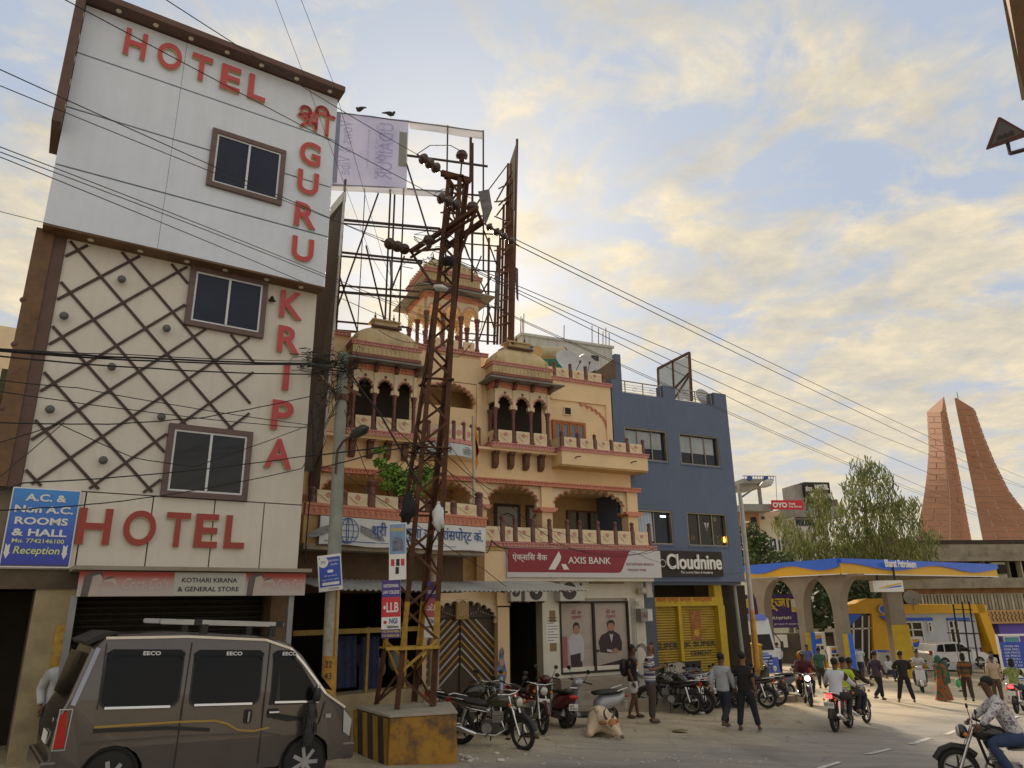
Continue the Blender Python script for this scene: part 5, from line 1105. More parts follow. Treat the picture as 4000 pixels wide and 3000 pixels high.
M_gold=mat('gold_stripe',(.42,.27,.07),.35,.3,var=.05);M_clear=mat('lamp_glass',(.5,.52,.5),.1,.2,var=0)
W=1.47;van.scale=(1.06,1.04,1.09)
# side profile (x,z):rear hatch leans in,sloping windscreen and short nose
prof=[(.02,.36),(0,.62),(.03,.95),(.09,1.1),(.24,1.66),(.34,1.79),(1.2,1.84),(2.2,1.81),(2.62,1.74),(2.82,1.58),(3.18,1.16),(3.52,.93),(3.63,.78),(3.67,.5),(3.66,.3),(3.32,.28)] 
def wheel_gap(cx,r=.36,n=8):return [(cx+r*math.cos(PI*i/n),.28+r*math.sin(PI*i/n)*.95) for i in range(n+1)]
full=prof+wheel_gap(3.0-.0)+[(2.6,.26),(1.1,.26)]+wheel_gap(.65)+[(.25,.28)]
def skinprof(poly,ys):
    b=MB();n=len(poly);vs=[]
    for y,k,dz in ys:vs+=[(1.85+(x-1.85)*k,y,z if z < 1.0 else 1.0+(z-1.0)*(1-dz)) for x,z in poly]
    m_=len(ys);fs=[(j*n+i,j*n+(i+1)%n,(j+1)*n+(i+1)%n,(j+1)*n+i) for j in range(m_-1) for i in range(n)]
    b.add(vs,fs,False);b.add(vs[:n],[tuple(range(n))]);b.add(vs[-n:],[tuple(range(n))]);return b
# tumblehome:the sides lean in above the belt line
def body(poly):
    ys=[(0,1),(.05,1),(.3,1),(W-.3,1),(W-.05,1),(W,1)];b=MB();n=len(poly);vs=[]
    for y,k in ys:
        e=1 if y in (0,W) else 0
        for x,z in poly:
            t_=max(0,(z-.95)/.9);yy=y+(.13*t_ if y < W/2 else -.13*t_)*(1 if y in (0,.05,W,W-.05) else .4)
            zz=z-(.035 if e and z > 1.6 else 0);xx=x+(.02 if e and x < .4 else (-.05 if e and x > 3.4 else 0));vs.append((xx,yy,zz))
    m_=len(ys);b.add(vs,[(j*n+i,j*n+(i+1)%n,(j+1)*n+(i+1)%n,(j+1)*n+i) for j in range(m_-1) for i in range(n)]);b.add(vs[:n],[tuple(range(n))]);b.add(vs[-n:],[tuple(range(n))]);return b
vb=body(full).build('body',M_van,van,bevel=.02)
def ys_at(z):return .13*max(0,(z-.95)/.9)
def side_poly(pts,off,name,m,par=van,th=.01,mirror=False):
    "a panel lying on the leaning near side"
    v1=[(x,ys_at(z)-off,z) for x,z in pts];v2=[(x,ys_at(z)-off+th,z) for x,z in pts];n=len(pts)
    b=MB().add(v1+v2,[tuple(range(n)),tuple(range(2*n-1,n-1,-1))]+[(i,(i+1)%n,n+(i+1)%n,n+i) for i in range(n)])
    return b.build(name,m,par)
def rr(x0,x1,z0,z1,r=.1,k=4,sh=0):
    P_=[]
    for cx,cz,a0 in ((x1-r,z1-r,0),(x0+r,z1-r,90),(x0+r,z0+r,180),(x1-r,z0+r,270)):
        for i in range(k+1):a=math.radians(a0+90*i/k);P_.append((cx+r*math.cos(a)+sh*(cz-z0),cz+r*math.sin(a)))
    return P_
wd=[rr(.42,1.27,1.02,1.6,.1,sh=.0),rr(1.42,2.27,1.01,1.6,.1)]
fd=[(2.44,1.0),(2.44,1.52),(2.5,1.6),(2.66,1.59),(2.82,1.45),(3.06,1.14),(3.09,1.02),(3.05,1.0)]
for i,p_ in enumerate(wd+[fd]):
    cxm=sum(x for x,z in p_)/len(p_);czm=sum(z for x,z in p_)/len(p_)
    g=side_poly([(cxm+(x-cxm)*1.05,czm+(z-czm)*1.07) for x,z in p_],.004,'window_surround',M_blk)
    side_poly(p_,.008,'pane',M_tglass,g)
    x0_,x1_=min(x for x,z in p_),max(x for x,z in p_)
    side_poly([(x0_+.05,1.0),(x1_-.08,.995),(x1_-.08,1.02),(x0_+.05,1.025)],.016,'chrome_sill',M_chr,g)
    xe=x1_ if i < 2 else 2.72
    side_poly([(x0_,1.5),(x0_-.02,1.6),(x0_+.04,1.64),(xe-.04,1.64),(xe+.02,1.6),(xe,1.52),(xe-.05,1.57),(x0_+.05,1.57)],.03,'rain_visor',M_tglass,g)
    yv=ys_at(1.6)-.034;o=text('EECO',M_signw,g,0,0,.2,.045,ext=.001,bold=.02,loc=((x0_+xe)/2-(.05 if i < 2 else .04),yv,1.575),rot=(PI/2-.1,0,0))
side_poly([(2.5,1.0),(2.52,1.45),(2.56,1.0)],.013,'quarter_bar',M_blk)
def line(pts,w_,name,m,off=.006):
    b=MB()
    for a,c in zip(pts,pts[1:]):b.bar((a[0],ys_at(a[1])-off,a[1]),(c[0],ys_at(c[1])-off,c[1]),w_,.008,up=(0,1,0))
    return b.build(name,m,van)
for x_,zt in ((1.345,1.72),(2.36,1.72)):line([(x_,.32),(x_-.01,1.0),(x_+.01,zt)],.012,'door_seam',M_blk)
line([(.38,1.7),(.4,1.0)],.01,'door_seam',M_blk);line([(3.2,1.0),(3.14,.75),(3.05,.66)],.01,'door_seam',M_blk)
line([(.36,1.76),(1.3,1.79),(2.3,1.765),(2.66,1.66),(2.86,1.47),(3.2,1.1),(3.5,.92)],.03,'roof_gutter',M_chr,.012)
line([(.3,.66),(1.3,.68),(2.4,.66),(2.62,.62)],.02,'body_crease',M_van,.01)
line([(.4,.82),(1.3,.835),(1.75,.83),(1.9,.79),(2.05,.71),(2.25,.69),(2.45,.72)],.024,'gold_stripe',M_gold,.008)
line([(.4,.78),(1.2,.775),(1.7,.73)],.04,'dark_stripe',M_blk,.007)
side_poly([(2.5,.82),(2.5,.89),(3.0,.8),(2.7,.78)],.008,'dark_decal',M_blk)
for x_,v in ((2.16,1),(2.46,0)):
    h_=side_poly(rr(x_-.05,x_+(.05 if v else .1),.78 if v else .83,.94,.03),.004,'handle_recess',M_blk)
    MB().tube([(x_,-.03,.8),(x_,-.035,.92)] if v else [(x_-.04,-.03,.895),(x_+.09,-.035,.895)],.016,8).build('door_handle',M_chr,h_)
side_poly(rr(2.38,2.5,.38,.62,.03),.004,'fuel_flap',M_van);side_poly([(3.22,.8),(3.3,.8),(3.3,.85),(3.22,.85)],.008,'side_badge',M_alloy)
side_poly([(.03,.62),(.02,.95),(.1,1.0),(.14,.63)],.012,'tail_lamp',M_tred,th=.03);MB().frame(.015,.15,.6,1.02,-.016,.0,.012).build('lamp_rim',M_chr,van)
line([(.14,1.05),(.3,1.65)],.05,'pillar_highlight',mat('pillar_pale',(.35,.37,.45),.3,.4,var=.1),.004)
# rear hatch:glass,plate,wiper,spoiler;front lamp and bumpers
def hatch(y0,y1,z0,z1,off,name,m):
    fx=lambda z:.03+(z-.95)*.211 - off if z > 1.1 else .03-off
    return MB().add([(fx(z0),y0,z0),(fx(z0),y1,z0),(fx(z1),y1,z1),(fx(z1),y0,z1),(fx(z0)+.01,y0,z0),(fx(z0)+.01,y1,z0),(fx(z1)+.01,y1,z1),(fx(z1)+.01,y0,z1)],[(0,1,2,3),(4,7,6,5),(0,3,7,4),(1,5,6,2),(0,4,5,1),(3,2,6,7)]).build(name,m,van)
hatch(.22,W-.22,1.12,1.6,.012,'rear_window',M_tglass);MB().box(-.01,.0,.45,.85,.62,.74).build('number_plate',M_signw,van)
text('eco',M_chr,van,0,0,.1,.05,ext=.003,loc=(-.0,.3,.86),rot=(PI/2,0,-PI/2))
MB().prism([(.18,1.68),(.14,1.72),(.36,1.83),(.5,1.83)],.12,W-.12).build('spoiler',M_blk,van);MB().box(-.06,.1,-.01,W+.01,.3,.5).build('rear_bumper',M_van,van,bevel=.03)
MB().box(3.5,3.7,-.01,W+.01,.28,.5).build('front_bumper',M_van,van,bevel=.04)
MB().add([(3.48,-.012,.9),(3.62,.0,.76),(3.66,.2,.6),(3.6,-.008,.56),(3.5,-.012,.62),(3.64,.25,.78)],[(0,1,3,4),(1,5,2,3)]).build('headlight',M_clear,van)
ws=MB().add([(2.84,.16,1.58),(2.84,W-.16,1.58),(3.3,W-.06,1.1),(3.3,.06,1.1)],[(0,1,2,3)]);o=ws.build('windscreen',M_tglass,van);o.location=(.02,0,.03)
for y_ in (.22,W-.22): # roof bars
    rb=MB().prism(rr(.95,2.55,1.93,1.99,.025),y_-.03,y_+.03).build('roof_rail',M_alloy,van)
    for x_ in (1.42,2.5):MB().box(x_-.06,x_+.04,y_-.035,y_+.035,1.925,2.0).build('rail_clamp',M_blk,rb)
    for x_ in (1.5,2.4):MB().box(x_-.04,x_+.04,y_-.05,y_+.04,1.8,1.94).build('rail_foot',M_blk,rb)
mir=MB().ball((3.02,-.12,1.1),.09,10,8,.6,.7,1.3).build('wing_mirror',M_blk,van);MB().box(3.0,3.04,-.16,-.1,1.0,1.22).build('mirror_trim',M_chr,mir)
b=MB();b.tube([(3.0,-.1,1.0),(2.98,-.1,.95),(2.96,-.1,.5)],[.02,.06,.075],10)
R5=random.Random(3)
for i in range(60):a=R5.uniform(0,6.28);z_=R5.uniform(.55,.95);b.bar((2.97+.06*math.cos(a),-.1+.06*math.sin(a),z_),(2.97+.1*math.cos(a),-.1+.09*math.sin(a),z_-.08),.012)
b.build('black_tassel',M_blk,van)['label']='black tassel hanging from the mirror'
def car_wheel(par,x,y,r,name='wheel',side=-1,n_sp=7,w_=.17):
    wh=MB().lathe([(r*.62,-w_/2),(r*.9,-w_/2),(r,-w_/2+.03),(r,w_/2-.03),(r*.9,w_/2),(r*.62,w_/2)],(x,y,r),28,'y').build(name,M_tyre,par)
    ys_=y+side*w_/2*.85
    b=MB().lathe([(r*.66,0),(r*.66,-side*.05),(r*.6,-side*.06),(r*.58,-side*.0)],(x,ys_,r),28,'y');b.lathe([(r*.6,-side*.05),(r*.6,-side*.045)],(x,ys_,r),28,'y')
    for i in range(n_sp):
        a=2*PI*i/n_sp;b.bar((x,ys_,r),(x+r*.62*math.cos(a),ys_,r+r*.62*math.sin(a)),r*.16,.03,up=(0,1,0))
    b.lathe([(r*.17,side*.02),(r*.17,-side*.03)],(x,ys_,r),14,'y');b.build('rim',M_alloy,wh);return wh
for x_ in (.65,3.0):car_wheel(van,x_,.1,.285);car_wheel(van,x_,W-.1,.285,side=1);MB().lathe([(.33,.08),(.36,.12),(.36,.25)],(x_,0,.28),20,'y').build('wheel_arch',M_blk,van)

#==================================================================plinth and lattice pylon
TD=13.7
pc_=ground_at(1785,2982);pd=Vector((pc_[0],pc_[1]))
plc=[at_depth(1525,2778,13.0),at_depth(1785,2780,13.35),at_depth(1760,2756,14.6),at_depth(1389,2752,14.2)];zpt=sum(v.z for v in plc)/4
pln=empty('pylon_plinth',(-1.6,13.7,.3),0,'concrete plinth under the rusty pylon, orange-yellow front and black striped side','plinth')
M_pl1=bpy.data.materials.new('plinth_front');M_pl1.use_nodes=True;t=M_pl1.node_tree;b_=t.nodes['Principled BSDF'];co=t.nodes.new('ShaderNodeTexCoord');na_=noise(t,co.outputs['Object'],2.2,8,.7)
rp3=ramp(t,[(.36,(.09,.065,.05)),(.46,(.22,.12,.04)),(.55,(.38,.2,.03)),(.75,(.44,.26,.05))]);t.links.new(na_,rp3.inputs[0]);t.links.new(rp3.outputs[0],b_.inputs['Base Color']);b_.inputs['Roughness'].default_value=.85
bp=nd(t,'ShaderNodeBump',inp={'Strength':.5,'Distance':.02});t.links.new(noise(t,co.outputs['Object'],14),bp.inputs['Height']);t.links.new(bp.outputs[0],b_.inputs['Normal'])
lv=[Vector((v.x+1.6,v.y-13.7,0)) for v in plc];H_p=zpt-.3
b=MB();n_=4;vs_=[(v.x*1.03,v.y*1.03,-.25) for v in lv]+[(v.x,v.y,H_p-.04) for v in lv];b.add(vs_,[(0,1,5,4),(1,2,6,5),(2,3,7,6),(3,0,4,7),(4,5,6,7)]);b.build('block',M_pl1,pln,bevel=.03)
b=MB();vs_=[(v.x*1.03,v.y*1.03,H_p-.04) for v in lv]+[(v.x*1.01,v.y*1.01,H_p) for v in lv];b.add(vs_,[(0,1,5,4),(1,2,6,5),(2,3,7,6),(3,0,4,7),(4,5,6,7)]);b.build('cap',M_conc,pln,bevel=.015)
M_sty=mat('stripe_yellow',(.42,.25,.05),.8,var=.3,vs_=6,grime=.4);M_stb=mat('stripe_black',(.06,.05,.04),.85,var=.3)
A_,B_=lv[3]*1.032,lv[0]*1.032;nrm=Vector((-(B_-A_).y,(B_-A_).x,0)).normalized()*-.006
if nrm.y > 0:nrm=-nrm
for i in range(7):
    t0,t1=i/7,(i+1)/7-.005;dx_=.1;c0,c1=A_.lerp(B_,t0),A_.lerp(B_,t1);k0,k1=A_.lerp(B_,min(1,t0+dx_)),A_.lerp(B_,min(1,t1+dx_))
    z1_=H_p-.06;q=[k0,k1,c1,c0];b=MB().add([(v.x+nrm.x,v.y+nrm.y,z) for v,z in zip(q,(-.2,-.2,z1_,z1_))],[(0,1,2,3)]);b.build('painted_stripe',M_stb if i % 2 else M_sty,pln)
pyl=empty('lattice_pylon',(-2.0,14.1,zpt),0,'rusty riveted lattice power pylon leaning slightly, with disc insulators at its head','pylon')
def L_(v):return Vector(v)-Vector(pyl.location)
bs=[at_depth(1541,2762,13.6),at_depth(1697,2764,13.95),at_depth(1612,2752,14.7),at_depth(1462,2750,14.35)]
for v in bs:v.z=zpt
tc_=at_depth(1783,700,14.2);a_=.15;tp_=[tc_+Vector(v) for v in ((-.2,-.14,0),(.13,-.2,0),(.2,.13,0),(-.14,.2,0))]
M_pyl=mat('pylon_rust',(.10,.042,.022),.85,.1,var=.4,vs_=5,bump=.3,bs=25);M_pyy=mat('pylon_yellow',(.45,.26,.04),.7,var=.4,vs_=7,grime=.6,gcol=(.12,.05,.03))
Ht=tc_.z-zpt
def leg(i,t):v=bs[i].lerp(tp_[i],t);return L_(v)
def angle(p,q,w_,name,m,par=pyl,up=(0,0,1)):
    "an L-section: two thin flats meeting along the member's edge"
    p,q=Vector(p),Vector(q);d=(q-p).normalized();c=L_(tc_.lerp((bs[0]+bs[2])/2,.5));u=Vector((c.x,c.y,p.z))-p;u=(u-d*u.dot(d)).normalized();s_=d.cross(u)
    a=(u+s_).normalized();b2=(u-s_).normalized();b=MB()
    for e in (a,b2):
        o_=d.cross(e).normalized()*.006;vs_=[p-o_,p+o_,p+o_+e*w_,p-o_+e*w_,q-o_,q+o_,q+o_+e*w_,q-o_+e*w_];b.add(vs_,[(0,1,2,3),(4,7,6,5),(0,4,5,1),(1,5,6,2),(2,6,7,3),(3,7,4,0)])
    return b.build(name,m,par)
for i in range(4):
    angle(leg(i,0),leg(i,.09),.09,'leg',M_pyl);angle(leg(i,.09),leg(i,.165),.09,'leg',M_pyy);angle(leg(i,.165),leg(i,1),.09,'leg',M_pyl)
ts=[.0]; 
while ts[-1] < .97:ts.append(ts[-1]+.052*(1-.35*ts[-1]))
ts[-1]=1
for k_,(t0,t1) in enumerate(zip(ts,ts[1:])):
    for i in range(4):
        j=(i+1) % 4;a,c=(i,j) if (k_+i) % 2 else (j,i)
        p,q=leg(a,t0),leg(c,t1);MB().bar(p,q,.05,.012,up=(q-p).cross(leg(j,t0)-leg(i,t0))).build('lattice_brace',M_pyy if k_ in (1,) else M_pyl,pyl)
for t_,m in ((.09,M_pyy),(.315,M_pyl),(.56,M_pyl),(.43,M_pyl),(.995,M_pyl)):
    for i in range(4):p,q=leg(i,t_),leg((i+1) % 4,t_);d=(q-p).normalized()*.06;MB().bar(p-d,q+d,.07,.03).build('ring_bar',m,pyl)
# yellow angle brackets wider than the legs
for t_ in (.092,): 
    p,q=leg(0,t_),leg(1,t_);d=(q-p);MB().bar(p-d*.35-Vector((0,.1,0)),q+d*.05-Vector((0,.1,0)),.04,.05).build('rest_bar',M_pyy,pyl)
# cross-arms
def on_z(px,py,z):r=ray(px,py);t_=(z-CZ)/r.z;return Vector((r.x*t_,r.y*t_,z))
zA=at_depth(1740,900,14.2).z
A0,A1_=on_z(1605,982,zA),on_z(1861,816,zA)
for dz in (.0,.16):MB().bar(L_(A0)+Vector((.0,0,-dz)),L_(A1_)+Vector((0,0,-dz)),.06,.03).build('cross_arm',M_pyl,pyl)
MB().bar(L_(A0),L_(A1_),.1,.08).build('cross_arm',M_pyl,pyl)
B0,B1=on_z(1740,968,zA-.15),on_z(1883,868,zA-.15);MB().bar(L_(B0),L_(B1),.1,.1).build('cross_arm',M_pyl,pyl)
MB().bar(L_(A1_),L_(B1),.05).build('arm_brace',M_pyl,pyl);MB().bar(L_(A0),leg(0,.83),.045).build('arm_brace',M_pyl,pyl);MB().bar(L_(A1_),leg(1,.8),.045).build('arm_brace',M_pyl,pyl);MB().bar(L_(A0),leg(3,.76),.045).build('arm_brace',M_pyl,pyl)
zT=tc_.z+.12;T0,T1=on_z(1724,676,zT),on_z(1838,706,zT);MB().bar(L_(T0),L_(T1),.1,.12).build('head_arm',M_pyl,pyl);MB().bar(L_(T1),L_(T1)+Vector((0,0,1.15)),.06).build('head_post',M_pyl,pyl)
M_ins=mat('brown_porcelain',(.05,.022,.014),.3,var=.2,coat=.3)
def disc_string(p,q,n,r=.125,label=''):
    p,q=Vector(p),Vector(q);s_=empty('insulator_string',p,0,label,'insulator','disc insulators on the pylon head');d=(q-p);u=d.normalized();L0=d.length
    MB().bar((0,0,0),d,.025).build('link',M_pyl,s_)
    for i in range(n):
        c=d*((i+1)/(n+1));m_=u.to_track_quat('Z','Y').to_matrix().to_4x4()
        o=MB().lathe([(.03,-.06),(.05,-.05),(r*.95,-.015),(r,.0),(r*.9,.02),(.05,.035),(.045,.07)],(0,0,0),18).build('disc',M_ins,s_);o.matrix_local=Matrix.Translation(c) @ m_
    return s_
I1a,I1b=on_z(1726,672,zT),at_depth(1628,602,13.2);disc_string(I1a,I1b,3,label='topmost string of three brown disc insulators left of the pylon head')
I2a,I2b=at_depth(1805,812,13.9),at_depth(1695,762,13.2);disc_string(I2a,I2b,3,label='string of three brown disc insulators against the pylon mast')
I3a,I3b=A0,at_depth(1490,940,12.9);disc_string(I3a,I3b,3,label='string of three brown disc insulators off the left end of the cross arm')
I4a,I4b=B1,at_depth(2027,961,13.6);disc_string(I4a,I4b,4,.09,label='string of thin brown insulators off the right end of the cross arm')
for (px,py,D,lb,hh) in ((1804,612,14.2,'bell shaped pin insulator standing above the pylon head',.75),(1846,815,13.8,'pin insulator on the right end of the long cross arm',.2),(1676,945,13.9,'pin insulator hanging under the left half of the cross arm',.1)):
    v=at_depth(px,py,D);s_=empty('pin_insulator',v,0,lb,'insulator','pin insulators on the pylon');MB().lathe([(.04,-.14),(.06,-.12),(.06,-.05),(.13,-.02),(.14,.04),(.1,.06),(.12,.09),(.1,.12),(.05,.15)],(0,0,0),18).build('bell',M_ins,s_);MB().tube([(0,0,-.12),(-.05,0,-.12-hh)],.02,6).build('pin',M_pyl,s_)
# ------------------------------------------------------------------ wires
M_wire=mat('aluminium_wire',(.05,.045,.04),.6,.4,var=.1);M_cab=mat('black_cable',(.015,.014,.014),.7,var=.1)
WG='overhead wires'
def wire(pts,r=.006,label='',group=WG,sag=.0,m=None,name='wire',n=10,wob=0):
    "a hanging line through 3-D points; each span sags by the given fraction of its length"
    P_=[Vector(p) for p in pts];out_=[]
    for a,c in zip(P_,P_[1:]):
        L0=(c-a).length
        for i in range(n):t_=i/n;v=a.lerp(c,t_);v.z -=4*t_*(1-t_)*L0*sag;out_.append(v+Vector((wob*rnd.uniform(-1,1),wob*rnd.uniform(-1,1),wob*rnd.uniform(-1,1))))
    out_.append(P_[-1]);o0=out_[0];b=MB().tube([v-o0 for v in out_],r,5,caps=False);o=b.build(name,m or M_wire,None);o.location=o0;return tag(o,label,'wire',group)
D=at_depth
def proj(v):
    c=CAMM.transposed() @ (Vector(v)-Vector((0,0,CZ)));return 2000-F*c.x/c.z,1500+F*c.y/c.z
def span(p,q,via,r,label,group=WG,m=None,n=28,name='wire'):
    "one sagging span whose sag makes it pass the surveyed point"
    p,q=Vector(p),Vector(q);L0=(q-p).length;best=(1e9,0)
    for k in range(-10,120):
        s_=k*.0006
        e=min((abs(proj(p.lerp(q,t_)-Vector((0,0,4*t_*(1-t_)*L0*s_)))[0]-via[0])*3+abs(proj(p.lerp(q,t_)-Vector((0,0,4*t_*(1-t_)*L0*s_)))[1]-via[1])) for t_ in [j/80 for j in range(2,80)])
        if e < best[0]:best=(e,s_)
    return wire([p,q],r,label,group,best[1],m,name,n)
WL='line wires running from the pylon to the upper left'
span(I1b,D(300,-230,6),(949,190),.007,'line wire from the topmost insulator string up over the hotel canopy',WL)
span(I2b,D(-100,-190,5.6),(715,247),.007,'line wire from the middle insulator string crossing the letters HOTEL',WL)
span(I3b,D(-200,180,6.2),(823,646),.007,'line wire from the left insulator string crossing the top hotel window',WL)
span(D(1500,935,12.8),D(-200,252,6.2),(804,665),.006,'second wire just below it crossing the top hotel window',WL)
for i,(y0,y1,y2,lb) in enumerate(((573,1038,1255,'upper of the three wires that cross below the top hotel window'),(594,1046,1262,'middle of the three wires that cross below the top hotel window'),(608,1105,1330,'lowest of the three wires that cross below the top hotel window'))):
    span(D(-200,y0-75,6.2),D(1700,y2,14.1),(630,(y0+y1)/2-8),.006,lb,'three parallel wires across the hotel')
span(D(-200,775,6.4),D(1700,1205,14),(760,1010),.004,'thin wire grazing the bottom edge of the white upper hotel block','thin wires')
for (xa,ya,xb,yb,xc,yc,lb) in ((1076,0,1184,285,1450,1000,'left of two steep thin wires over the banner'),(1177,0,1304,329,1500,1020,'right of two steep thin wires over the banner')):
    wire([D(xa-100,ya-260,8),D(xa,ya,9),D(xb,yb,10.5),D(xc,yc,13),D(1640,1330,14.3)],.004,lb,'steep thin wires',.001)
FAR='wires running from the pylon to the right'
for (p0,pts,r_,lb) in ((D(1885,872,13.9),((2250,1024,17),(2677,1250,24),(3350,1575,42),(4000,1855,70),(4200,1940,80)),.011,'highest wire running right from the pylon'),
    (I4b,((2250,1069,16),(2592,1250,22),(2950,1422,30),(3350,1613,42),(4000,1891,70),(4200,1975,80)),.011,'wire from the right-hand insulator string'),
    (D(1760,1005,14.2),((2250,1253,19),(2950,1513,32),(3350,1663,45),(4000,1893,72),(4200,1960,80)),.010,'third highest wire right of the pylon'),
    (D(1760,1010,14.1),((2250,1268,19),(2950,1616,32),(3350,1726,45),(4000,1966,72),(4200,2035,80)),.010,'fourth highest wire right of the pylon'),
    (D(1765,1015,14.2),((2250,1300,19),(2950,1682,32),(3350,1783,45),(4000,2029,72),(4200,2100,80)),.010,'fifth highest wire right of the pylon'),
    (D(1700,1100,14.2),((2250,1480,19),(2950,1722,32),(3350,1834,45),(4000,2054,72),(4200,2120,80)),.008,'lowest wire right of the pylon, crossing the blue building'),
    (D(1700,1095,14.2),((2250,1440,19),(2950,1708,32),(3350,1825,45),(4000,2045,72),(4200,2110,80)),.008,'second lowest wire right of the pylon, crossing the blue building')):
    span(p0,D(*pts[-1]),pts[2][:2],r_,lb,FAR)
# loops of slack wire on the pylon head
wire([D(1632,600,13.2),D(1680,568,13.4),D(1760,568,13.8),D(1800,590,14.1)],.01,'jumper loop arching over the topmost insulator string','jumper loops')
wire([D(1700,755,13.2),D(1730,738,13.5),D(1790,742,13.8),D(1840,775,13.8)],.008,'jumper loop over the middle insulator string','jumper loops')
wire([D(1480,1290,14.0),D(1640,1030+310,13.7),D(1790,1395,13.7),D(1880,1280,13.9),D(1890,1200,14)],.007,'slack cable loop hanging round the pylon waist','jumper loops',.08)
R6=random.Random(11)
cb=MB()
for i in range(26):
    c=L_(D(R6.uniform(1590,1760),R6.uniform(1750,1830) if i < 12 else R6.uniform(900,1120),13.85));P_=[c+Vector((R6.uniform(-.3,.3),R6.uniform(-.1,.1),R6.uniform(-.18,.12))) for _ in range(4)];cb.tube(P_,.009,4,caps=False)
cb.build('cable_tangle',M_cab,pyl)['kind']='stuff'
for (px,py,sx_,sz_,m,lb) in ((1595,1985,.14,.26,'dark','black cloth bundle snagged on the pylon left leg'),(1712,2020,.12,.25,'white','torn pale sack caught inside the pylon'),(1720,1125,.16,.05,'white','ragged pale strips caught high on the pylon'),(1750,1020,.14,.1,'dark','dark rag caught near the pylon head')):
    v=D(px,py,13.7);o=MB().ball((0,0,0),1,12,8,sx_,.15,sz_).build('snagged_cloth',mat('black_cloth',(.02,.02,.022),.9,var=.3) if m=='dark' else M_flex,None);o.location=v;tag(o,lb,'cloth');R7=random.Random(px)
    for q in o.data.vertices:q.co *=R7.uniform(.65,1.25)
# signs tied to the pylon
def px_board(name,corners,Dp,label,cat,m,group=None,face=math.radians(75)):
    "a flat vertical board spanning four photo points at one distance"
    pts=[at_depth(x,y,Dp) for x,y in corners];bl=pts[3];w_=((pts[1]-pts[0]).length+(pts[2]-pts[3]).length)/2;h_=((pts[0]-pts[3]).length+(pts[1]-pts[2]).length)/2
    r=empty(name,bl,0,label,cat,group);ex=(pts[2]-pts[3]).normalized();ez=(pts[0]-pts[3]);ez=(ez-ex*ez.dot(ex)).normalized();ey=ez.cross(ex);r.matrix_world=Matrix.Translation(bl) @ Matrix((ex,ey,ez)).transposed().to_4x4()
    MB().box(0,w_,0,.02,0,h_).build('board',m,r);return r,w_,h_
M_pur=mat('poster_violet',(.08,.045,.26),.45,var=.06);M_rd=mat('poster_red',(.6,.035,.05),.45,var=.05);M_sky=mat('poster_sky',(.2,.33,.55),.5,var=.25,vs_=2);M_pb=mat('poster_blue',(.035,.09,.5),.45,var=.06);M_yl=mat('poster_yellow',(.7,.55,.05),.5,var=.03)
r,w_,h_=px_board('festival_poster',[(1538,2049),(1606,2037),(1584,2263),(1519,2266)],13.45,'upper tall poster with pale blue building picture tied to the pylon','poster',M_signw)
MB().box(.01,w_-.01,-.003,0,h_*.45,h_*.98).build('print',M_sky,r);text('दीपावली',M_yl,r,w_*.12,h_*.84,w_*.76,h_*.09,y=-.006,ext=.001,bold=.02);MB().prism([(w_*.2,h_*.5),(w_*.2,h_*.68),(w_*.35,h_*.75),(w_*.7,h_*.74),(w_*.85,h_*.66),(w_*.85,h_*.5)],-.006,-.003).build('print',mat('print_slate',(.16,.18,.24),.5,var=.5,vs_=14),r)
for x_,z_,m in ((.12,.24,M_rd),(.42,.24,M_ink2),(.7,.24,M_rd),(.38,.1,M_ink2)):MB().box(w_*x_,w_*(x_+.2),-.004,0,h_*z_,h_*(z_+.12)).build('print',m,r)
r,w_,h_=px_board('law_college_poster',[(1508,2271),(1581,2261),(1563,2491),(1489,2494)],13.42,'violet, red and white law college poster reading LLB on the pylon','poster',M_signw)
MB().box(0,w_,-.003,0,h_*.7,h_).build('print',M_pur,r);MB().box(0,w_,-.003,0,h_*.36,h_*.7).build('print',M_rd,r);MB().box(0,w_,-.003,0,0,h_*.15).build('print',M_pur,r)
for s_,x_,z_,ww,hh_,m in (('NATHDWARA',.1,.87,.8,.06,M_signw),('LAW COLLEGE',.06,.76,.88,.06,M_signw),('•LLB',.1,.44,.8,.17,M_signw),('NGI',.42,.245,.42,.09,M_ink),('Nathdwara',.3,.17,.62,.05,M_ink2),('+91-9414174064',.05,.09,.9,.045,M_yl),('+91-9636615142',.05,.02,.9,.045,M_yl)):text(s_,m,r,w_*x_,h_*z_,w_*ww,h_*hh_,y=-.006,ext=.001,bold=.02)
MB().lathe([(w_*.09,-.005),(w_*.09,-.003)],(w_*.2,0,h_*.27),10,'y',smooth=False).build('emblem',M_rd,r)
r,w_,h_=px_board('reversed_poster',[(1664,2270),(1712,2274),(1704,2492),(1655,2490)],14.55,'science college poster seen from behind, its print reversed, inside the pylon','poster',M_signw)
MB().box(0,w_,-.003,0,h_*.7,h_).build('print',M_pur,r);MB().box(0,w_,-.003,0,h_*.36,h_*.7).build('print',mat('faded_red',(.5,.12,.14),.5,var=.05),r); 
for s_,x_,z_,ww,hh_,m in (('M.Sc.',.95,.48,.85,.12,M_signw),('NGI',.8,.25,.5,.08,M_ink),('Nathdwara',.95,.17,.8,.05,M_ink2),('COLLEGE',.95,.78,.85,.06,M_signw)):
    o=text(s_,m,r,w_*x_,h_*z_,w_*ww,h_*hh_,y=-.006,ext=.001,bold=.02,sx=-1)

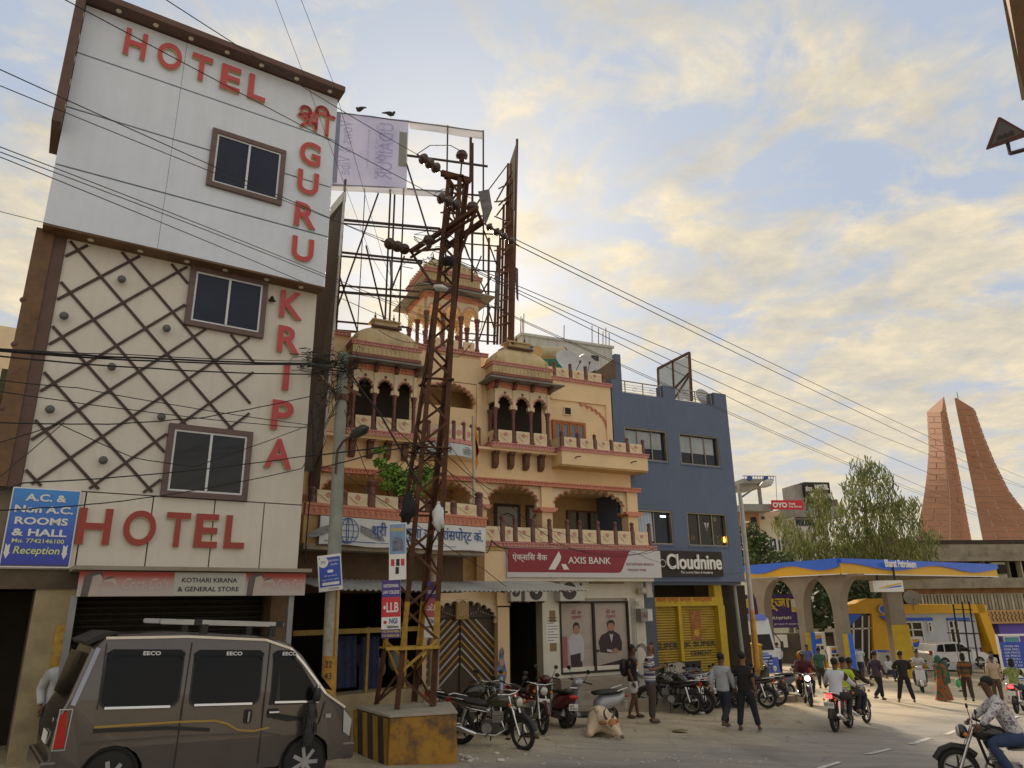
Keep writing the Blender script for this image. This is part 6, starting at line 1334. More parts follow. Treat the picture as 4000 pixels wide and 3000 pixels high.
#==================================================================concrete pole with its tangle,lamp and hospital sign
pt=at_depth(1340,1392,14.1);pb_=at_depth(1285,2720,14.1);pole=empty('utility_pole',(pb_.x,pb_.y,G(pb_.x,pb_.y)),0,'grey concrete utility pole beside the hotel with an orange painted base and cable tangle','pole')
LP=lambda v:Vector(v)-Vector(pole.location)
M_pole=mat('pole_concrete',(.32,.34,.31),.85,var=.15,vs_=3,streak=.3);M_orp=mat('pole_orange',(.55,.3,.06),.7,var=.25,vs_=5)
b0=Vector((0,0,-.2));tv=LP(pt);mk=lambda z:b0.lerp(tv,(z-pole.location.z+.2)/(tv.z+.2))
z_o=at_depth(1290,2560,14.1).z;z_s=at_depth(1300,2300,14.1).z
MB().tube([mk(z_s-.05),tv],[.135,.105],16).build('shaft',M_pole,pole);MB().tube([mk(z_o),mk(z_s-.05)],[.137,.135],16).build('shaft',mat('pole_pale_paint',(.48,.46,.38),.75,var=.3,vs_=4,grime=.4),pole);MB().tube([b0,mk(z_o)],[.14,.137],16).build('painted_base',M_orp,pole)
side=MB();side.bar(mk(z_o)+Vector((.1,-.1,0)),mk(z_s)+Vector((.1,-.1,0)),.09,.03,up=(1,1,0));side.build('yellow_side',M_orp,pole)
for s_,z_ in (('22',1.62),('43',1.42)):text(s_,M_ink2,pole,0,0,.13,.11,ext=.002,loc=(LP(mk(1)+Vector(pole.location)).x-.06,-.15,z_-pole.location.z+.3))
MB().tube([tv+Vector((0,0,-.02)),tv+Vector((0,0,.06))],[.125,.1],14).build('pole_cap',mat('green_grey_cap',(.16,.2,.16),.7,var=.2),pole)
for px,py in ((1335,1555),):c=LP(at_depth(px,py,14.1));MB().lathe([(.14,c.z-.06),(.14,c.z+.06)],(c.x,c.y,0),14).build('clamp',M_brk,pole)
MB().bar(LP(D(1250,1470,14.2)),LP(D(1330,1560,14.05)),.06).build('strut',M_brk,pole);MB().bar(LP(D(1345,1510,13.95)),LP(D(1410,1545,13.8)),.05).build('strut',M_brk,pole)
tb=MB();R8=random.Random(21)
def tangle(px,py,rx,rz_,n,r_=.007,D_=14.0):
    for _ in range(n):
        c=LP(D(px,py,D_));P_=[];v=c+Vector((R8.gauss(0,rx*.5),R8.gauss(0,.12),R8.gauss(0,rz_*.5)))
        for k_ in range(6):P_.append(v.copy());v=v+Vector((R8.gauss(0,rx*.45),R8.gauss(0,.07),R8.gauss(0,rz_*.45)))
        tb.tube(P_,r_,4,caps=False)
tangle(1330,1430,.25,.16,38);tangle(1235,1400,.35,.1,28);tangle(1210,1450,.3,.08,22);tangle(1300,1520,.2,.3,10);tangle(1265,1560,.15,.4,8);tangle(1390,1470,.2,.2,8)
tb.build('cable_tangle',M_cab,pole)['kind']='stuff'
lm=empty('street_lamp',LP(D(1340,1730,13.9))+Vector(pole.location),0,'dark cobra-head street lamp on a curved arm from the concrete pole','street lamp');lw=lambda px,py,D_:D(px,py,D_)-Vector(lm.location)
MB().tube([lw(1310,1850,13.95),lw(1318,1760,13.9),lw(1340,1725,13.8),lw(1385,1695,13.5)],.025,8).build('arm',M_brk,lm)
h0,h1=lw(1372,1702,13.55),lw(1440,1668,13.2);b=MB().tube([h0,h0.lerp(h1,.3),h0.lerp(h1,.75),h1],[.04,.1,.1,.02],12);o=b.build('lamp_head',mat('dark_green_lamp',(.04,.05,.045),.4,var=.2),lm)
r,w_,h_=px_board('hospital_sign',[(1250,2172),(1344,2160),(1336,2302),(1246,2314)],13.75,'small blue and white hospital board tied to the concrete pole','sign',M_signw)
MB().box(w_*.06,w_*.96,-.003,0,h_*.12,h_*.93).build('print',M_pb,r);MB().lathe([(w_*.22,-.006),(w_*.22,-.003)],(w_*.24,0,h_*.8),16,'y',smooth=False).build('print',M_signw,r)
text('SN',M_ink,r,w_*.13,h_*.76,w_*.22,h_*.09,y=-.008,ext=.001,shear=.3)
for s_,x_,z_,ww,hh_ in (('सिद्धि विनायक',.45,.78,.45,.08),('हॉस्पिटल',.55,.68,.3,.07),('सभी प्रकार की जांचें',.25,.38,.55,.06),('Digital X-Ray सुविधा',.15,.28,.72,.06)):text(s_,M_signw,r,w_*x_,h_*z_,w_*ww,h_*hh_,y=-.006,ext=.001)
for a,c,z_ in ((.4,.65,.5),(.15,.88,.16)):MB().prism(rr(w_*a,w_*c,h_*z_,h_*(z_+.08),.02),-.006,-.003).build('print',M_signw,r)
text('7737950993',M_ink2,r,w_*.4,h_*.03,w_*.45,h_*.05,y=-.003,ext=.001)
# service cables from the pole to the left and right
SC='service cables at the concrete pole'
PT=lambda py:D(1335,py,13.95)
for i,(pts,r_,lb) in enumerate((
    (((0,1366,8.5),(600,1400,10.5),(1210,1420,13)),.016,'thickest twisted cable crossing the hotel lattice at mid height'),(((0,1372,8.6),(640,1412,10.6),(1215,1424,13)),.014,'twisted cable just under the thickest one'),
    (((0,1392,8.5),(600,1440,10.5),(1190,1462,13)),.012,'cable sagging under the thick pair across the lattice'),(((0,1362,8.4),(500,1385,10),(1200,1410,13)),.008,'thin cable above the thick pair across the lattice'),
    (((0,1485,8.4),(300,1515,9.3),(1203,1660,13)),.007,'upper of two thin cables falling to the right across the lattice'),(((0,1528,8.4),(600,1612,10.2),(1203,1672,13)),.007,'lower of two thin cables falling to the right across the lattice'),
    (((0,1650,8.4),(420,1657,9.5),(800,1630,11),(1203,1550,13)),.009,'double cable rising to the pole above the lowest hotel window'),(((0,1728,8.4),(230,1655,9),(520,1788,10),(760,1822,11),(1203,1662,13)),.007,'cable dipping in front of the lowest hotel window'),
    (((-60,1930,8.2),(90,1887,8.8),(633,1849,10.5),(1200,1780,13)),.009,'cable running along the top of the blue room sign'),(((0,1993,8.2),(400,1966,9.5),(700,1925,10.6),(1180,1830,13)),.008,'lowest cable crossing the blue room sign'),
    (((0,1860,8.2),(250,1650,9)),.006,'short cable rising at the hotel left edge'))):
    P_=[D(*p) for p in pts];wire(([P_[0]+(P_[0]-P_[1])*.15]+P_+([PT(1440+i*12)] if i !=10 else [])),r_,lb,SC,.006,M_cab,'cable',n=8,wob=.004)
for i,(pts,r_,lb) in enumerate((
    (((1345,1420,13.9),(1500,1640,13.7),(1640,1890,13.5)),.02,'thick black cable falling from the pole to the pylon'),(((1345,1450,13.9),(1560,1690,14),(1900,1950,16)),.008,'thin cable falling past the pylon'),
    (((1200,1780,13),(1560,1735,13.6),(1700,1722,13.8)),.014,'black cable from the left reaching the pylon waist'),(((1200,1840,13),(1500,1760,13.6),(1690,1730,13.8)),.012,'lower black cable from the left reaching the pylon waist'),
    (((1345,1850,14),(1560,2000,15),(1900,2230,17),(1990,2300,18)),.008,'thin cable falling across the transport sign'),(((1700,1730,13.8),(1950,1930,17),(2200,2130,20),(2400,2175,21.5),(2560,2140,23)),.009,'slack cable draped in front of the bank sign'),
    (((1720,1800,13.9),(1860,1950,16),(2100,2110,19),(2480,2165,22),(2560,2150,23)),.007,'second slack cable over the bank sign'),(((1710,1900,14),(1900,1985,18),(2480,2160,22),(2740,2250,24.6),(2905,2235,25.5)),.006,'thin cable across the bank and salon signs'),
    (((1730,1700,14),(1905,1930,17),(1985,2180,19.5)),.006,'thin drop cable beside the saffron flagpole'),(((1220,1600,13.6),(1225,1850,13.8),(1205,2000,14),(1190,2200,14.2)),.014,'cable hanging down the gap beside the hotel'),
    (((1290,1530,13.8),(1230,1750,13.9),(1235,1960,14)),.008,'looping cable left of the pole'),(((1345,1600,13.9),(1440,1860,13.8),(1560,1800,13.7)),.008,'slack loop between the pole and the pylon'))):
    wire([D(*p) for p in pts],r_,lb,SC,.03 if i in (5,6,11) else .012,M_cab,'cable',n=10,wob=.006)
wire([D(*p) for p in ((1990,2140,19),(1920,2110,18.5),(1900,2160,18))],.015,'grey hose looping by the corner of the transport sign',SC,.12,M_cab,'cable')
# saffron flag on its pole in front of the palace building
fp=empty('flag_pole',D(1852,1990,20.3),0,'thin pale pole with a narrow red and saffron flag before the palace building','flagpole');fl0=D(1852,1990,20.3);LF=lambda px,py,D_=20.3:D(px,py,D_)-fl0
MB().tube([LF(1852,1990),LF(1848,1625)],.04,8).build('pole',mat('pale_pole',(.5,.48,.4),.6,var=.15),fp)
for m,x0,x1,y0,y1 in ((mat('saffron',(.75,.3,.02),.7,var=.2),1853,1866,1640,1840),(mat('flag_red',(.55,.02,.02),.7,var=.2),1856,1872,1700,1790)):
    P_=[LF(x0,y0),LF(x1,y0+60),LF(x1+2,y1-30),LF(x0+5,y1)];MB().add(P_+[v+Vector((0,.02,0)) for v in P_],[(0,1,2,3),(7,6,5,4)]).build('flag_cloth',m,fp)
# warning sign and roof edge at the right margin
ws_=empty('warning_sign',D(3915,580,12),0,'triangular red-edged rough road warning sign seen against the sky','road sign');LW=lambda px,py,D_=12:D(px,py,D_)-Vector(ws_.location)
def tri(pts,th,m,name,y):
    n=len(pts);P_=[LW(*p)+Vector((0,y,0)) for p in pts];return MB().add(P_+[v+Vector((0,th,0)) for v in P_],[tuple(range(n)),tuple(range(2*n-1,n-1,-1))]+[(i,(i+1)%n,n+(i+1)%n,n+i) for i in range(n)]).build(name,m,ws_)
tri([(3853,580),(3858,583),(4018,530),(4021,522),(3908,457),(3900,458)],.02,mat('sign_dark_red',(.06,.012,.012),.5,var=.15),'plate',0)
tri([(3872,566),(3998,520),(3904,472)],.004,mat('sign_grey',(.07,.08,.08),.6,var=.15),'face',-.005)
tri([(3894,551),(3893,538),(3901,529),(3909,529),(3916,534),(3920,524),(3928,520),(3937,526),(3941,515),(3950,510),(3959,514),(3962,526)],.004,M_dark,'bump_symbol',-.011)
MB().tube([LW(3935,553,12.03),LW(3945,600,12.03),LW(4260,515,12.03)],.045,4,smooth=False).build('bracket',M_dark,ws_);e_=LW(4260,515,12.03);MB().tube([e_+Vector((0,0,.3)),Vector((e_.x,e_.y,-ws_.location.z-.6))],.06,8).build('post',M_dark,ws_)
ev=empty('near_eave',D(3960,200,9),0,'dark underside of a nearby roof edge at the top right margin','roof');LE=lambda px,py,D_:D(px,py,D_)-Vector(ev.location)
MB().add([LE(3920,-40,8),LE(5400,-900,8),LE(5400,700,11),LE(3995,380,11),LE(3935,-40,7.9),LE(5400,-900,7.9),LE(5400,700,10.9),LE(4003,375,10.9)],[(0,1,2,3),(4,5,6,7),(0,3,7,4)]).build('soffit',M_soffit,ev);MB().bar(LE(3918,-50,8),LE(3997,385,11),.06).build('fascia',M_conc,ev);MB().box(12.2-ev.location.x,14.5-ev.location.x,7.6-ev.location.y,10.6-ev.location.y,-.5-ev.location.z,8.6-ev.location.z).build('wall',M_or2,ev)
#==================================================================shop sign and posts under the hotel
kb=HF.root('store_sign',x=-1.87,y=-.9,z=3.17,label='faded red and cream store sign reading KOTHARI KIRANA & GENERAL STORE under the hotel band',cat='sign')
ks0,ks1=-1.73,1.75;hK=.37
M_kb=bpy.data.materials.new('faded_sign_print');M_kb.use_nodes=True;t=M_kb.node_tree;b_=t.nodes['Principled BSDF'];co=t.nodes.new('ShaderNodeTexCoord');sp_2=nd(t,'ShaderNodeSeparateXYZ');t.links.new(co.outputs['Generated'],sp_2.inputs[0])
rp4=ramp(t,[(.25,(.5,.44,.42)),(.62,(.5,.3,.28)),(.85,(.45,.06,.05))]);t.links.new(sp_2.outputs[2],rp4.inputs[0]);t.links.new(rp4.outputs[0],b_.inputs['Base Color']);b_.inputs['Roughness'].default_value=.5
MB().box(ks0,ks1,0,.08,0,hK).build('sign_box',M_kb,kb);MB().box(-.4,.72,-.004,0,.003,hK-.003).build('name_panel',mat('faded_grey_panel',(.5,.5,.45),.5,var=.08),kb)
text('KOTHARI KIRANA',M_ink2,kb,-.28,.21,.86,.075,y=-.008,ext=.001,bold=.012);text('& GENERAL STORE',M_ink2,kb,-.33,.07,.95,.075,y=-.008,ext=.001,bold=.012)
M_fw=mat('faded_white_print',(.6,.48,.46),.5,var=.05);M_fh=mat('faded_dark_print',(.12,.1,.1),.5,var=.3,vs_=20);M_fs=mat('faded_skin_print',(.5,.42,.38),.5,var=.1)
for x_ in (ks0+.05,.75):
    for pts,m,y_ in (([(0,0),(.02,.3),(.1,.36),(.24,.36),(.27,.3),(.22,.2),(.12,.0)],M_fh,-.004),([(.1,.0),(.12,.2),(.13,.3),(.22,.33),(.27,.26),(.26,.19),(.22,.15),(.3,.0)],M_fs,-.006),([(.26,.22),(.34,.26),(.42,.27),(.46,.22),(.48,.1),(.45,.1),(.42,.2),(.36,.21)],M_fs,-.006),([(.27,.25),(.36,.3),(.42,.29),(.36,.26)],M_fh,-.008)):
        MB().prism([(x_+a,c) for a,c in pts],y_,y_+.002).build('drinker_print',m,kb)
text('Coca-Cola',M_fw,kb,ks0+.6,.1,.65,.17,y=-.006,ext=.001,shear=.35);text('Coca-Cola',M_fw,kb,1.25,.1,.45,.17,y=-.006,ext=.001,shear=.35)
hb(MB().box(-3.7,-.05,-1.0,0,3.56,3.62),'canopy_slab',M_conc)
for s0_ in (-3.62,-.32):hb(MB().box(s0_-.045,s0_+.045,-.82,-.74,.3,3.18),'canopy_post',mat('grey_post',(.3,.3,.32),.5,.3,var=.1))
lb_=HF.root('dark_left_shop',x=-5.2,y=.5,z=.7,label='dark cluttered shop interior below the blue room sign at the left margin',cat='shop')
MB().box(-2.5,1.1,1.6,1.7,-.6,3).box(-2.5,1.1,0,1.6,2.6,2.9).build('back_wall',M_dint,lb_);MB().box(-.6,.1,.2,.6,-.5,.35).build('counter',mat('green_grey_counter',(.1,.13,.09),.8,var=.4,vs_=5),lb_)
R9=random.Random(4);cl=[(.35,.05,.05),(.3,.28,.2),(.08,.12,.09),(.3,.16,.05),(.12,.1,.2)]
for i in range(16):x_,z_=R9.uniform(-1.3,.2),R9.choice((.5,1.0,1.5,1.95));MB().box(x_,x_+R9.uniform(.08,.2),.9,1.1,z_,z_+R9.uniform(.12,.32)).build('goods',mat('goods_%d' % (i % 5),cl[i % 5],.7,var=.4,vs_=10),lb_,bevel=.01)
for z_ in (.47,.97,1.47,1.92):MB().box(-1.5,.3,.85,1.3,z_-.03,z_).build('shelf',M_oldyel,lb_)
#==================================================================motorcycles and scooters
def wheelm(par,x,r,w_,spokes=0):
    wh=MB();n=22;P_=[(x+(r-w_/2)*math.cos(2*PI*i/n),0,r+(r-w_/2)*math.sin(2*PI*i/n)) for i in range(n+1)];wh=MB().tube(P_,w_/2,7,caps=False).build('wheel',M_tyre,par)
    MB().tube([(x+(r-w_)*math.cos(2*PI*i/n),0,r+(r-w_)*math.sin(2*PI*i/n)) for i in range(n+1)],.014,5,caps=False).build('rim',M_alloy if spokes < 9 else M_chr,wh)
    b=MB().lathe([(.045,-.06),(.045,.06)],(x,0,r),10,'y')
    for i in range(spokes or 5):a=2*PI*i/(spokes or 5)+.3;b.bar((x,0,r),(x+(r-w_)*math.cos(a),0,r+(r-w_)*math.sin(a)),.03 if spokes < 9 else .006,.012,up=(0,1,0))
    b.build('hub',M_blk,wh);return wh
M_plate=mat('plate_white',(.7,.7,.68),.5,var=.03)
def motorcycle(label,loc,rz,lean=0,tank=(.02,.02,.022),plate='',front_plate='',lit=False,steer=0,grp='motorcycles on the street',trim=None,fair=False):
    m=empty('motorcycle',(*loc,gh(*loc)+.0),rz,label,'motorcycle',grp);m.rotation_euler=(lean,-math.atan(GX*math.cos(rz)+GY*math.sin(rz)),rz)
    Mt=mat('tank_%d_%d_%d' % tuple(int(c*99) for c in tank),tank,.2,.1,var=.05,coat=.6);B=lambda mb,n,mm,par=None:mb.build(n,mm,par or m)
    wheelm(m,-.64,.30,.1,5);fk=empty('front_fork',(.42,0,0));fk.parent=m;fk.rotation_euler=(0,0,steer)
    fw=wheelm(fk,.23,.30,.09,5)
    for s_ in (-1,1):MB().tube([(.23,s_*.085,.3),(.06,s_*.085,.72),(-.04,s_*.085,.95)],[.028,.024,.022],8).build('fork_leg',M_chr,fk)
    MB().tube([(.23+.34*math.cos(a),0,.3+.34*math.sin(a)) for a in [math.radians(d) for d in (20,50,80,110,140)]],.055,6).build('mudguard',Mt if trim is None else M_blk,fk)
    hbx=MB().tube([(-.2,.36,.98),(-.08,.3,1.02),(-.03,.1,.98),(-.03,-.1,.98),(-.08,-.3,1.02),(-.2,-.36,.98)],.013,7).build('handlebar',M_chr,fk)
    for s_ in (-1,1):
        MB().tube([(-.11,s_*.31,1.015),(-.22,s_*.38,.975)],.021,7).build('grip',M_blk,hbx);MB().bar((-.06,s_*.27,1.02),(-.05,s_*.36,1.16),.01).ball((-.05,s_*.38,1.2),.055,10,6,.35,1.2,.8).build('mirror',M_blk,fk)
        MB().ball((.1,s_*.2,.84),.035,8,6).build('indicator',mat('amber_lens',(.6,.2,.02),.3,var=0),fk)
    MB().ball((.12,0,.86),.11,14,8,.75,1,1.0).build('headlight_shell',Mt,fk);MB().ball((.17,0,.86),.09,12,8,.45,1,.95).build('headlight',mat('lamp_lit',(1,.95,.85),.2,emit=2.0,var=0) if lit==2 else M_clear,fk)
    if fair:MB().prism([(.0,.92),(.16,.98),(.12,1.1),(0,1.16)],-.1,.1).build('visor',M_tglass,fk)
    if front_plate or lit==2:MB().box(.2,.21,-.13,.13,.64,.71).build('front_plate',M_plate,fk)
    # tank,seat,tail
    def loft(secs,name,mm,n=12):
        vs_=[(x+0,wy*math.cos(2*PI*i/n)*abs(math.cos(2*PI*i/n))**-.25 if abs(math.cos(2*PI*i/n)) > .01 else 0,zc+hz*math.sin(2*PI*i/n)) for x,wy,zc,hz in secs for i in range(n)];k_=len(secs)
        return MB().add(vs_,[(j*n+i,j*n+(i+1)%n,(j+1)*n+(i+1)%n,(j+1)*n+i) for j in range(k_-1) for i in range(n)]+[tuple(range(n)),tuple(range((k_-1)*n,k_*n))],True).build(name,mm,m)
    tk=loft([(.40,.06,.86,.07),(.33,.13,.87,.11),(.18,.15,.87,.14),(.0,.12,.85,.12),(-.1,.08,.8,.07)],'fuel_tank',Mt);MB().lathe([(.035,.99),(.035,1.01)],(.17,0,0),10).build('filler_cap',M_chr,tk)
    loft([(-.05,.1,.8,.05),(-.2,.13,.79,.045),(-.45,.13,.82,.045),(-.68,.1,.86,.04),(-.76,.06,.87,.03)],'seat',M_blk)
    loft([(-.1,.11,.7,.07),(-.4,.12,.73,.07),(-.7,.07,.8,.05),(-.84,.04,.84,.03)],'tail_panel',Mt)
    if trim:loft([(-.05,.13,.66,.02),(-.4,.135,.7,.02),(-.7,.08,.79,.015)],'trim_strip',trim)
    B(MB().tube([(.36,0,.88),(.24,0,.42),(.0,0,.3),(-.3,0,.3),(-.3,0,.7),(.3,0,.8)],.024,7),'frame',M_blk)
    en=B(MB().box(-.2,.17,-.11,.11,.26,.46),'engine',mat('engine_grey',(.12,.12,.12),.4,.6,var=.2)); 
    for k_ in range(5):MB().box(.02,.2,-.085,.085,.47+k_*.035,.49+k_*.035).build('cooling_fin',M_alloy,en)
    MB().lathe([(.1,-.13),(.1,.13)],(-.08,0,.36),14,'y').build('crankcase',M_alloy,en)
    B(MB().tube([(.2,-.06,.5),(.27,-.09,.35),(.1,-.13,.25),(-.3,-.15,.26)],.02,7),'exhaust_pipe',M_chr);B(MB().tube([(-.28,-.16,.26),(-.4,-.17,.29),(-.8,-.17,.4),(-.86,-.17,.42)],[.03,.05,.055,.03],10),'silencer',M_chr)
    for s_ in (-1,1):B(MB().tube([(-.62,s_*.12,.32),(-.5,s_*.12,.7)],[.028,.034],8),'shock_absorber',M_chr);B(MB().bar((-.64,s_*.08,.3),(-.15,s_*.08,.3),.04),'swingarm',M_blk)
    B(MB().tube([(-.05,.32,.28),(-.05,-.32,.28)],.014,6),'footrest',M_blk);B(MB().tube([(-.55,.13,.86),(-.82,.13,.9),(-.9,0,.9),(-.82,-.13,.9),(-.55,-.13,.86)],.013,6),'grab_rail',M_chr)
    B(MB().tube([(-.64+.33*math.cos(a),0,.3+.33*math.sin(a)) for a in [math.radians(d) for d in (60,100,140,175)]],.055,6),'mudguard',M_blk)
    tl_=B(MB().box(-.92,-.86,-.07,.07,.78,.86),'tail_light',mat('tail_lit',(1,.03,.03),.3,emit=3.0,var=0) if lit==1 else M_tred)
    pl_=B(MB().box(-.95,-.945,-.12,.12,.56,.7),'number_plate',M_plate)
    if plate:text(plate,M_ink2,pl_,0,0,.2,.08,ext=.001,bold=.01,loc=(-.953,.1,.59),rot=(PI/2,0,-PI/2))
    for s_ in (-1,1):MB().ball((-.84,s_*.13,.74),.03,8,6).build('indicator',MATS['amber_lens'],m)
    if not lit:B(MB().tube([(-.05,.1,.25),(-.12,.28,.02)],.015,6),'side_stand',M_blk)
    return m
def scooter(label,loc,rz,lean=0,col=(.03,.03,.03),plate='',steer=0,grp='scooters on the street',back=(.35,.36,.4)):
    m=empty('scooter',(*loc,gh(*loc)),rz,label,'scooter',grp);m.rotation_euler=(lean,-math.atan(GX*math.cos(rz)+GY*math.sin(rz)),rz)
    Mt=mat('scooter_%d_%d_%d' % tuple(int(c*99) for c in col),col,.25,.1,var=.05,coat=.5);Mb=mat('scooter_panel_%d' % int(back[0]*99),back,.3,.2,var=.05,coat=.4)
    wheelm(m,-.52,.235,.11,5);fk=empty('front_fork',(.45,0,0));fk.parent=m;fk.rotation_euler=(0,0,steer);wheelm(fk,.18,.235,.1,5)
    MB().tube([(.18,.07,.24),(.05,.06,.6),(-.05,0,.95)],.025,7).tube([(.18,-.07,.24),(.05,-.06,.6),(-.05,0,.95)],.025,7).build('fork',M_blk,fk)
    MB().tube([(.18+.28*math.cos(a),0,.24+.27*math.sin(a)) for a in [math.radians(d) for d in (10,50,90,130)]],.07,7).build('mudguard',Mt,fk)
    hd_=MB().ball((-.05,0,.99),.12,14,8,.85,1.25,.8).build('handlebar_cowl',Mb,fk);MB().ball((.03,0,.99),.075,12,8,.5,1,.8).build('headlight',M_clear,hd_)
    hbx=MB().tube([(-.16,.34,1.0),(-.06,.2,1.02),(-.06,-.2,1.02),(-.16,-.34,1.0)],.018,7).build('handlebar',M_blk,fk)
    for s_ in (-1,1):MB().bar((-.07,s_*.17,1.03),(-.04,s_*.27,1.22),.01).ball((-.04,s_*.29,1.27),.055,10,6,.3,1.1,.9).build('mirror',M_blk,fk)
    def loft(secs,name,mm,n=12,par=None):
        vs_=[(x+sh*math.sin(2*PI*i/n),wy*math.cos(2*PI*i/n),zc+hz*math.sin(2*PI*i/n)) for x,wy,zc,hz,sh in secs for i in range(n)];k_=len(secs)
        return MB().add(vs_,[(j*n+i,j*n+(i+1)%n,(j+1)*n+(i+1)%n,(j+1)*n+i) for j in range(k_-1) for i in range(n)]+[tuple(range(n)),tuple(range((k_-1)*n,k_*n))],True).build(name,mm,par or m)
    MB().prism([(.52,.3),(.6,.5),(.47,.93),(.41,.93),(.46,.5),(.38,.26)],-.19,.19).build('apron',Mt,m,bevel=.04)
    MB().box(-.2,.44,-.17,.17,.24,.31).build('floorboard',M_blk,m,bevel=.02)
    loft([(-.1,.12,.45,.16,0),(-.25,.18,.52,.2,0),(-.55,.19,.58,.16,0),(-.8,.13,.66,.1,0),(-.92,.05,.7,.05,0)],'body_panel',Mb)
    loft([(-.02,.12,.75,.04,0),(-.2,.15,.77,.05,0),(-.5,.15,.79,.055,0),(-.78,.1,.8,.04,0)],'seat',M_blk)
    MB().tube([(-.6,.14,.82),(-.88,.14,.9),(-.95,0,.9),(-.88,-.14,.9),(-.6,-.14,.82)],.014,6).build('grab_rail',M_chr,m)
    MB().ball((-.9,0,.7),.1,12,6,.45,1.35,.5).build('tail_light',M_tred,m);pl_=MB().box(-.9,-.893,-.12,.12,.42,.56).build('number_plate',M_plate,m)
    if plate:text(plate,M_ink2,pl_,0,0,.2,.1,ext=.001,bold=.01,loc=(-.903,.1,.44),rot=(PI/2,0,-PI/2))
    MB().tube([(-.2,-.16,.25),(-.5,-.19,.27),(-.8,-.19,.34)],[.03,.05,.04],9).build('silencer',M_alloy,m);MB().box(-.5,-.1,-.12,.12,.2,.36).build('engine',MATS['engine_grey'],m)
    return m
GP=ground_at;RD=math.radians
def mid(a,c):return ((a[0]+c[0])/2,(a[1]+c[1])/2)
def hdg(rear,front):return math.atan2(front[1]-rear[1],front[0]-rear[0])
def by_wheels(fr,rr_):a,c=GP(*fr),GP(*rr_);return mid(a,c),hdg(c,a)
BK='motorcycles parked before the gate'
f_=GP(2030,2925);motorcycle('black motorcycle with chrome silencer and olive tank right of the plinth',(f_[0]-.52,f_[1]+.12),RD(-14),.14,(.05,.05,.03),steer=-.5,trim=M_chr,grp=BK)
motorcycle('dark motorcycle with plate showing against the chevron gate',(-.55,17.3),RD(120),.1,(.03,.03,.035),'RJ30 SK',steer=.2,grp=BK)
motorcycle('maroon and black motorcycle with white front plate right of the gate',(.25,17.6),RD(-55),-.1,(.1,.02,.02),front_plate='x',steer=-.3,grp=BK)
motorcycle('low dark motorcycle half hidden behind the plinth',(-1.1,16.6),RD(20),.1,(.02,.02,.02),steer=.2,grp=BK)
r_=GP(2205,2848);scooter('black and red scooter with rear plate towards the road, before the bank entrance',(r_[0]-.25,r_[1]+.5),RD(118),.08,(.03,.03,.03),'RJ30\nSB 8642',grp='scooters before the bank',back=(.12,.02,.03))
scooter('silver grey scooter with red tail lamp behind the lying cow',(1.75,18.6),RD(205),-.12,(.3,.31,.33),steer=.4,grp='scooters before the bank')
GB='motorcycles parked before the yellow shop'
motorcycle('dark motorcycle with white plate just right of the man in the striped shirt',(4.35,22.2),RD(150),.1,(.02,.02,.02),'0805',steer=.2,grp=GB)
for (fx,fy,ang,tk,lb) in ((2700,23.6,190,(.03,.02,.08),'motorcycle with bright front wheel rim parked side-on before the yellow shutter'),(2640,23.2,160,(.02,.02,.02),'dark motorcycle deep in the row beside the blue lattice gate'),(2755,23.3,232,(.03,.03,.03),'motorcycle with front wheel turned outwards left of the pale-shirted walker'),
    (2790,24.4,200,(.02,.03,.06),'motorcycle with white mudguard in the middle of the row'),(2860,24.8,20,(.02,.02,.02),'dark motorcycle hidden behind the two walkers'),(2735,24.4,175,(.06,.01,.01),'motorcycle with red tank wedged in the row before the shutter pillar'),(2815,23.9,215,(.02,.02,.03),'motorcycle angled towards the road between the walkers and shutter'),(2900,24.6,150,(.02,.02,.02),'nearest motorcycle behind the man in the black T-shirt'),(2660,22.6,140,(.02,.02,.02),'motorcycle with rear plate towards the road by the concrete slab'),(2945,25.6,165,(.03,.03,.03),'motorcycle right of the man in black with plate visible')):
    g_=at_depth(fx,2600,fy);motorcycle(lb,(g_[0],g_[1]),RD(ang),.1 if ang > 100 else -.1,tk,'3012',steer=.3,grp=GB,fair=fx==2640)
g_=GP(3040,2722);scooter('dark scooter with pale seat and silver side panel beside the oncoming rider',g_,RD(195),.1,(.02,.02,.025),'RJ27',back=(.06,.07,.09))
g_=GP(2975,2700);scooter('dark scooter with white front cowl behind the others near the yellow wall',g_,RD(60),.1,(.03,.03,.03),'',back=(.4,.4,.42))
ridden='motorcycles being ridden'
k_=GP(3165,2762);couple_b=motorcycle('motorcycle with couple coming towards the camera, silver crash bars',(k_[0]+.15,k_[1]+.55),RD(-103),0,(.05,.01,.02),front_plate='x',lit=2,grp=ridden)
k_=GP(3272,2862);wr_b=motorcycle('motorcycle ridden away by the white-shirted man, tail lamp lit',(k_[0]+.35,k_[1]+.5),RD(52),0,(.1,.02,.02),'RJ30 1315',lit=1,grp=ridden)
lime_p=(k_[0]+1.25,k_[1]+1.7);lr_b=motorcycle('motorcycle under the two riders in lime and dark, beyond the white shirt',lime_p,RD(45),0,(.03,.03,.05),lit=True,grp=ridden)
big_p=(7.62,12.5);bg_b=motorcycle('large black motorcycle at the right margin, red tail lamp lit',big_p,RD(158),0,(.015,.015,.015),lit=1,grp=ridden,trim=mat('silver_trim',(.4,.4,.4),.3,.5,var=0))
rr_p=GP(3975,2790);rr_b=motorcycle('motorcycle with patterned-shirt rider leaving at the right margin',(rr_p[0]+.5,rr_p[1]+.6),RD(48),0,(.02,.02,.03),lit=1,grp=ridden)
k_=GP(3600,2705);ws_b=scooter('white scooter ridden towards the camera behind the man in black',(k_[0]+.2,k_[1]+.3),RD(-115),0,(.5,.5,.52),back=(.5,.5,.52))
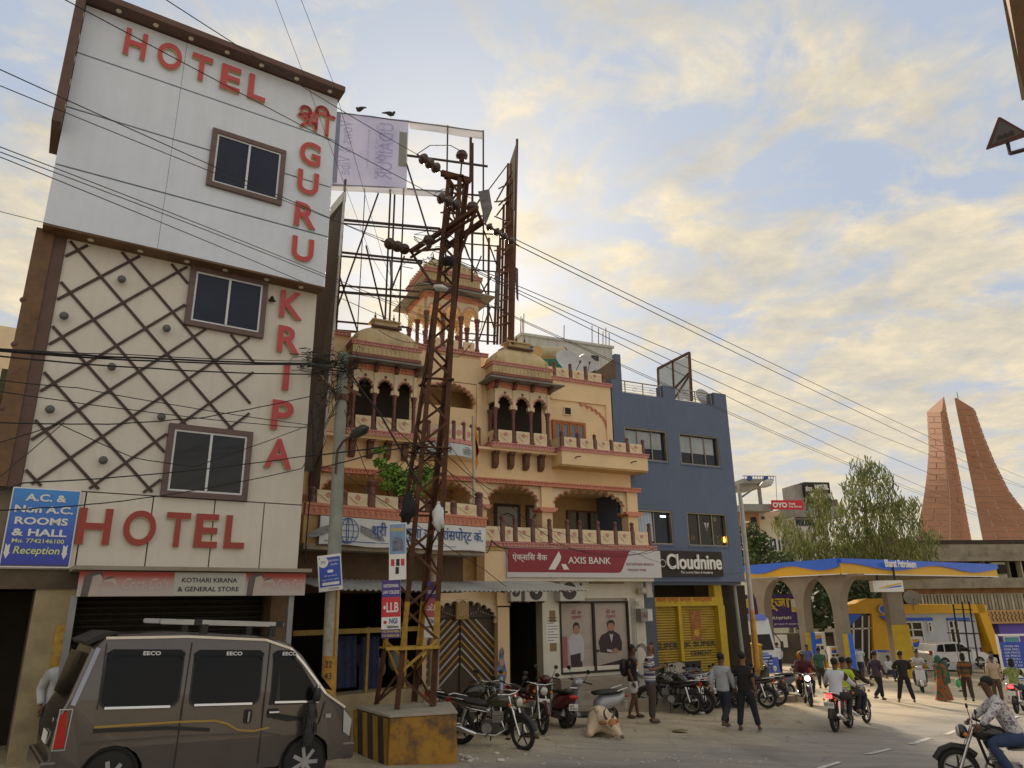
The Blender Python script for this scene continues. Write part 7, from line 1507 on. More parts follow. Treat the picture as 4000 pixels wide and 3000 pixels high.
k_=GP(3850,2630);om_b=motorcycle('motorcycle with rider in orange far right near the purple shop',k_,RD(-120),0,(.02,.02,.02),grp=ridden)

#==================================================================people
SK={'m':(.2,.095,.055),'d':(.13,.06,.034),'l':(.3,.16,.1)}
def skin_obj(name,verts,edges,m,par,sub=2,root=0,fat=1.2):
    me=bpy.data.meshes.new(name);me.from_pydata([v[0] for v in verts],edges,[]);me.materials.append(m)
    o=bpy.data.objects.new(name,me);COL.objects.link(o);o.parent=par
    o.modifiers.new('k','SKIN');o.modifiers.new('s','SUBSURF').levels=sub;o.modifiers['s'].render_levels=sub
    for i,d in enumerate(me.skin_vertices[0].data):k_=fat;d.radius=(verts[i][1]*k_,(verts[i][2] if len(verts[i]) > 2 else verts[i][1])*k_);d.use_root=i==root
    for p in me.polygons:p.use_smooth=True
    o.modifiers['k'].use_smooth_shade=True
    return o
POSE={
 'stand':dict(hipL=(0,.09,.93),knL=(.02,.1,.5),anL=(-.02,.1,.09),knR=(.03,-.1,.5),anR=(.0,-.11,.09),elL=(-.04,.225,1.12),haL=(.05,.22,.87),elR=(-.04,-.225,1.12),haR=(.05,-.22,.87)),
 'walk':dict(knL=(.2,.09,.52),anL=(.22,.09,.1),knR=(.0,-.09,.5),anR=(-.32,-.09,.2),elL=(-.13,.225,1.13),haL=(-.1,.23,.87),elR=(.07,-.225,1.12),haR=(.22,-.2,.9)),
 'wide':dict(knL=(.02,.16,.5),anL=(.0,.26,.09),knR=(.05,-.15,.5),anR=(.0,-.24,.09),elL=(.05,.29,1.15),haL=(.25,.12,1.15),elR=(.03,-.29,1.15),haR=(.25,-.1,1.15)),
 'head':dict(knL=(.02,.1,.5),anL=(-.02,.1,.09),knR=(.03,-.1,.5),anR=(.0,-.11,.09),elL=(.12,.3,1.46),haL=(.1,.12,1.66),elR=(.02,-.3,1.15),haR=(.3,-.22,1.22)),
 'ride':dict(P=(-.22,0,.9),C=(-.08,0,1.27),N=(-.02,0,1.42),knL=(.18,.22,.76),anL=(-.06,.2,.34),knR=(.18,-.22,.76),anR=(-.06,-.2,.34),elL=(.08,.3,1.13),haL=(.3,.36,1.04),elR=(.08,-.3,1.13),haR=(.3,-.36,1.04)),
 'pill':dict(P=(-.6,0,.92),C=(-.5,0,1.3),N=(-.47,0,1.46),knL=(-.25,.24,.8),anL=(-.4,.2,.42),knR=(-.25,-.24,.8),anR=(-.4,-.2,.42),elL=(-.4,.24,1.12),haL=(-.2,.18,1.0),elR=(-.4,-.24,1.12),haR=(-.2,-.18,1.0)),
 'sit':dict(P=(0,0,.48),C=(.06,0,.86),N=(.1,0,1.0),knL=(.42,.12,.5),anL=(.4,.14,.09),knR=(.42,-.12,.5),anR=(.42,-.14,.09),elL=(.15,.25,.72),haL=(.38,.16,.6),elR=(.15,-.25,.72),haR=(.38,-.16,.6)),
}
def person(label,loc,rz,pose='stand',h=1.7,skin='m',shirt=(.4,.4,.42),sleeve='short',pants=(.03,.03,.05),legs='long',hair=(.012,.01,.009),shoe=(.02,.018,.016),cap=None,over={},z=None,sm=None,long_hair=False,bald=False,tuck=False,scarf=None,shoe_name='shoe'):
    p=empty('person',(*loc,gh(*loc) if z is None else z),rz,label,'person');p.scale=(h/1.72,)*3
    J=dict(P=(0,0,.95),C=(.0,0,1.3),N=(.01,0,1.45));J.update(POSE[pose]);J.update(over);V={k_:Vector(v) for k_,v in J.items() if k_ !='hipL'}
    P,C,N_=V['P'],V['C'],V['N'];up=(N_-P).normalized();side=Vector((0,1,0));hd=V.get('HD',N_+Vector((.035,0,.15)))
    Ms=mat('skin_'+skin,SK[skin],.55,var=.08,vs_=8);sh=C+up*.07
    hp={s_:P+side*(.09*k)-up*.02 for s_,k in (('L',1),('R',-1))};sd={s_:sh+side*(.185*k)-up*.01 for s_,k in (('L',1),('R',-1))}
    vs_=[(P,.1,.085),((P+C)/2,.1,.08),(C,.105,.085),(N_,.055,.055),(N_.lerp(hd,.5),.06,.06),(hd-Vector((.0,0,.03)),.078,.07),(hd+Vector((.005,0,.04)),.088,.078),(hd+Vector((-.01,0,.095)),.06,.055)]
    ed=[(0,1),(1,2),(2,3),(3,4),(4,5),(5,6),(6,7)]
    for s_ in 'LR':
        i=len(vs_);el,ha,kn,an=V['el'+s_],V['ha'+s_],V['kn'+s_],V['an'+s_];toe=an+Vector((.15,0,-.055)) if pose !='x' else an
        vs_+=[(sd[s_],.05),(el,.038),(el.lerp(ha,.5),.035),(ha,.025),(hp[s_],.085),(kn,.058),(kn.lerp(an,.4),.055),(an,.036),(toe,.035,.03)]
        ed+=[(2,i),(i,i+1),(i+1,i+2),(i+2,i+3),(0,i+4),(i+4,i+5),(i+5,i+6),(i+6,i+7),(i+7,i+8)]
    bd=skin_obj('body',vs_,ed,Ms,p,fat=1.05)
    fx=MB().ball(hd+Vector((.09,0,.0)),.018,8,6,1,.8,1.4)
    for k in (-1,1):fx.ball(hd+Vector((-.0,k*.083,.01)),.026,8,6,.6,.4,1.1)
    fx.build('nose_and_ears',Ms,p)
    ey=MB()
    for k in (-1,1):ey.ball(hd+Vector((.076,k*.031,.025)),.011,6,5)
    ey.build('eyes',M_blk,p);MB().ball(hd+Vector((.078,0,-.043)),.012,8,5,.7,2,.5).build('mouth',mat('lips',(.16,.04,.03),.5,var=0),p)
    for s_,k in (('L',1),('R',-1)): # hands:palm,four unequal curled fingers and a thumb from its side
        el,ha=V['el'+s_],V['ha'+s_];d=(ha-el).normalized();a=d.cross(Vector((0,k,.3))).normalized();n_=a.cross(d).normalized();b=MB();pc=ha+d*.05;b.ball(pc,.042,8,6,1,.8,1)
        for q,L0 in enumerate((.065,.078,.074,.058)):o_=pc+d*.025+a*(.028-.019*q);b.tube([o_,o_+d*L0*.5-n_*k*.004,o_+d*L0*.8-n_*k*.02,o_+d*L0*.92-n_*k*.04],[.0095,.009,.008,.006],6)
        o_=pc-d*.015+a*.035;b.tube([o_,o_+d*.03+a*.022,o_+d*.06+a*.026],[.012,.01,.008],6);b.build('hand',Ms,p)
    Mc=sm or mat('cloth_%d_%d_%d' % tuple(int(c*100) for c in shirt),shirt,.85,var=.12,vs_=7,bump=.25,bs=18);Mp=mat('trouser_%d_%d_%d' % tuple(int(c*100) for c in pants),pants,.85,var=.15,vs_=7,bump=.2,bs=14)
    hem=P-up*(.02 if tuck else .1);vs_=[(hem,.155,.125),(P+up*.08,.145,.115),(C-up*.08,.15,.125),(C+up*.05,.14,.115),(N_-up*.015,.07,.07)];ed=[(0,1),(1,2),(2,3),(3,4)]
    for s_ in 'LR':
        i=len(vs_);el,ha=V['el'+s_],V['ha'+s_];e2=sd[s_].lerp(el,.85) if sleeve=='short' else el
        vs_+=[(sd[s_],.068),(sd[s_].lerp(e2,.5),.062),(e2,.058)];ed+=[(3,i),(i,i+1),(i+1,i+2)]
        if sleeve=='long':vs_+=[(el.lerp(ha,.5),.05),(el.lerp(ha,.92),.042)];ed+=[(i+2,i+3),(i+3,i+4)]
    sh_o=skin_obj('shirt',vs_,ed,Mc,p,root=1)
    vs_=[(P+up*.04,.135,.11),(P-up*.05,.135,.11)];ed=[(0,1)]
    for s_ in 'LR':
        i=len(vs_);kn,an=V['kn'+s_],V['an'+s_];vs_+=[(hp[s_]-up*.06,.1),(hp[s_].lerp(kn,.55),.09),(kn if legs=='long' else hp[s_].lerp(kn,.85),.072)];ed+=[(1,i),(i,i+1),(i+1,i+2)]
        if legs=='long':vs_+=[(kn.lerp(an,.5),.064),(kn.lerp(an,.95),.058)];ed+=[(i+2,i+3),(i+3,i+4)]
    skin_obj('trousers' if legs=='long' else 'shorts',vs_,ed,Mp,p)
    for s_ in 'LR':
        an=V['an'+s_];MB().ball(an+Vector((.06,0,-.045)),.05,12,6,2.5,.95,.75).build(shoe_name,mat('shoe_%d' % int(shoe[0]*100),shoe,.6,var=.1),p)
    if not bald:
        Mh=mat('hair_%d' % int(hair[0]*1000),hair,.7,var=.3,vs_=30,bump=.8,bs=60);b=MB().ball(hd+Vector((-.03,0,.062)),.098,14,10,1.02,.92,.9)
        if long_hair:b.ball(hd+Vector((-.05,0,-.04)),.1,12,8,.8,1.0,1.2)
        b.build('hair',Mh,p)
    if cap:MB().ball(hd+Vector((0,0,.06)),.108,14,8,1,.95,.8).prism([(hd.x+.06,hd.z+.07),(hd.x+.19,hd.z+.05),(hd.x+.19,hd.z+.06),(hd.x+.06,hd.z+.1)],hd.y-.07,hd.y+.07).build('cap',mat('cap_%d' % int(cap[0]*99),cap,.8,var=.1),p)
    if scarf:MB().ball(hd+Vector((-.03,0,.0)),.13,14,10,1,1,1.2).build('headscarf',mat('scarf_%d_%d' % (int(scarf[0]*99),int(scarf[1]*99)),scarf,.85,var=.2,bump=.3),p)
    return p
def pattern(name,stops,scale,kind='noise',coord=2):
    if name in MATS:return MATS[name]
    m=mat(name,(1,1,1),.85,var=0);t=m.node_tree;c=t.nodes.new('ShaderNodeTexCoord')
    if kind=='stripe':s_=nd(t,'ShaderNodeSeparateXYZ');t.links.new(c.outputs['Object'],s_.inputs[0]);f=nd(t,'ShaderNodeMath',operation='MULTIPLY',inp={1:scale});t.links.new(s_.outputs[coord],f.inputs[0]);g=nd(t,'ShaderNodeMath',operation='FRACT');t.links.new(f.outputs[0],g.inputs[0]);src=g.outputs[0]
    else:g=nd(t,'ShaderNodeTexNoise',inp={'Scale':scale,'Detail':2,'Distortion':.6});t.links.new(c.outputs['Object'],g.inputs['Vector']);src=g.outputs[0]
    r_=ramp(t,stops,'CONSTANT');t.links.new(src,r_.inputs[0]);t.links.new(r_.outputs[0],t.nodes['Principled BSDF'].inputs['Base Color']);return m
M_polo=pattern('striped_polo',[(0,(.6,.6,.62)),(.3,(.045,.04,.2)),(.55,(.18,.19,.22)),(.75,(.6,.6,.62)),(.9,(.05,.05,.3))],6.2,'stripe')
M_print=pattern('floral_shirt',[(0,(.2,.16,.24)),(.42,(.5,.5,.56)),(.5,(.62,.62,.62)),(.62,(.3,.28,.38))],16);M_check=pattern('checked_shirt',[(0,(.03,.025,.06)),(.45,(.09,.05,.08)),(.55,(.02,.02,.04))],22)
M_green_p=pattern('green_print_shirt',[(0,(.1,.14,.03)),(.47,(.35,.4,.15)),(.57,(.12,.16,.05))],20);M_sari=pattern('sari_print',[(0,(.03,.1,.07)),(.42,(.35,.06,.02)),(.52,(.1,.16,.02)),(.6,(.3,.03,.06))],5)
DN=RD
w1=person('man in black printed T-shirt and white shorts with backpack',GP(2480,2806),DN(-20),'stand',1.8,'d',(.015,.015,.016),'short',(.6,.6,.64),'short',shoe=(.06,.035,.02),shoe_name='sandal',over=dict(anL=(.06,.1,.09),anR=(-.12,-.1,.09)))
MB().ball((-.2,0,1.18),.17,12,8,.75,.9,1.3).build('backpack',M_blk,w1)
for a in ((.134,.05,1.28,mat('tee_orange',(.6,.2,.02),.8,var=.2)),(.139,0,1.2,mat('tee_yellow',(.65,.45,.05),.8,var=.2)),(.14,-.04,1.13,M_signw)):MB().box(a[0]-.01,a[0]+.012,a[1]-.07,a[1]+.07,a[2]-.03,a[2]+.03).build('shirt_print',a[3],w1)
person('balding man in blue and white striped polo with one hand raised to his head',GP(2550,2824),DN(-10),'head',1.88,'m',sm=M_polo,pants=(.07,.05,.045),bald=True,shoe=(.07,.05,.04),shoe_name='sandal')
person('young man in pale grey shirt and dark jeans walking away beside the black T-shirt',GP(2838,2850),DN(48),'walk',1.72,'d',(.36,.39,.44),'long',(.02,.025,.04),shoe=(.1,.08,.04),shoe_name='sandal')
person('young man in black T-shirt and slim jeans right of the pale shirt',GP(2925,2856),DN(58),'stand',1.76,'m',(.01,.01,.01),'short',(.015,.018,.03),shoe=(.09,.06,.04),shoe_name='sandal',over=dict(knL=(.02,.14,.5),anL=(-.05,.18,.09),knR=(.1,-.14,.52),anR=(.1,-.22,.09)))
def on_bike(b,*a,**k):return person(a[0],(b.location.x,b.location.y),b.rotation_euler.z,z=b.location.z,**k)
on_bike(wr_b,'rider in long white shirt seen from behind on the motorcycle with lit tail lamp',pose='ride',skin='d',shirt=(.58,.62,.72),sleeve='long',pants=(.02,.02,.025))
on_bike(lr_b,'rider in lime green T-shirt seen from behind',pose='pill',skin='m',shirt=(.42,.58,.04),pants=(.02,.02,.02));on_bike(lr_b,'dark clothed rider in front of the lime green T-shirt',pose='ride',skin='d',shirt=(.03,.02,.02),sleeve='long',pants=(.02,.02,.02))
on_bike(couple_b,'rider in maroon shirt and cap coming towards the camera',pose='ride',skin='d',shirt=(.09,.02,.03),sleeve='long',pants=(.02,.02,.02),cap=(.1,.1,.11))
wo=on_bike(couple_b,'woman in orange veil and sari riding pillion behind the maroon shirt',pose='pill',h=1.62,skin='m',shirt=(.25,.05,.02),sleeve='long',pants=(.5,.12,.01),scarf=(.75,.28,.01)); 
MB().prism([(-.9,1.2),(-.75,.35),(-.3,.25),(-.2,.6),(-.35,1.2)],.12,.3).build('sari_drape',mat('orange_sari',(.65,.16,.01),.8,var=.3,vs_=8,bump=.5,bs=12),wo,bevel=.04)
bgp=on_bike(bg_b,'rider in white floral shirt and blue jeans, seen from behind at the right margin',pose='ride',h=1.68,skin='d',sm=M_print,sleeve='long',pants=(.035,.06,.14),hair=(.014,.012,.012),over=dict(C=(-.06,0,1.3),N=(.03,0,1.46),elL=(.12,.32,1.2),elR=(.12,-.32,1.2)))
on_bike(rr_b,'rider in green patterned shirt at the right margin',pose='ride',skin='d',sm=M_green_p,pants=(.03,.04,.08),long_hair=True)
on_bike(ws_b,'rider in white T-shirt coming towards the camera on a white scooter',pose='ride',skin='l',shirt=(.5,.48,.5),pants=(.05,.06,.1));on_bike(om_b,'rider in long orange shirt by the purple shop',pose='ride',skin='m',shirt=(.6,.1,.03),sleeve='long',pants=(.5,.1,.04))
person('man in dark checked shirt striding to the left behind the lime shirt',GP(3440,2740),DN(20),'walk',1.7,'m',sm=M_check,sleeve='long',pants=(.01,.01,.015),shoe=(.05,.04,.03))
person('man all in black with white-soled shoes seen from behind, legs apart',GP(3545,2745),DN(75),'wide',1.74,'d',(.012,.013,.018),'long',(.01,.01,.013),shoe=(.12,.12,.12))
sr=person('woman in green, orange and red sari walking left of the man with the green bag',GP(3690,2738),DN(-160),'stand',1.6,'m',sm=M_sari,sleeve='long',pants=(.3,.05,.02),scarf=(.03,.12,.09))
b=MB();K_=14
for i in range(9):
    z_=.04+1.0*i/8;r_=.36-.2*(i/8)**.8
    for j in range(K_):a=2*PI*j/K_;q=1+.1*math.sin(j*2.6+i*.5);b.v.append((r_*q*math.cos(a)*1.0,r_*q*math.sin(a)*.85,z_))
for i in range(8):
    for j in range(K_):b.sm.add(len(b.f));b.f.append((i*K_+j,i*K_+(j+1)%K_,(i+1)*K_+(j+1)%K_,(i+1)*K_+j))
b.build('sari_skirt',M_sari,sr);MB().prism([(-.24,1.5),(-.3,.7),(.05,.6),(.08,1.3),(.0,1.52)],-.2,.2).build('veil',mat('green_veil',(.03,.1,.075),.85,var=.3,bump=.4),sr,bevel=.08)
gb_=person('long-haired man in brown and orange jacket carrying a green bag',GP(3790,2742),DN(70),'walk',1.72,'d',sm=pattern('brown_band_jacket',[(0,(.04,.035,.025)),(.3,(.22,.08,.02)),(.55,(.07,.055,.03)),(.8,(.1,.08,.05))],2.6,'stripe'),sleeve='long',pants=(.05,.035,.03),long_hair=True,over=dict(anR=(-.2,-.09,.12)))
MB().ball((-.12,.31,.66),.13,10,8,.6,.7,1.3).build('green_bag',mat('green_plastic',(.06,.4,.16),.5,var=.25),gb_)
person('grey-haired man in beige shirt and brown trousers near the right margin',GP(3905,2745),DN(62),'stand',1.68,'m',(.48,.37,.27),'long',(.1,.065,.04),hair=(.09,.06,.05))
person('man in white shirt with brown shoulder bag walking at the pump island',GP(3370,2650),DN(60),'walk',1.7,'d',(.55,.6,.66),'short',(.05,.06,.09));person('pump attendant in pale blue shirt beside the right-hand pump',GP(3580,2645),DN(-90),'stand',1.7,'m',(.35,.42,.52),'short',(.02,.02,.03))
person('man in pale shirt sitting on the pump island kerb',GP(3475,2660),DN(-60),'sit',1.7,'d',(.5,.52,.54),'long',(.03,.05,.09));person('man in white shirt standing by the blue bus',GP(3048,2640),DN(100),'stand',1.7,'m',(.6,.62,.66),'long',(.02,.02,.03),cap=(.04,.04,.05))
person('man in white T-shirt facing the camera left of the beige shirt',GP(3895,2680),DN(-100),'stand',1.66,'m',(.5,.52,.56),'short',(.05,.05,.08));person('man in pale shirt near the blue price stand',GP(3950,2640),DN(-70),'stand',1.66,'d',(.5,.53,.58),'long',(.03,.03,.05))
person('man in blue shirt in the shade of the pump station',GP(3165,2650),DN(-90),'stand',1.66,'d',(.08,.1,.3),'short',(.03,.03,.03));person('man in green shirt half hidden behind the couple on the motorcycle',GP(3215,2690),DN(60),'stand',1.68,'d',(.04,.12,.08),'short',(.03,.03,.03))
person('man in white shirt leaning behind the parked van at the left margin',tuple(at_depth(225,2700,11.9))[:2],DN(-40),'stand',1.7,'d',(.5,.52,.55),'long',(.03,.04,.07),over=dict(C=(.1,0,1.28),N=(.16,0,1.42)))

#==================================================================lying cow
cw_=GP(2340,2870);cow=empty('cow',(cw_[0],cw_[1],gh2(*cw_)),RD(-97),'cream cow with brown forehead lying on the road edge, chin on the ground','cow')
M_cow=mat('cow_hide',(.62,.50,.36),.9,var=.12,vs_=3,bump=.3,bs=30);M_cbr=mat('cow_brown',(.3,.13,.05),.9,var=.2)
vs_=[((-.85,.05,.3),.14,.16),((-.65,.02,.34),.22,.24),((-.3,0,.33),.26,.26),((.0,.0,.36),.24,.27),((.25,.06,.4),.16,.18),((.36,.18,.38),.12,.13),((.42,.28,.33),.115,.115),((.5,.37,.24),.095,.095),((.6,.47,.14),.066,.07),((.66,.53,.085),.06,.052)]
ed=[(i,i+1) for i in range(9)]
for (st_,pts) in ((3,(((.28,-.16,.2),.12),((.48,-.2,.1),.075),((.36,-.26,.05),.05),((.28,-.28,.05),.045))),(3,(((.2,.2,.2),.11),((.25,.32,.08),.06),((.1,.36,.05),.045),((.0,.36,.045),.04))),(0,(((-.5,.28,.27),.17),((-.12,.42,.2),.1),((-.2,.48,.08),.055),((.02,.5,.05),.045)))):
    i=len(vs_);vs_+=[(a,r_) for a,r_ in pts];ed+=[(st_,i)]+[(i+j,i+j+1) for j in range(3)]
skin_obj('body',vs_,ed,M_cow,cow,root=2,fat=1.1);cow.scale=(.9,)*3;MB().ball((.1,.0,.58),.13,12,8,1.6,.7,.7).build('hump',M_cow,cow)
for s_ in (-1,1):
    MB().tube([(.41-s_*.05,.27+s_*.06,.42),(.4-s_*.1,.27+s_*.11,.5),(.43-s_*.11,.28+s_*.13,.6),(.48-s_*.08,.29+s_*.09,.69)],[.034,.028,.02,.006],8).build('horn',mat('horn',(.1,.08,.07),.5,var=.3),cow)
    MB().ball((.38-s_*.12,.26+s_*.15,.35),.085,10,6,1.0,1.2,.5).build('ear',M_cbr,cow);MB().ball((.51-s_*.075,.37+s_*.06,.29),.02,8,6).build('eye',M_blk,cow)
skin_obj('brown_face',[((.4,.265,.37),.12,.12),((.46,.33,.32),.118,.11),((.53,.4,.245),.085,.08)],[(0,1),(1,2)],mat('face_brown',(.42,.2,.08),.9,var=.3,vs_=14),cow,fat=1.1);MB().ball((.685,.555,.075),.056,10,6,.9,.9,.75).build('muzzle',mat('muzzle',(.16,.1,.08),.6,var=.2),cow)
MB().tube([(-.93,.05,.4),(-1.0,.08,.2),(-.95,.2,.04),(-.7,.4,.03)],[.03,.022,.018,.03],7).build('tail',M_cow,cow)
#==================================================================petrol station
def zg(v):return G(v[0],v[1])
C0,CL,CR=D(3284,2242,40),D(2900,2257,47.5),D(3893,2247,50);zcb=C0.z;CB=CL+(CR-C0)
st_=empty('petrol_station',(C0.x,C0.y,zg(C0)),0,'petrol station canopy with blue and yellow wavy fascia on flared concrete columns','petrol station');S0=Vector(st_.location)
hF=D(3284,2181,40).z-zcb
M_fb=mat('fascia_blue',(.02,.14,.75),.4,var=.06);M_fy=mat('fascia_yellow',(.75,.42,.01),.4,var=.06);M_scon=mat('station_concrete',(.27,.23,.18),.85,var=.15,vs_=1,grime=.3)
def fascia(a,b,ph,per,name=''):
    a,b=Vector((a.x,a.y,zcb))-S0,Vector((b.x,b.y,zcb))-S0;d=b-a;n=Vector((d.y,-d.x,0)).normalized();n=n if n.y < 0 else -n
    K=48;lo=[a+d*i/K for i in range(K+1)];wv=[hF*(.34+.17*math.sin(ph+2*PI*per*i/K)) for i in range(K+1)]
    b1,b2,b3=MB(),MB(),MB();up=Vector((0,0,1));wb=lambda i:hF*(.5+.2*math.sin(ph+2*PI*per*i/K))
    for (m_,z0,z1,off) in ((b1,lambda i:wb(i),lambda i:hF,.18),(b2,lambda i:0,lambda i:wb(i)+.05,.06)):
        vs_=[]
        for i in range(K+1):
            for o_ in (off,0):vs_+=[lo[i]+n*o_+up*z0(i),lo[i]+n*o_+up*z1(i)]
        m_.add(vs_,[(4*i,4*i+4,4*i+5,4*i+1) for i in range(K)]+[(4*i,4*i+2,4*i+6,4*i+4) for i in range(K)]+[(4*i+1,4*i+5,4*i+7,4*i+3) for i in range(K)]+[(0,1,3,2),(4*K,4*K+2,4*K+3,4*K+1)])
    b1.build('blue_fascia',M_fb,st_);b2.build('yellow_fascia',M_fy,st_);MB().bar(a+n*.08,b+n*.08,.05).build('edge_strip',M_signw,st_)
fascia(CL,C0,2.6,1.55);fascia(C0,CR,1.3,1.9)
q_=[Vector((v.x,v.y,0))-Vector((S0.x,S0.y,0)) for v in (CL,C0,CR,CB)];zb_=zcb-S0.z
MB().add([v+Vector((0,0,zb_+.02)) for v in q_]+[v+Vector((0,0,zb_+hF*.9)) for v in q_],[(0,1,2,3),(4,5,6,7),(0,1,5,4),(1,2,6,5),(2,3,7,6),(3,0,4,7)]).build('roof',M_scon,st_)
dR_=(CR-C0).normalized();aR=math.atan2(dR_.y,dR_.x)
tx=text('Bharat Petroleum',M_signw,st_,0,0,3.3,.42,ext=.01,bold=.025,loc=C0.lerp(CR,.22)-S0+Vector((.1,-.4,-zcb+zb_+S0.z+hF*.47)),rot=(PI/2,0,aR))
def flare(px,D_,w0=.27,face=None,lowcol=True,R_=1.45):
    p=D(px,2500,D_);x,y=p.x-S0.x,p.y-S0.y;z0=zg(p)-S0.z-.3;zt=zb_;e=(C0-CL).normalized();e=Vector((e.x,e.y)).normalized();P_=[]
    L_s=[(w0,z0),(w0*1.05,zt-R_-.4)]+[(w0*1.05+R_*(1-math.cos(PI/2*i/8)),zt-R_-.4+(R_+.3)*math.sin(PI/2*i/8)) for i in range(1,9)]+[(w0*1.05+R_,zt)]
    poly=[(-a,c) for a,c in L_s]+[(a,c) for a,c in reversed(L_s)]
    vs_=[]
    for o_ in (-.28,.28):vs_+=[(x+e.x*a-e.y*o_,y+e.y*a+e.x*o_,c) for a,c in poly]
    n=len(poly);MB().add(vs_,[tuple(range(n)),tuple(range(2*n-1,n-1,-1))]+[(i,(i+1) % n,n+(i+1) % n,n+i) for i in range(n)]).build('column',M_scon,st_)
    if lowcol:
        for s_,m in ((-1,M_yel),(1,M_fb)):MB().box(x-w0*.9+(.0 if s_ < 0 else w0*.9),x+(.0 if s_ < 0 else w0*.95),y-.5,y-.42,z0+.4,z0+2.6).build('column_panel',m,st_)
for px,D_,lc in ((3000,46,False),(3155,43.5,True),(3298,41.3,True)):flare(px,D_,lowcol=lc)
p=D(3512,2500,44.5);MB().box(p.x-S0.x-.45,p.x-S0.x+.45,p.y-S0.y-.3,p.y-S0.y+.3,zg(p)-S0.z-.3,zb_).build('column',M_scon,st_);MB().box(p.x-S0.x-.5,p.x-S0.x+.5,p.y-S0.y-.4,p.y-S0.y-.31,zg(p)-S0.z,zg(p)-S0.z+2.9).build('column_panel',M_yel,st_)
hs_=empty('hanging_sign',D(3470,2312,42.5),0,'white hanging light box with yellow and blue swoosh under the canopy','sign');MB().box(-.85,.85,-.1,.35,0,.62).build('box',M_signw,hs_);MB().prism([(-.55,.2),(0,.35),(.75,.5),(.75,.42),(0,.27),(-.55,.17)],-.11,-.1).build('swoosh',M_fy,hs_);MB().prism([(-.3,.18),(.2,.28),(.75,.36),(.75,.28),(.2,.22)],-.11,-.1).build('swoosh',M_fb,hs_)
for x_ in (-.5,.5):MB().box(x_-.04,x_+.04,0,.08,.62,1.6).build('hanger',M_dark,hs_)
# islands,pumps
isl=empty('pump_island',(*GP(3400,2640)[:2],0),0,'grey concrete pump island kerb with blue end','kerb');a,c=GP(3140,2638),GP(3660,2648);zi=(gh(*a)+gh(*c))/2
MB().bar((a[0]-isl.location.x,a[1]-isl.location.y+.8,gh(*a)+.05),(c[0]-isl.location.x,c[1]-isl.location.y+.8,gh(*c)+.05),1.6,.4).build('kerb',M_conc,isl)
def pump(px,py,h_,label,yel=True,w_=.9):
    g_=GP(px,py);p=empty('fuel_pump',(g_[0],g_[1]+.6,gh(*g_)+.15),.12,label,'fuel pump','fuel pumps on the island')
    MB().box(-w_/2,w_/2,-.25,.25,0,h_).build('cabinet',M_signw,p,bevel=.02)
    if yel:MB().box(-w_/2-.32,-w_/2-.01,-.28,.2,0,h_*1.0).build('yellow_side',mat('pump_yellow',(.68,.55,.02),.5,var=.08),p);text('हैप्पी जर्नी',M_fb,p,0,0,1.1,.16,ext=.002,bold=.02,loc=(-w_/2-.1,-.29,.5),rot=(PI/2,-PI/2,0));MB().box(-w_/2-.27,-w_/2-.06,-.29,-.28,h_*.82,h_*.93).build('logo_plate',M_ink,p)
    MB().box(-w_*.3,w_*.2,-.26,-.25,h_*.68,h_*.92).build('print',M_fb,p);MB().prism([(-w_*.3,h_*.8),(w_*.2,h_*.86),(w_*.2,h_*.92),(-w_*.3,h_*.92)],-.265,-.26).build('print',M_fy,p)
    for x_ in (-.22,.05):MB().box(x_,x_+.18,-.262,-.25,h_*.52,h_*.62).build('display',M_dark,p)
    MB().prism([(-w_*.4,.0),(w_*.48,.0),(w_*.48,h_*.26)],-.26,-.25).build('swoosh',M_fy,p);MB().tube([(w_*.3,-.3,h_*.5),(w_*.42,-.36,h_*.35),(w_*.35,-.36,h_*.15),(w_*.25,-.3,h_*.3)],.02,6).build('hose',M_blk,p)
pump(3222,2622,2.15,'left fuel pump with tall yellow side panel');pump(3277,2618,1.3,'low white pump cabinet between the yellow sided pump and the column',False,.65);pump(3610,2625,2.1,'right fuel pump with lit blue display in front of the kiosk',False,1.0)
for px in (3380,3490):g_=GP(px,2640);b_=empty('kerbside_cabinet',(g_[0],g_[1]+.9,gh(*g_)+.2),0,'white service cabinet on the pump island'+(', leaning, left one' if px==3380 else ' with blue lid beside the seated man'),'cabinet');MB().prism([(-.35,0),(.4,0),(.3,1.05),(-.45,1.1)],-.25,.25).build('casing',mat('dull_white',(.5,.5,.48),.6,var=.15),b_);MB().box(-.4,.3,-.27,.27,1.1,1.18).build('lid',M_fb,b_)
# urja advert board
ad=empty('advert_board',D(3010,2455,49),0,'large purple advert board with yellow Hindi letters behind the station columns','billboard');MB().prism([(-2.9,0),(2.75,.05),(2.35,1.9),(2.2,2.1),(-2.9,2.1)],0,.15).build('face',mat('advert_purple',(.07,.03,.2),.5,var=.2,vs_=1),ad)
text('दुर्गा ऊर्जा',M_yl,ad,-2.75,1.05,4.2,.8,y=-.03,ext=.01,bold=.03);text('#UrjaHaiN',M_signw,ad,.1,.5,1.3,.24,y=-.02,ext=.005,bold=.02);text('हमारे साथ हर सफर में ऊर्जा मिलती है',M_signw,ad,-.6,.16,3.0,.18,y=-.02,ext=.004);MB().box(1.5,2.05,-.03,0,1.0,1.8).build('logo_plate',M_signw,ad);MB().box(1.53,2.02,-.04,-.03,1.03,1.3).build('logo_band',M_yl,ad)
for x_ in (-2.5,0,2.4):MB().box(x_-.05,x_+.05,.15,.25,-3,0).build('support',M_signw,ad)
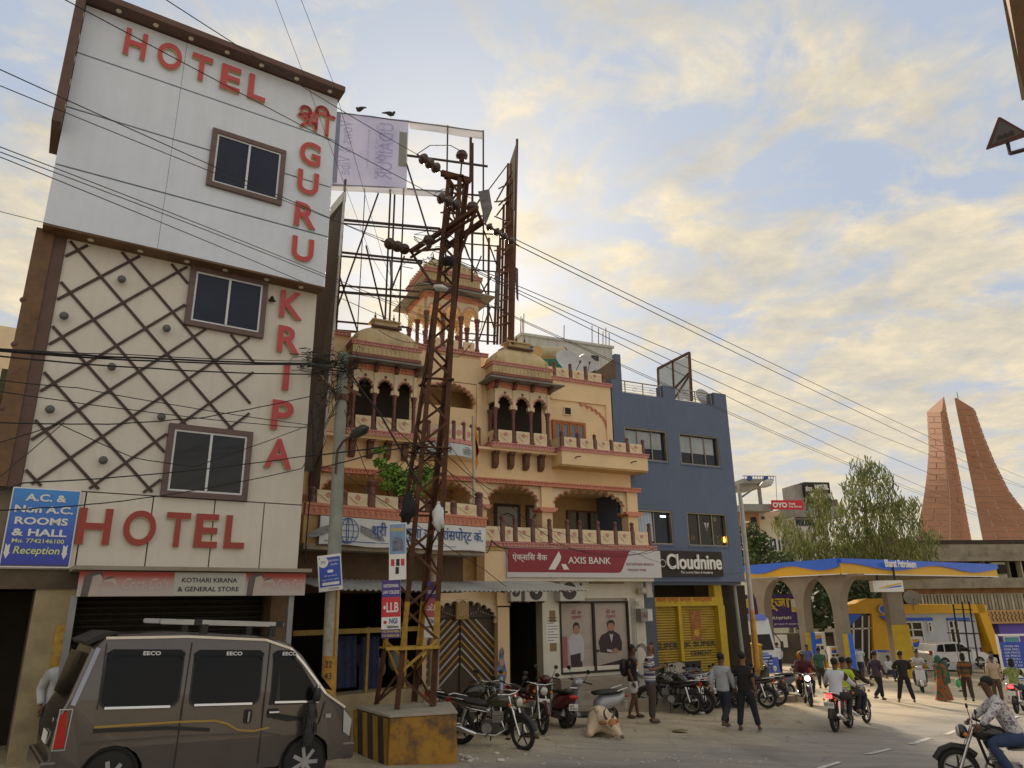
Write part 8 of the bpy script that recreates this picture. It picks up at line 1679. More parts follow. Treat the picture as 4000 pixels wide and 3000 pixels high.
# kiosk
KF=Fac(pdir(3510,2400,54),RD(86));kz=lambda px,py:KF.sz(px,py);ki=KF.root('station_kiosk',x=0,z=0,label='white station kiosk with thick yellow frame, blue band and large windows',cat='building')
zk0=kz(3650,2600)[1]-.3;zk1=kz(3650,2396)[1];zk2=kz(3650,2362)[1];xk0,xk1=kz(3505,2400)[0],kz(3812,2400)[0]
MB().box(xk0,xk1,.1,6,zk0,zk1+.1).build('wall',mat('kiosk_white',(.6,.64,.72),.6,var=.06),ki);MB().box(xk0-.3,xk1+.5,-.35,6,zk1,zk2).build('yellow_frame',M_fy,ki);MB().prism([(xk1-.1,zk2),(xk1+.55,zk2),(xk1+1.15,zk0+1.0),(xk1+.55,zk0+1.0)],-.35,6).build('yellow_frame',M_fy,ki)
def pxw(x0,y0,x1,y1,name='window',nm=2):
    a,z1=kz(x0,y0);c,z0=kz(x1,y1);f=MB().frame(a,c,z0,z1,.0,.12,.09).build(name,M_signw,ki);MB().box(a,c,.08,.09,z0,z1).build('pane',M_glass_dark,f)
    for k in range(1,nm):MB().box(a+(c-a)*k/nm-.05,a+(c-a)*k/nm+.05,.0,.1,z0,z1).build('mullion',M_signw,f)
    MB().box(a,c,0,.1,(z0*.35+z1*.65)-.04,(z0*.35+z1*.65)+.04).build('transom',M_signw,f)
pxw(3518,2428,3618,2520,nm=2);pxw(3622,2428,3646,2470,nm=1);pxw(3702,2422,3760,2515,nm=2)
for a,c in ((3512,3645),(3700,3790)):x0,z1=kz(a,2414);x1,z0=kz(c,2424);MB().box(x0,x1,.0,.1,z0,z1).build('blue_band',M_fb,ki)
kl=empty('kiosk_entrance',D(3400,2560,50),0,'yellow winged entrance of the station kiosk with blue oval sign and glazed front','building');LK=lambda px,py,D_=50:D(px,py,D_)-Vector(kl.location)
def kp(pts,th,m,name,y=0,D_=50):P_=[LK(*p_,D_)+Vector((0,y,0)) for p_ in pts];n=len(P_);return MB().add(P_+[v+Vector((0,th,0)) for v in P_],[tuple(range(n)),tuple(range(2*n-1,n-1,-1))]+[(i,(i+1)%n,n+(i+1)%n,n+i) for i in range(n)]).build(name,m,kl)
kp([(3308,2363),(3340,2358),(3375,2343),(3415,2338),(3462,2338),(3464,2395),(3308,2398)],1.5,M_fy,'yellow_wing');kp([(3405,2396),(3464,2394),(3485,2500),(3480,2570),(3418,2570)],1.2,M_fy,'yellow_pier',-.02);kp([(3430,2405),(3530,2405),(3495,2450),(3465,2430)],.5,M_fb,'blue_wing',-.3)
kp([(3312,2398),(3405,2396),(3415,2580),(3312,2580)],.3,M_glass_dark,'glazing',.3);kp([(3312,2400),(3365,2398),(3350,2415),(3325,2440),(3312,2440)],.2,M_fb,'blue_wing',-.1)
for px in (3338,3372,3398):kp([(px,2405),(px+5,2405),(px+6,2575),(px+1,2575)],.1,M_signw,'mullion',.2)
kp([(3312,2455),(3410,2452),(3410,2457),(3312,2460)],.1,M_signw,'transom',.2);v=LK(3455,2380,49.8);MB().lathe([(.34,-.1),(.34,0)],(v.x,v.y,v.z),20,'y',smooth=False,sy=.75).build('oval_sign',M_fb,kl);MB().lathe([(.4,-.06),(.4,0)],(v.x,v.y,v.z),20,'y',smooth=False,sy=.75).build('oval_rim',M_signw,kl)
p=D(3563,2345,53);dish('satellite_dish',(p.x,p.y,p.z-.4),.55,-.3,-.35,'large white satellite dish on the yellow kiosk roof')
# ladder-like scaffold,railing,white car
lf_=empty('steel_scaffold',D(3780,2590,48),0,'thin black ladder-like steel frame standing before the kiosk','scaffold');LL=lambda px,py:D(px,py,48)-Vector(lf_.location)
for a,c in (((3723,2360),(3756,2590)),((3758,2350),(3790,2590)),((3785,2350),(3822,2590))):MB().bar(LL(*a),LL(*c),.07).build('upright',M_dark,lf_)
for y_ in (2380,2425,2475,2530):MB().bar(LL(3728+(y_-2380)*.14,y_),LL(3800+(y_-2380)*.14,y_+2),.05).build('rung',M_dark,lf_)
MB().bar(LL(3700,2472),LL(3830,2475),.06).build('rail',M_dark,lf_)
g_=GP(3735,2604);suv=empty('white_car',(D(3730,2604,50).x,50,D(3730,2604,50).z),RD(8),'white sport utility car parked before the kiosk, facing right','car')
suv.scale=(.86,)*3;M_wc=mat('car_white',(.68,.7,.74),.25,var=.03,coat=.6)
pr=[(-2.3,.35),(-2.35,1.0),(-2.2,1.15),(-1.95,1.65),(-1.7,1.78),(-.1,1.8),(.3,1.68),(1.0,1.18),(1.9,1.02),(2.25,.85),(2.35,.4)]+[(1.85,.3)]+[(1.45+.42*math.cos(PI*i/6),.36+.4*math.sin(PI*i/6)) for i in range(7)]+[(.9,.3),(-.9,.3)]+[(-1.4+.42*math.cos(PI*i/6),.36+.4*math.sin(PI*i/6)) for i in range(7)]
MB().prism(pr,-.9,.9).build('body',M_wc,suv,bevel=.06)
for pts in ([(-1.95,1.15),(-1.8,1.6),(-1.35,1.65),(-1.35,1.12)],[(-1.25,1.12),(-1.25,1.66),(-.35,1.68),(-.35,1.12)],[(-.25,1.12),(-.25,1.67),(.2,1.6),(.8,1.14)]):MB().prism(pts,-.92,-.905).build('side_window',M_tglass,suv)
for x_ in (-.3,.85):MB().box(x_-.01,x_+.01,-.915,-.905,.45,1.1).build('door_seam',M_blk,suv)
for x_ in (-1.4,1.45):car_wheel(suv,x_,-.82,.37,n_sp=6)
MB().box(.55,.75,-1.05,-.9,1.1,1.25).build('wing_mirror',M_blk,suv);MB().box(-2.36,-2.25,-.88,-.6,.9,1.2).build('tail_light',M_tred,suv);MB().box(-2.0,1.9,-.93,-.9,.3,.42).build('side_skirt',M_alloy,suv)
# price stand at the right margin
ps_=empty('price_stand',D(3968,2690,31),0,'blue printed board in a white metal stand at the right margin','sign');MB().box(-.25,.75,0,.04,.35,1.75).build('board',M_pb,ps_)
for k in range(7):text('OFFER PRICE LIST'[k:k+9],M_signw,ps_,-.15,1.55-.12*k,.6,.07,y=-.01,ext=.002)
MB().box(.0,.5,-.01,0,.4,.75).build('pale_panel',M_signw,ps_)
for x_ in (-.35,.85):MB().box(x_-.03,x_+.03,-.03,.06,0,2.05).build('stand_leg',M_signw,ps_)
MB().box(-.35,.85,-.03,.06,1.98,2.05).build('stand_bar',M_signw,ps_)
#==================================================================right-hand background building
RF=Fac(pdir(3800,2300,66),RD(84));rz_=lambda px,py,y=0:RF.sz(px,py,-y);rb_=RF.root('balcony_building',x=0,z=0,label='old stained two storey building with long barred balconies behind the kiosk',cat='building')
M_old=mat('old_plaster',(.3,.265,.2),.9,var=.25,vs_=.5,grime=.7,gcol=(.1,.08,.06));M_pale=mat('pale_column',(.5,.46,.34),.85,var=.15,grime=.3)
def rbx(x0,y0,x1,y1,m,name,ya=0,yb=.5,par=None):a,z1=rz_(x0,y0);c,z0=rz_(x1,y1);return MB().box(a,c,ya,yb,z0,z1).build(name,m,par or rb_)
rbx(3470,2100,4300,2620,mat('dark_recess',(.06,.045,.03),.9,var=.4,vs_=1),'recess_wall',3,9)
rbx(3480,2128,4300,2188,M_old,'roof_band',0,8);rbx(3600,2178,3880,2192,M_old,'roof_band',-.5,3);rbx(3500,2262,4300,2292,M_old,'floor_band',-.8,8);rbx(3560,2292,4300,2312,mat('rusty_plaster',(.25,.13,.06),.9,var=.4,vs_=1),'floor_band',-.2,3)
for a,c in ((3552,3562),(3690,3706),(3848,3864),(3945,3960),(3990,4010),(3480,3490)):rbx(a,2188,c,2262,M_pale,'pier',.2,.8)
for a,c in ((3880,3948),(4020,4200)):rbx(a,2196,c,2262,M_pale,'wall',.3,.6)
rbx(3900,2205,3940,2240,M_dint,'window',.1,.4); 
for a,c in ((3690,3712),(3862,3886),(3570,3584)):rbx(a,2290,c,2385,M_pale,'pier',.1,.8)
for i in range(34):a=3562+i*13;rbx(a,2318,a+3,2382,M_pale if i % 3==0 else M_al2,'railing_bar',-.1,.0)
rbx(3560,2316,4050,2320,M_al2,'hand_rail',-.15,.05);rbx(3800,2364,3830,2382,M_acw,'air_conditioner_unit',-.8,-.2)
w_b=rbx(3806,2384,4200,2430,mat('peach_band',(.55,.33,.15),.8,var=.1),'wave_band',-.6,.4)
for i in range(13):
    a=3818+i*15;x_,z1=rz_(a,2388);z0=rz_(a,2427)[1];h_=z1-z0;P_=[(x_+.08*math.sin(j*PI/2)+.1,z0+h_*j/8) for j in range(9)];b=MB()
    for p_,q in zip(P_,P_[1:]):b.bar((p_[0],-.62,p_[1]),(q[0],-.62,q[1]),.04,.1,up=(0,1,0))
    b.build('wavy_strip',M_brk if i % 2 else mat('wave_green',(.1,.14,.08),.8,var=0),w_b)
rbx(3888,2432,4200,2600,mat('purple_shop',(.13,.09,.42),.7,var=.12,vs_=.5),'purple_front',-.3,.3);f=rbx(3905,2485,3975,2520,M_alu,'shop_window',-.4,-.3);rbx(3910,2489,3970,2517,mat('cyan_glass',(.1,.3,.38),.3,var=.4,vs_=3),'pane',-.42,-.4,f)
rbx(3815,2432,3888,2600,mat('dull_shutter',(.17,.14,.11),.7,var=.3),'shutter',.5,.6);MB().box(rz_(3700,2500)[0],rz_(3890,2500)[0],-8,-7.8,rz_(3850,2590)[1]-1,rz_(3850,2535)[1]).build('compound_wall',mat('pale_blue_wall',(.45,.5,.55),.8,var=.15),rb_)
for i in range(10):a=3625+i*16;x0,z0=rz_(a,2200);MB().bar((x0,-.3,z0+.1),(x0+.9,1,z0+.9),.05).build('yellow_lath',mat('lath_yellow',(.4,.3,.08),.7,var=.2),rb_)
#==================================================================far hotel with red banner
OFF=Fac(pdir(3100,2000,95),RD(82));oz=lambda px,py:OFF.sz(px,py);oy=OFF.root('far_hotel',x=0,z=0,label='pale hotel beyond the trees with red rooftop banner and black sign cube',cat='hotel')
def obx(x0,y0,x1,y1,m,name,ya=0,yb=1.0,par=None):a,z1=oz(x0,y0);c,z0=oz(x1,y1);return MB().box(a,c,ya,yb,z0,z1).build(name,m,par or oy)
M_ocr=mat('pale_cream_wall',(.62,.6,.45),.8,var=.06,vs_=.4,grime=.2);M_ogr=mat('grey_parapet',(.33,.33,.32),.9,var=.25,vs_=.5,grime=.4);M_owh=mat('dull_white_wall',(.6,.6,.57),.8,var=.1,vs_=.4)
obx(2945,1998,3110,2500,M_ocr,'wall',0,12);obx(3095,1978,3290,2022,M_ogr,'parapet',-.5,12);obx(3100,2020,3290,2500,M_owh,'wall',0,12);obx(3180,1948,3290,2020,mat('brown_block',(.2,.15,.13),.9,var=.2),'roof_room',.5,8)
f=obx(3106,2020,3192,2054,M_glass,'window',-.1,.1);obx(3146,2020,3149,2054,M_dark,'mullion',-.15,-.1,f);f=obx(3026,2020,3048,2056,M_glass_dark,'window',-.1,.1);MB().box(oz(3022,2018)[0],oz(3052,2018)[0],-1,0,oz(3022,2024)[1],oz(3022,2018)[1]).build('canopy',M_ogr,f)
obx(2974,2017,2986,2029,M_glass_dark,'window',-.1,.1);f=obx(3002,2104,3066,2152,M_alu,'window',-.1,.1)
for k in range(4):obx(3005+k*16,2107,3017+k*16,2150,M_glass,'pane',-.14,-.1,f)
obx(3150,2068,3182,2088,M_acw,'air_conditioner_unit',-1,-.1)
for y_ in (1872,1968):obx(2868,y_+10,2985,y_+(27 if y_ < 1900 else 36),M_ogr,'balcony_slab',-2.5,6)
for a in (2945,2868):obx(a,1900,a+14,1980,M_ogr,'pillar',-1.5,-.8)
for i in range(12):obx(2875+i*10,1872,2876.5+i*10,1892,M_dark,'railing_bar',-2.5,-2.4)
obx(2870,1870,2992,1873,M_rust,'hand_rail',-2.5,-2.3)
for px in (2893,2955):x_,z_=oz(px,1881);MB().lathe([(.32,-2.7),(.32,-2.55)],(x_,0,z_),14,'y',smooth=False).build('blue_disc',M_ink,oy)
obx(2868,2000,2965,2090,mat('pinkish_wall',(.45,.25,.16),.85,var=.15),'wall',-.5,4);obx(2925,2022,2950,2060,M_dark,'door',-.6,-.5)
ob=OFF.root('red_banner',x=oz(3030,1990)[0],y=-3.2,z=oz(3030,2002)[1],label='red rooftop banner reading OYO Hotel Raj Shree',cat='banner');w_,h_=oz(3089,1990)[0]-oz(2971,1990)[0],oz(3030,1967)[1]-oz(3030,2002)[1]
MB().box(-w_/2,w_/2,0,.2,0,h_).build('sheet',mat('banner_red',(.62,.02,.04),.5,var=.05),ob);text('OYO',M_signw,ob,-w_*.49,h_*.2,w_*.46,h_*.55,y=-.05,ext=.01,bold=.05);text('Hotel',M_signw,ob,w_*.03,h_*.5,w_*.2,h_*.26,y=-.05,ext=.01,bold=.03);text('Raj Shree',M_signw,ob,w_*.03,h_*.16,w_*.4,h_*.26,y=-.05,ext=.01,bold=.03)
sc_=OFF.root('black_sign_cube',x=oz(3190,1950)[0],y=-.5,z=oz(3190,1962)[1],label='black rooftop sign cube reading HOTEL SHREE with Hindi side',cat='sign');w_,h_=oz(3240,1950)[0]-oz(3140,1950)[0],oz(3190,1886)[1]-oz(3190,1962)[1]
MB().box(-w_/2,w_/2,0,3,0,h_).build('box',M_dark,sc_);MB().box(-w_/2-1.0,-w_/2-.02,.5,4,-.3,h_*.9).build('side_wall',M_ogr,sc_);text('होटल',M_signw,sc_,-w_*.47,h_*.5,w_*.25,h_*.3,y=-.05,ext=.01,bold=.03);text('HOTEL',M_signw,sc_,-w_*.1,h_*.62,w_*.55,h_*.26,y=-.05,ext=.01,bold=.05);text('RAJ SHREE',M_signw,sc_,-w_*.3,h_*.15,w_*.78,h_*.26,y=-.05,ext=.01,bold=.05)
for i in range(16):obx(3100+i*5,1968,3101+i*5,1980,M_alu,'railing_bar',-.4,-.3)
wire([D(3035,1960,90),D(3030,1860,90)],.03,'thin antenna mast on the far hotel roof',None,0,M_dark,'antenna')
#==================================================================twin stone towers
M_ts=mat('pink_sandstone',(.39,.20,.13),.85,var=.12,vs_=.25,bump=.1,bs=2);M_tm=mat('pale_mortar',(.62,.45,.36),.9,var=.05)
T8=lambda x,y:(3350+x*.452,1500+y*.452)
def interp(tab,y):
    for (y0,x0),(y1,x1) in zip(tab,tab[1:]):
        if y <=y1:return x0+(x1-x0)*(y-y0)/(y1-y0)
    return tab[-1][1]+(tab[-1][1]-tab[-2][1])*(y-tab[-1][0])/(tab[-1][0]-tab[-2][0])
def stower(label,Lt,Mt_,Rt,y0,y1,top,DL,DM,DR,courses,tops):
    t_=empty('stone_tower',(at_depth(*T8(interp(Mt_,y1),y1),DM).x,DM,-4),0,label,'tower','twin stone towers');O=Vector(t_.location)
    ys=[y0+(y1-y0)*i/courses for i in range(courses+1)]
    def pt(k,y):return at_depth(*T8(interp((Lt,Mt_,Rt)[k],y),y),(DL,DM,DR)[k])-O
    core=MB();rows=[[pt(0,y),pt(1,y),pt(2,y)] for y in ys];vs_=[]
    for r in rows:b_=r[0]+r[2]-r[1];b_.z=(r[0].z+r[2].z)/2;vs_+=[r[0],r[1],r[2],b_]
    n=len(rows);core.add(vs_,[(i*4+j,i*4+(j+1) % 4,(i+1)*4+(j+1) % 4,(i+1)*4+j) for i in range(n-1) for j in range(4)]+[(0,1,2,3)])
    core.add([vs_[0],vs_[1],vs_[2],vs_[3]]+[at_depth(*T8(*p_),d_)-O for p_,d_ in tops],[(0,1,4),(1,2,5),(1,5,4),(2,3,5),(3,0,4),(3,4,5)]) if len(tops)==2 else None
    core.build('core',M_tm,t_)
    if len(tops)==2:
        a,c,d_,e=vs_[0],vs_[1],vs_[2],at_depth(*T8(*tops[0][0]),tops[0][1])-O;f=at_depth(*T8(*tops[1][0]),tops[1][1])-O;off=Vector((0,-.25,.05))
        MB().add([a+off,c+off,e+off],[(0,1,2)]).build('cap_stone',M_ts,t_);MB().add([c+off,d_+off,f+off,e+off],[(0,1,2,3)]).build('cap_stone',M_ts,t_)
    for i in range(courses):
        for k in (0,1):
            A_,B_,C_,D4=pt(k,ys[i]),pt(k+1,ys[i]),pt(k+1,ys[i+1]),pt(k,ys[i+1]);w_=(B_-A_).length
            if w_ < 1.2:cuts=[0,1]
            else:nb=max(1,round(w_/4.2));ph=.5*(i % 2)/nb;cuts=sorted(set([0,1]+[min(1,max(0,j/nb+ph)) for j in range(nb+1)]))
            nrm_=(B_-A_).cross(D4-A_).normalized();nrm_=nrm_ if nrm_.dot(A_+O-Vector((0,0,3))) < 0 else -nrm_
            for c0,c1 in zip(cuts,cuts[1:]):
                if (c1-c0)*w_ < .4:continue
                g0,g1=c0+.13/w_,c1-.13/w_;lo,hi=.06,.94;q=[A_.lerp(B_,u).lerp(D4.lerp(C_,u),v) for u,v in ((g0,lo),(g1,lo),(g1,hi),(g0,hi))]
                MB().add([v+nrm_*.02 for v in q]+[v+nrm_*.14 for v in q],[(4,5,6,7),(0,1,5,4),(1,2,6,5),(2,3,7,6),(3,0,4,7)]).build('stone_block',M_ts,t_)
    return t_
Lt=[(240,603),(400,610),(560,618),(790,600),(1000,570),(1100,548),(1400,500),(1500,480)];Mt1=[(200,720),(600,762),(1000,800),(1400,800),(1500,800)];Rt=[(200,757),(500,820),(800,880),(1130,940),(1390,990),(1500,1012)]
stower('left tower of the pink sandstone pair, its slanted top rising to the right',Lt,Mt1,Rt,235,1480,None,134,128,131,25,[((735,118),131),((742,118),132)])
L2_=[(200,850),(440,900),(880,990),(1200,1050),(1390,1088),(1500,1110)];M2_=[(200,998),(220,1003),(470,1090),(690,1180),(930,1300),(1110,1438),(1390,1600),(1500,1680)];R2_=[(200,1000),(220,1006),(470,1094),(690,1186),(930,1306),(1110,1444),(1390,1608),(1500,1690)]
stower('right tower of the pink sandstone pair, curving out to the right',L2_,M2_,R2_,222,1480,None,130,128,136,25,[((836,122),130),((846,124),132)])
wire([D(3743,1560,130),D(3738,1532,130)],.06,'lightning rod on the right stone tower',None,0,M_dark,'lightning_rod')
rbx(3600,2060,3680,2130,mat('brown_stone_block',(.14,.08,.06),.9,var=.3),'roof_block',6,9)
#==================================================================trees
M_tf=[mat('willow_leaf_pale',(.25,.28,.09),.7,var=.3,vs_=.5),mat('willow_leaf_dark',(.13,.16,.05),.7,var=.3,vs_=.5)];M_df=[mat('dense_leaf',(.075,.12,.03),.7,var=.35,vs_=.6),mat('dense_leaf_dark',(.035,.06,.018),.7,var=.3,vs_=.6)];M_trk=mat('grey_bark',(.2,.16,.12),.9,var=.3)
def ftree(label,base,clumps,D_,droop,mats,trunk_pts,leaf,dens,seed):
    g_=at_depth(*base,D_);z0=G(g_.x,g_.y)-.3;t_=empty('tree',(g_.x,g_.y,z0),0,label,'tree','trees beyond the station');O=Vector(t_.location);R=random.Random(seed);f=[MB(),MB()];W=MB()
    top=at_depth(*trunk_pts[-1],D_)-O;W.tube([(0,0,0)]+[at_depth(*p_,D_)-O for p_ in trunk_pts],[.28]+[.2-.15*i/len(trunk_pts) for i in range(len(trunk_pts))],8)
    for cx,cy,r,in clumps:
        c=at_depth(cx,cy,D_+R.uniform(-2,2))-O;rm=r*D_/F*1.05;j=min((at_depth(*p_,D_)-O for p_ in trunk_pts),key=lambda v:(v-c).length+max(0,v.z-c.z)*2);W.tube([j,j.lerp(c,.6)+Vector((0,0,.2)),c],[.08,.05,.02],5)
        for _ in range(int(dens*rm*rm)):
            while True:
                v=Vector((R.uniform(-1,1),R.uniform(-1,1),R.uniform(-1,1)))
                if .35 < v.length < 1:break
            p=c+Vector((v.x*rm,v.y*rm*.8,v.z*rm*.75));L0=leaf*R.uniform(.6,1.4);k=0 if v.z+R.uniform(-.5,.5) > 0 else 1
            for q in range(3 if droop else 1):
                a=Vector((R.gauss(0,.35),R.gauss(0,.35),-1)).normalized() if droop else Vector((R.gauss(0,1),R.gauss(0,1),R.gauss(0,.6))).normalized();u=a.cross(Vector((R.gauss(0,1),R.gauss(0,1),R.gauss(0,.3)))).normalized()
                f[k].add([p-a*L0,p+u*L0*(.22 if droop else .55),p+a*L0,p-u*L0*(.22 if droop else .55)],[(0,1,2,3)]);p=p+a*L0*1.3+Vector((R.gauss(0,.05),0,0))
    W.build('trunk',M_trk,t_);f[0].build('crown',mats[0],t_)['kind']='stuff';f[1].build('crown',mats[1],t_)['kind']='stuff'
R_t=random.Random(9)
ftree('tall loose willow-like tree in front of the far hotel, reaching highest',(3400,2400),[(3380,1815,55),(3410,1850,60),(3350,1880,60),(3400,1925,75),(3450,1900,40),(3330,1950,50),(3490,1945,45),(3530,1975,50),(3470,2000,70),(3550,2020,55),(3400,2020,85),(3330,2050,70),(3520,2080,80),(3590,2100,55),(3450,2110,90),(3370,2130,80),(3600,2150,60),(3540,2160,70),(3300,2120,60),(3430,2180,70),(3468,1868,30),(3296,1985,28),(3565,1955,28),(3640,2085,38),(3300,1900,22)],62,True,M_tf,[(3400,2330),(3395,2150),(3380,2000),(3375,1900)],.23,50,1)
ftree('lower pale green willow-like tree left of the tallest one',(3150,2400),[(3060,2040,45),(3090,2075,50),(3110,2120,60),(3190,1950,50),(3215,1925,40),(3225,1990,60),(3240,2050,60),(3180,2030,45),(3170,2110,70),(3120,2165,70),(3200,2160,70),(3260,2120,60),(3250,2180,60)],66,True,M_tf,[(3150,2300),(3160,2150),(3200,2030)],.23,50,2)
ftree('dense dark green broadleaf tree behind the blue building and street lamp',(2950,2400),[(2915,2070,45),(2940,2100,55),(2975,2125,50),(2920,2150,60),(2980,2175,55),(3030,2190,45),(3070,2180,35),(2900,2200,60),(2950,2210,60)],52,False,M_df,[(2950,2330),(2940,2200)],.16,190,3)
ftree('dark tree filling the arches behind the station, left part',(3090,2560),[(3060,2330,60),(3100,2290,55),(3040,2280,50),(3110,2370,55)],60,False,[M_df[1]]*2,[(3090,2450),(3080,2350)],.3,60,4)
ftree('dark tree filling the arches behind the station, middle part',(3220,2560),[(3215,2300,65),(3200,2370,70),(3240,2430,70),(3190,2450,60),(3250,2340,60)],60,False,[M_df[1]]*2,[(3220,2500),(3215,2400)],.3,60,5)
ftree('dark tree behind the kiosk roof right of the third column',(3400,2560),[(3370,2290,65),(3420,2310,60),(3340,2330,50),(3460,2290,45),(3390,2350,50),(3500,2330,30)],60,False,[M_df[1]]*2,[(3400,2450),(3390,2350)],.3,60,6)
bkw=empty('station_rear_wall',D(3150,2560,58),0,'dark grey wall and kiosk clutter at the back of the petrol station','wall');MB().box(-7,5,0,.3,-4,1.6).build('wall',mat('dim_grey_wall',(.12,.1,.08),.9,var=.3,vs_=1),bkw);MB().frame(-.2,2.4,-1.5,1.9,-.4,-.2,.25).build('door_frame',M_owh,bkw);MB().box(-3.0,-1.4,-.3,-.1,.6,1.5).build('lit_board',M_signw,bkw)
#==================================================================bus,walls,poles near the blue building
g_=D(2990,2640,36);bus=empty('blue_bus',(g_.x-.3,36,G(g_.x,36)),RD(-62),'blue and white bus facing the street between the yellow wall and station columns','bus')
M_bw2=mat('bus_white',(.6,.64,.72),.35,var=.06,coat=.3);M_bb=mat('bus_blue',(.02,.08,.5),.35,var=.08,coat=.3)
MB().prism([(-7,.5),(-7,2.85),(-6.8,3.0),(-.5,3.0),(-.15,2.8),(.12,1.35),(.15,.5)],-1.15,1.15).build('body',M_bw2,bus,bevel=.08);MB().prism([(-6.9,.4),(-6.9,1.1),(.16,1.1),(.2,.4)],-1.18,1.18).build('lower_body',M_bb,bus,bevel=.05)
MB().add([(.14,-1.02,1.42),(.14,1.02,1.42),(-.14,.98,2.62),(-.14,-.98,2.62)],[(0,1,2,3)]).build('windscreen',M_tglass,bus);MB().prism([(-1.3,3.0),(-.3,3.02),(-.05,2.78),(-.5,2.9)],-1.0,1.0).build('roof_visor',M_bb,bus)
gr_=MB().box(.2,.22,-.75,.75,.62,1.2).build('grille',M_bb,bus)
for k in range(4):MB().box(.22,.25,-.7,.7,.66+k*.14,.7+k*.14).build('grille_bar',M_bw2,gr_)
text('EnviroBuses',M_ink,bus,0,0,.9,.12,ext=.003,loc=(.17,-.3,1.24),rot=(PI/2,0,PI/2));text('Shri Dwarkesh',M_bw2,bus,0,0,1.5,.13,ext=.003,loc=(-.1,-.75,2.5),rot=(PI/2-.15,0,PI/2))
for y_ in (-1.0,1.0):MB().ball((.2,y_*.85,.6),.13,12,8,.4,1,1).build('headlight',M_clear,bus);MB().bar((.1,y_*1.15,2.2),(.35,y_*1.35,1.7),.04).box(.3,.38,y_*1.35-.06,y_*1.35+.06,1.4,1.8).build('wing_mirror',M_blk,bus)
for k in range(4):MB().box(-6.4+k*1.5,-5.1+k*1.5,-1.17,-1.14,1.5,2.5).build('side_window',M_tglass,bus)
for x_ in (-1.3,-5.4):car_wheel(bus,x_,-1.0,.45,n_sp=6)
a,c=GP(2845,2668),GP(2972,2700);yw=empty('yellow_wall',(a[0],a[1],0),hdg(a,c),'stained yellow compound wall in front of the blue bus','wall');Lw=math.dist(a,c)
zt_a=at_depth(2970,2524,c[1]).z;MB().box(-2.5,Lw,0,.22,-2,zt_a).build('wall',mat('stained_yellow',(.42,.28,.04),.85,var=.25,vs_=1.5,grime=.6,gcol=(.12,.08,.03),bump=.3),yw);MB().box(-2.5,Lw+.03,-.03,.25,zt_a,zt_a+.07).build('coping',M_yel,yw)
lp_=empty('street_lamp',(D(2950,2560,29).x,29,G(D(2950,2560,29).x,29)),0,'tall white street lamp with orange painted base beside the blue building','street lamp');LQ=lambda px,py:D(px,py,29)-Vector(lp_.location)
MB().tube([LQ(2936,2385),LQ(2896,1975),LQ(2889,1925)],[.1,.08,.07],10).build('mast',mat('lamp_white',(.5,.47,.44),.7,var=.15),lp_);MB().tube([(0,0,0),LQ(2950,2530),LQ(2936,2384)],[.12,.12,.105],10).build('painted_base',M_orp,lp_);MB().tube([LQ(2893,1945),LQ(2935,1915),LQ(2975,1900)],.04,7).build('arm',M_scon,lp_);MB().tube([LQ(2968,1902),LQ(2985,1893),LQ(3005,1885),LQ(3018,1880)],[.05,.14,.15,.04],10).build('lamp_head',M_acw,lp_)
pp_=empty('leaning_pole',D(2893,2480,27.5),0,'thin white pole leaning under the corner of the blue building','pole');MB().tube([(0,0,-.6),D(2866,2275,27.5)-D(2893,2480,27.5)],.07,8).build('shaft',M_pole,pp_)
sp2=empty('white_post',D(2866,2520,28.5),0,'short white gate post behind the yellow wall','post');MB().lathe([(.16,-1.5),(.16,.45),(.02,.62)],(0,0,0),8).build('shaft',M_signw,sp2)
gb2=BF.root('blue_lattice_gate',x=BF.sz(2630,2600)[0],y=-.5,z=-.35,label='blue-grey barred gate folded before the yellow shutter',cat='gate')
MB().frame(-.75,.75,0,1.25,0,.04,.05).build('frame',M_blue_w,gb2)
for k in range(14):MB().box(-.72+k*.105,-.7+k*.105,.01,.03,.05,1.2).build('bar',M_blue_w,gb2)
MB().box(-.75,.75,.0,.02,1.25,1.45).build('top_panel',M_dark,gb2)
cs=BF.root('concrete_slab',x=BF.sz(2590,2600)[0]-.1,y=-.9,z=-.3,label='pale concrete slab standing upright behind the man in the striped polo',cat='slab');MB().prism([(-.5,0),(.3,0),(.25,1.38),(.1,1.42),(-.5,1.38)],0,.1).build('slab',mat('pale_slab',(.42,.4,.34),.85,var=.2,grime=.3),cs,bevel=.02)
kb2=BF.root('stone_kerb',x=0,y=-.75,z=-.5,label='broken stone kerb along the foot of the blue building',cat='kerb')
for k in range(7):MB().box(-1.6+k*.85,-.8+k*.85,0,.5,0,.32+R_t.uniform(-.04,.04)).build('kerb_stone',M_conc,kb2,bevel=.03)
#==================================================================left margin buildings
v0=D(30,1700,26);lfb=empty('far_left_building',(v0.x-1.5,v0.y,0),RD(35),'cream building with balconies glimpsed beyond the hotel at the left margin','building');zt_=D(10,1265,26).z
MB().box(-6,1.6,0,5,0,zt_).build('wall',M_cr,lfb)
for z_ in (6.2,9.4):MB().box(1.2,2.1,-.8,2,z_,z_+.25).build('balcony',M_or2,lfb);MB().box(1.61,1.63,.3,1.2,z_+.5,z_+1.5).build('window',M_dint,lfb)
v0=D(95,1560,15);sb3=empty('side_balcony',v0,.6,'small stained box balcony jutting behind the hotel left edge','balcony');MB().box(-.5,.6,0,1,0,.62).build('box',mat('mossy_grey',(.12,.12,.07),.9,var=.4),sb3);MB().box(-.6,.7,-.1,1.1,-.06,0).build('slab',M_brk,sb3)
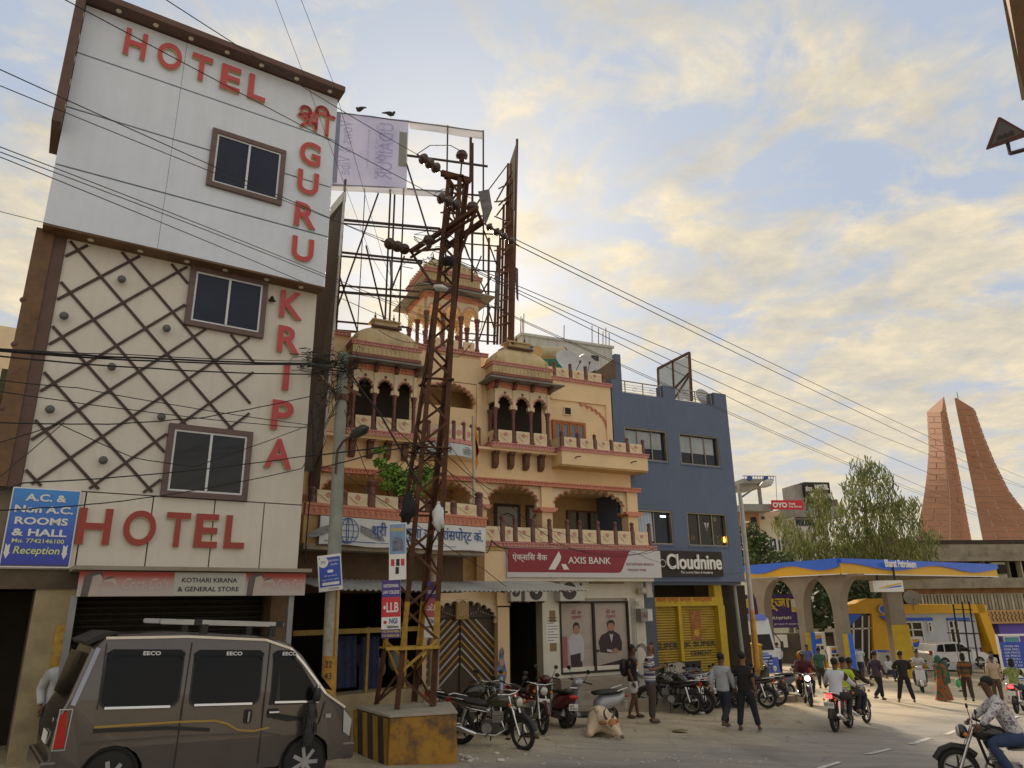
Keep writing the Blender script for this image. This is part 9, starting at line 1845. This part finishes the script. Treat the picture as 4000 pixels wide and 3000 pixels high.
# far ridge and town mass to close the street
far=empty('town_backdrop',(70,175,-8),0,'hazy row of low pale houses closing the far end of the street','building')
for i in range(26):x_=-60+i*8;h_=R_t.uniform(3,8);MB().box(x_,x_+7.5,R_t.uniform(0,8),14,-6,h_).build('house',mat('far_house_%d' % (i % 4),((.4,.38,.34),(.45,.4,.32),(.35,.34,.33),(.42,.42,.42))[i % 4],.9,var=.15,vs_=.3),far)
#==================================================================litter,stones,patches
M_st=mat('pale_stone',(.5,.47,.42),.9,var=.2,bump=.4);M_dng=mat('dung',(.07,.045,.025),.95,var=.3);M_pap=mat('paper_scrap',(.6,.58,.55),.8,var=.1)
grit=MB()
for i in range(260):
    g_=GP(R_t.uniform(1800,3000),R_t.uniform(2770,2985));s_=R_t.uniform(.012,.035);grit.ball((g_[0],g_[1],gh2(*g_)+s_*.2),s_,5,3,1.3,1,.5)
grit.build('gravel',M_st,None)['kind']='stuff';scraps=MB()
for i in range(90):
    g_=GP(R_t.uniform(1800,3300),R_t.uniform(2745,2900));a_=R_t.uniform(0,6);s_=R_t.uniform(.03,.09);z_=gh2(*g_)+.02;scraps.add([(g_[0]+s_*math.cos(a_+k*1.57)*R_t.uniform(.5,1),g_[1]+s_*math.sin(a_+k*1.57)*R_t.uniform(.5,1),z_+R_t.uniform(0,.02)) for k in range(4)],[(0,1,2,3)])
scraps.build('litter',mat('mixed_scraps',(.22,.18,.12),.9,var=.9,vs_=1.5),None)['kind']='stuff'
for i,(px,py,s_,m,lb,nm) in enumerate([(1795,2952,.05,M_st,0,'stone'),(1812,2962,.06,M_st,0,'stone'),(1828,2966,.07,M_st,0,'stone'),(1843,2972,.05,M_st,0,'stone'),(1806,2974,.04,M_st,0,'stone'),(1862,2968,.04,M_st,0,'stone'),(1835,2980,.05,M_st,0,'stone'),
    (2075,2882,.12,M_dng,'dark dung heap on the dirt before the scooter','dung'),(2090,2886,.09,M_dng,'smaller dung heap touching the first','dung'),(1955,2975,.07,M_pap,'white litter scrap on the dirt nearest the camera','litter'),(1940,2945,.05,M_pap,'small white litter scrap beside the black motorcycle wheel','litter'),(1985,2893,.06,M_dng,'dark scrap by the motorcycle front wheel','litter'),(2135,2885,.04,M_pap,'tiny pale scrap left of the cow','litter'),
    (2655,2862,.16,mat('straw',(.2,.15,.05),.95,var=.3),'flattened straw patch on the road right of the striped polo','straw'),(3040,2760,.07,M_dng,'dark scrap on the road near the oncoming couple','litter'),(3755,2702,.1,M_dng,'dark scrap on the road near the green bag','litter'),(2740,2790,.1,M_pap,'pale scrap by the parked motorcycles','litter')]):
    g_=GP(px,py);o=MB().ball((0,0,0),s_,8,5,1.2,1,.45 if m is not M_st else .7).build(nm,m,None);o.location=(g_[0],g_[1],gh2(*g_)+s_*.25);o.rotation_euler=(0,0,i)
    for q in o.data.vertices:q.co *=R_t.uniform(.8,1.2)
    if nm=='straw':o.scale=(1,1,.12)
    if lb==0:tag(o,'pale broken stone at the right foot of the plinth','stone','stones at the plinth foot')
    else:tag(o,lb,nm)
fit_all()
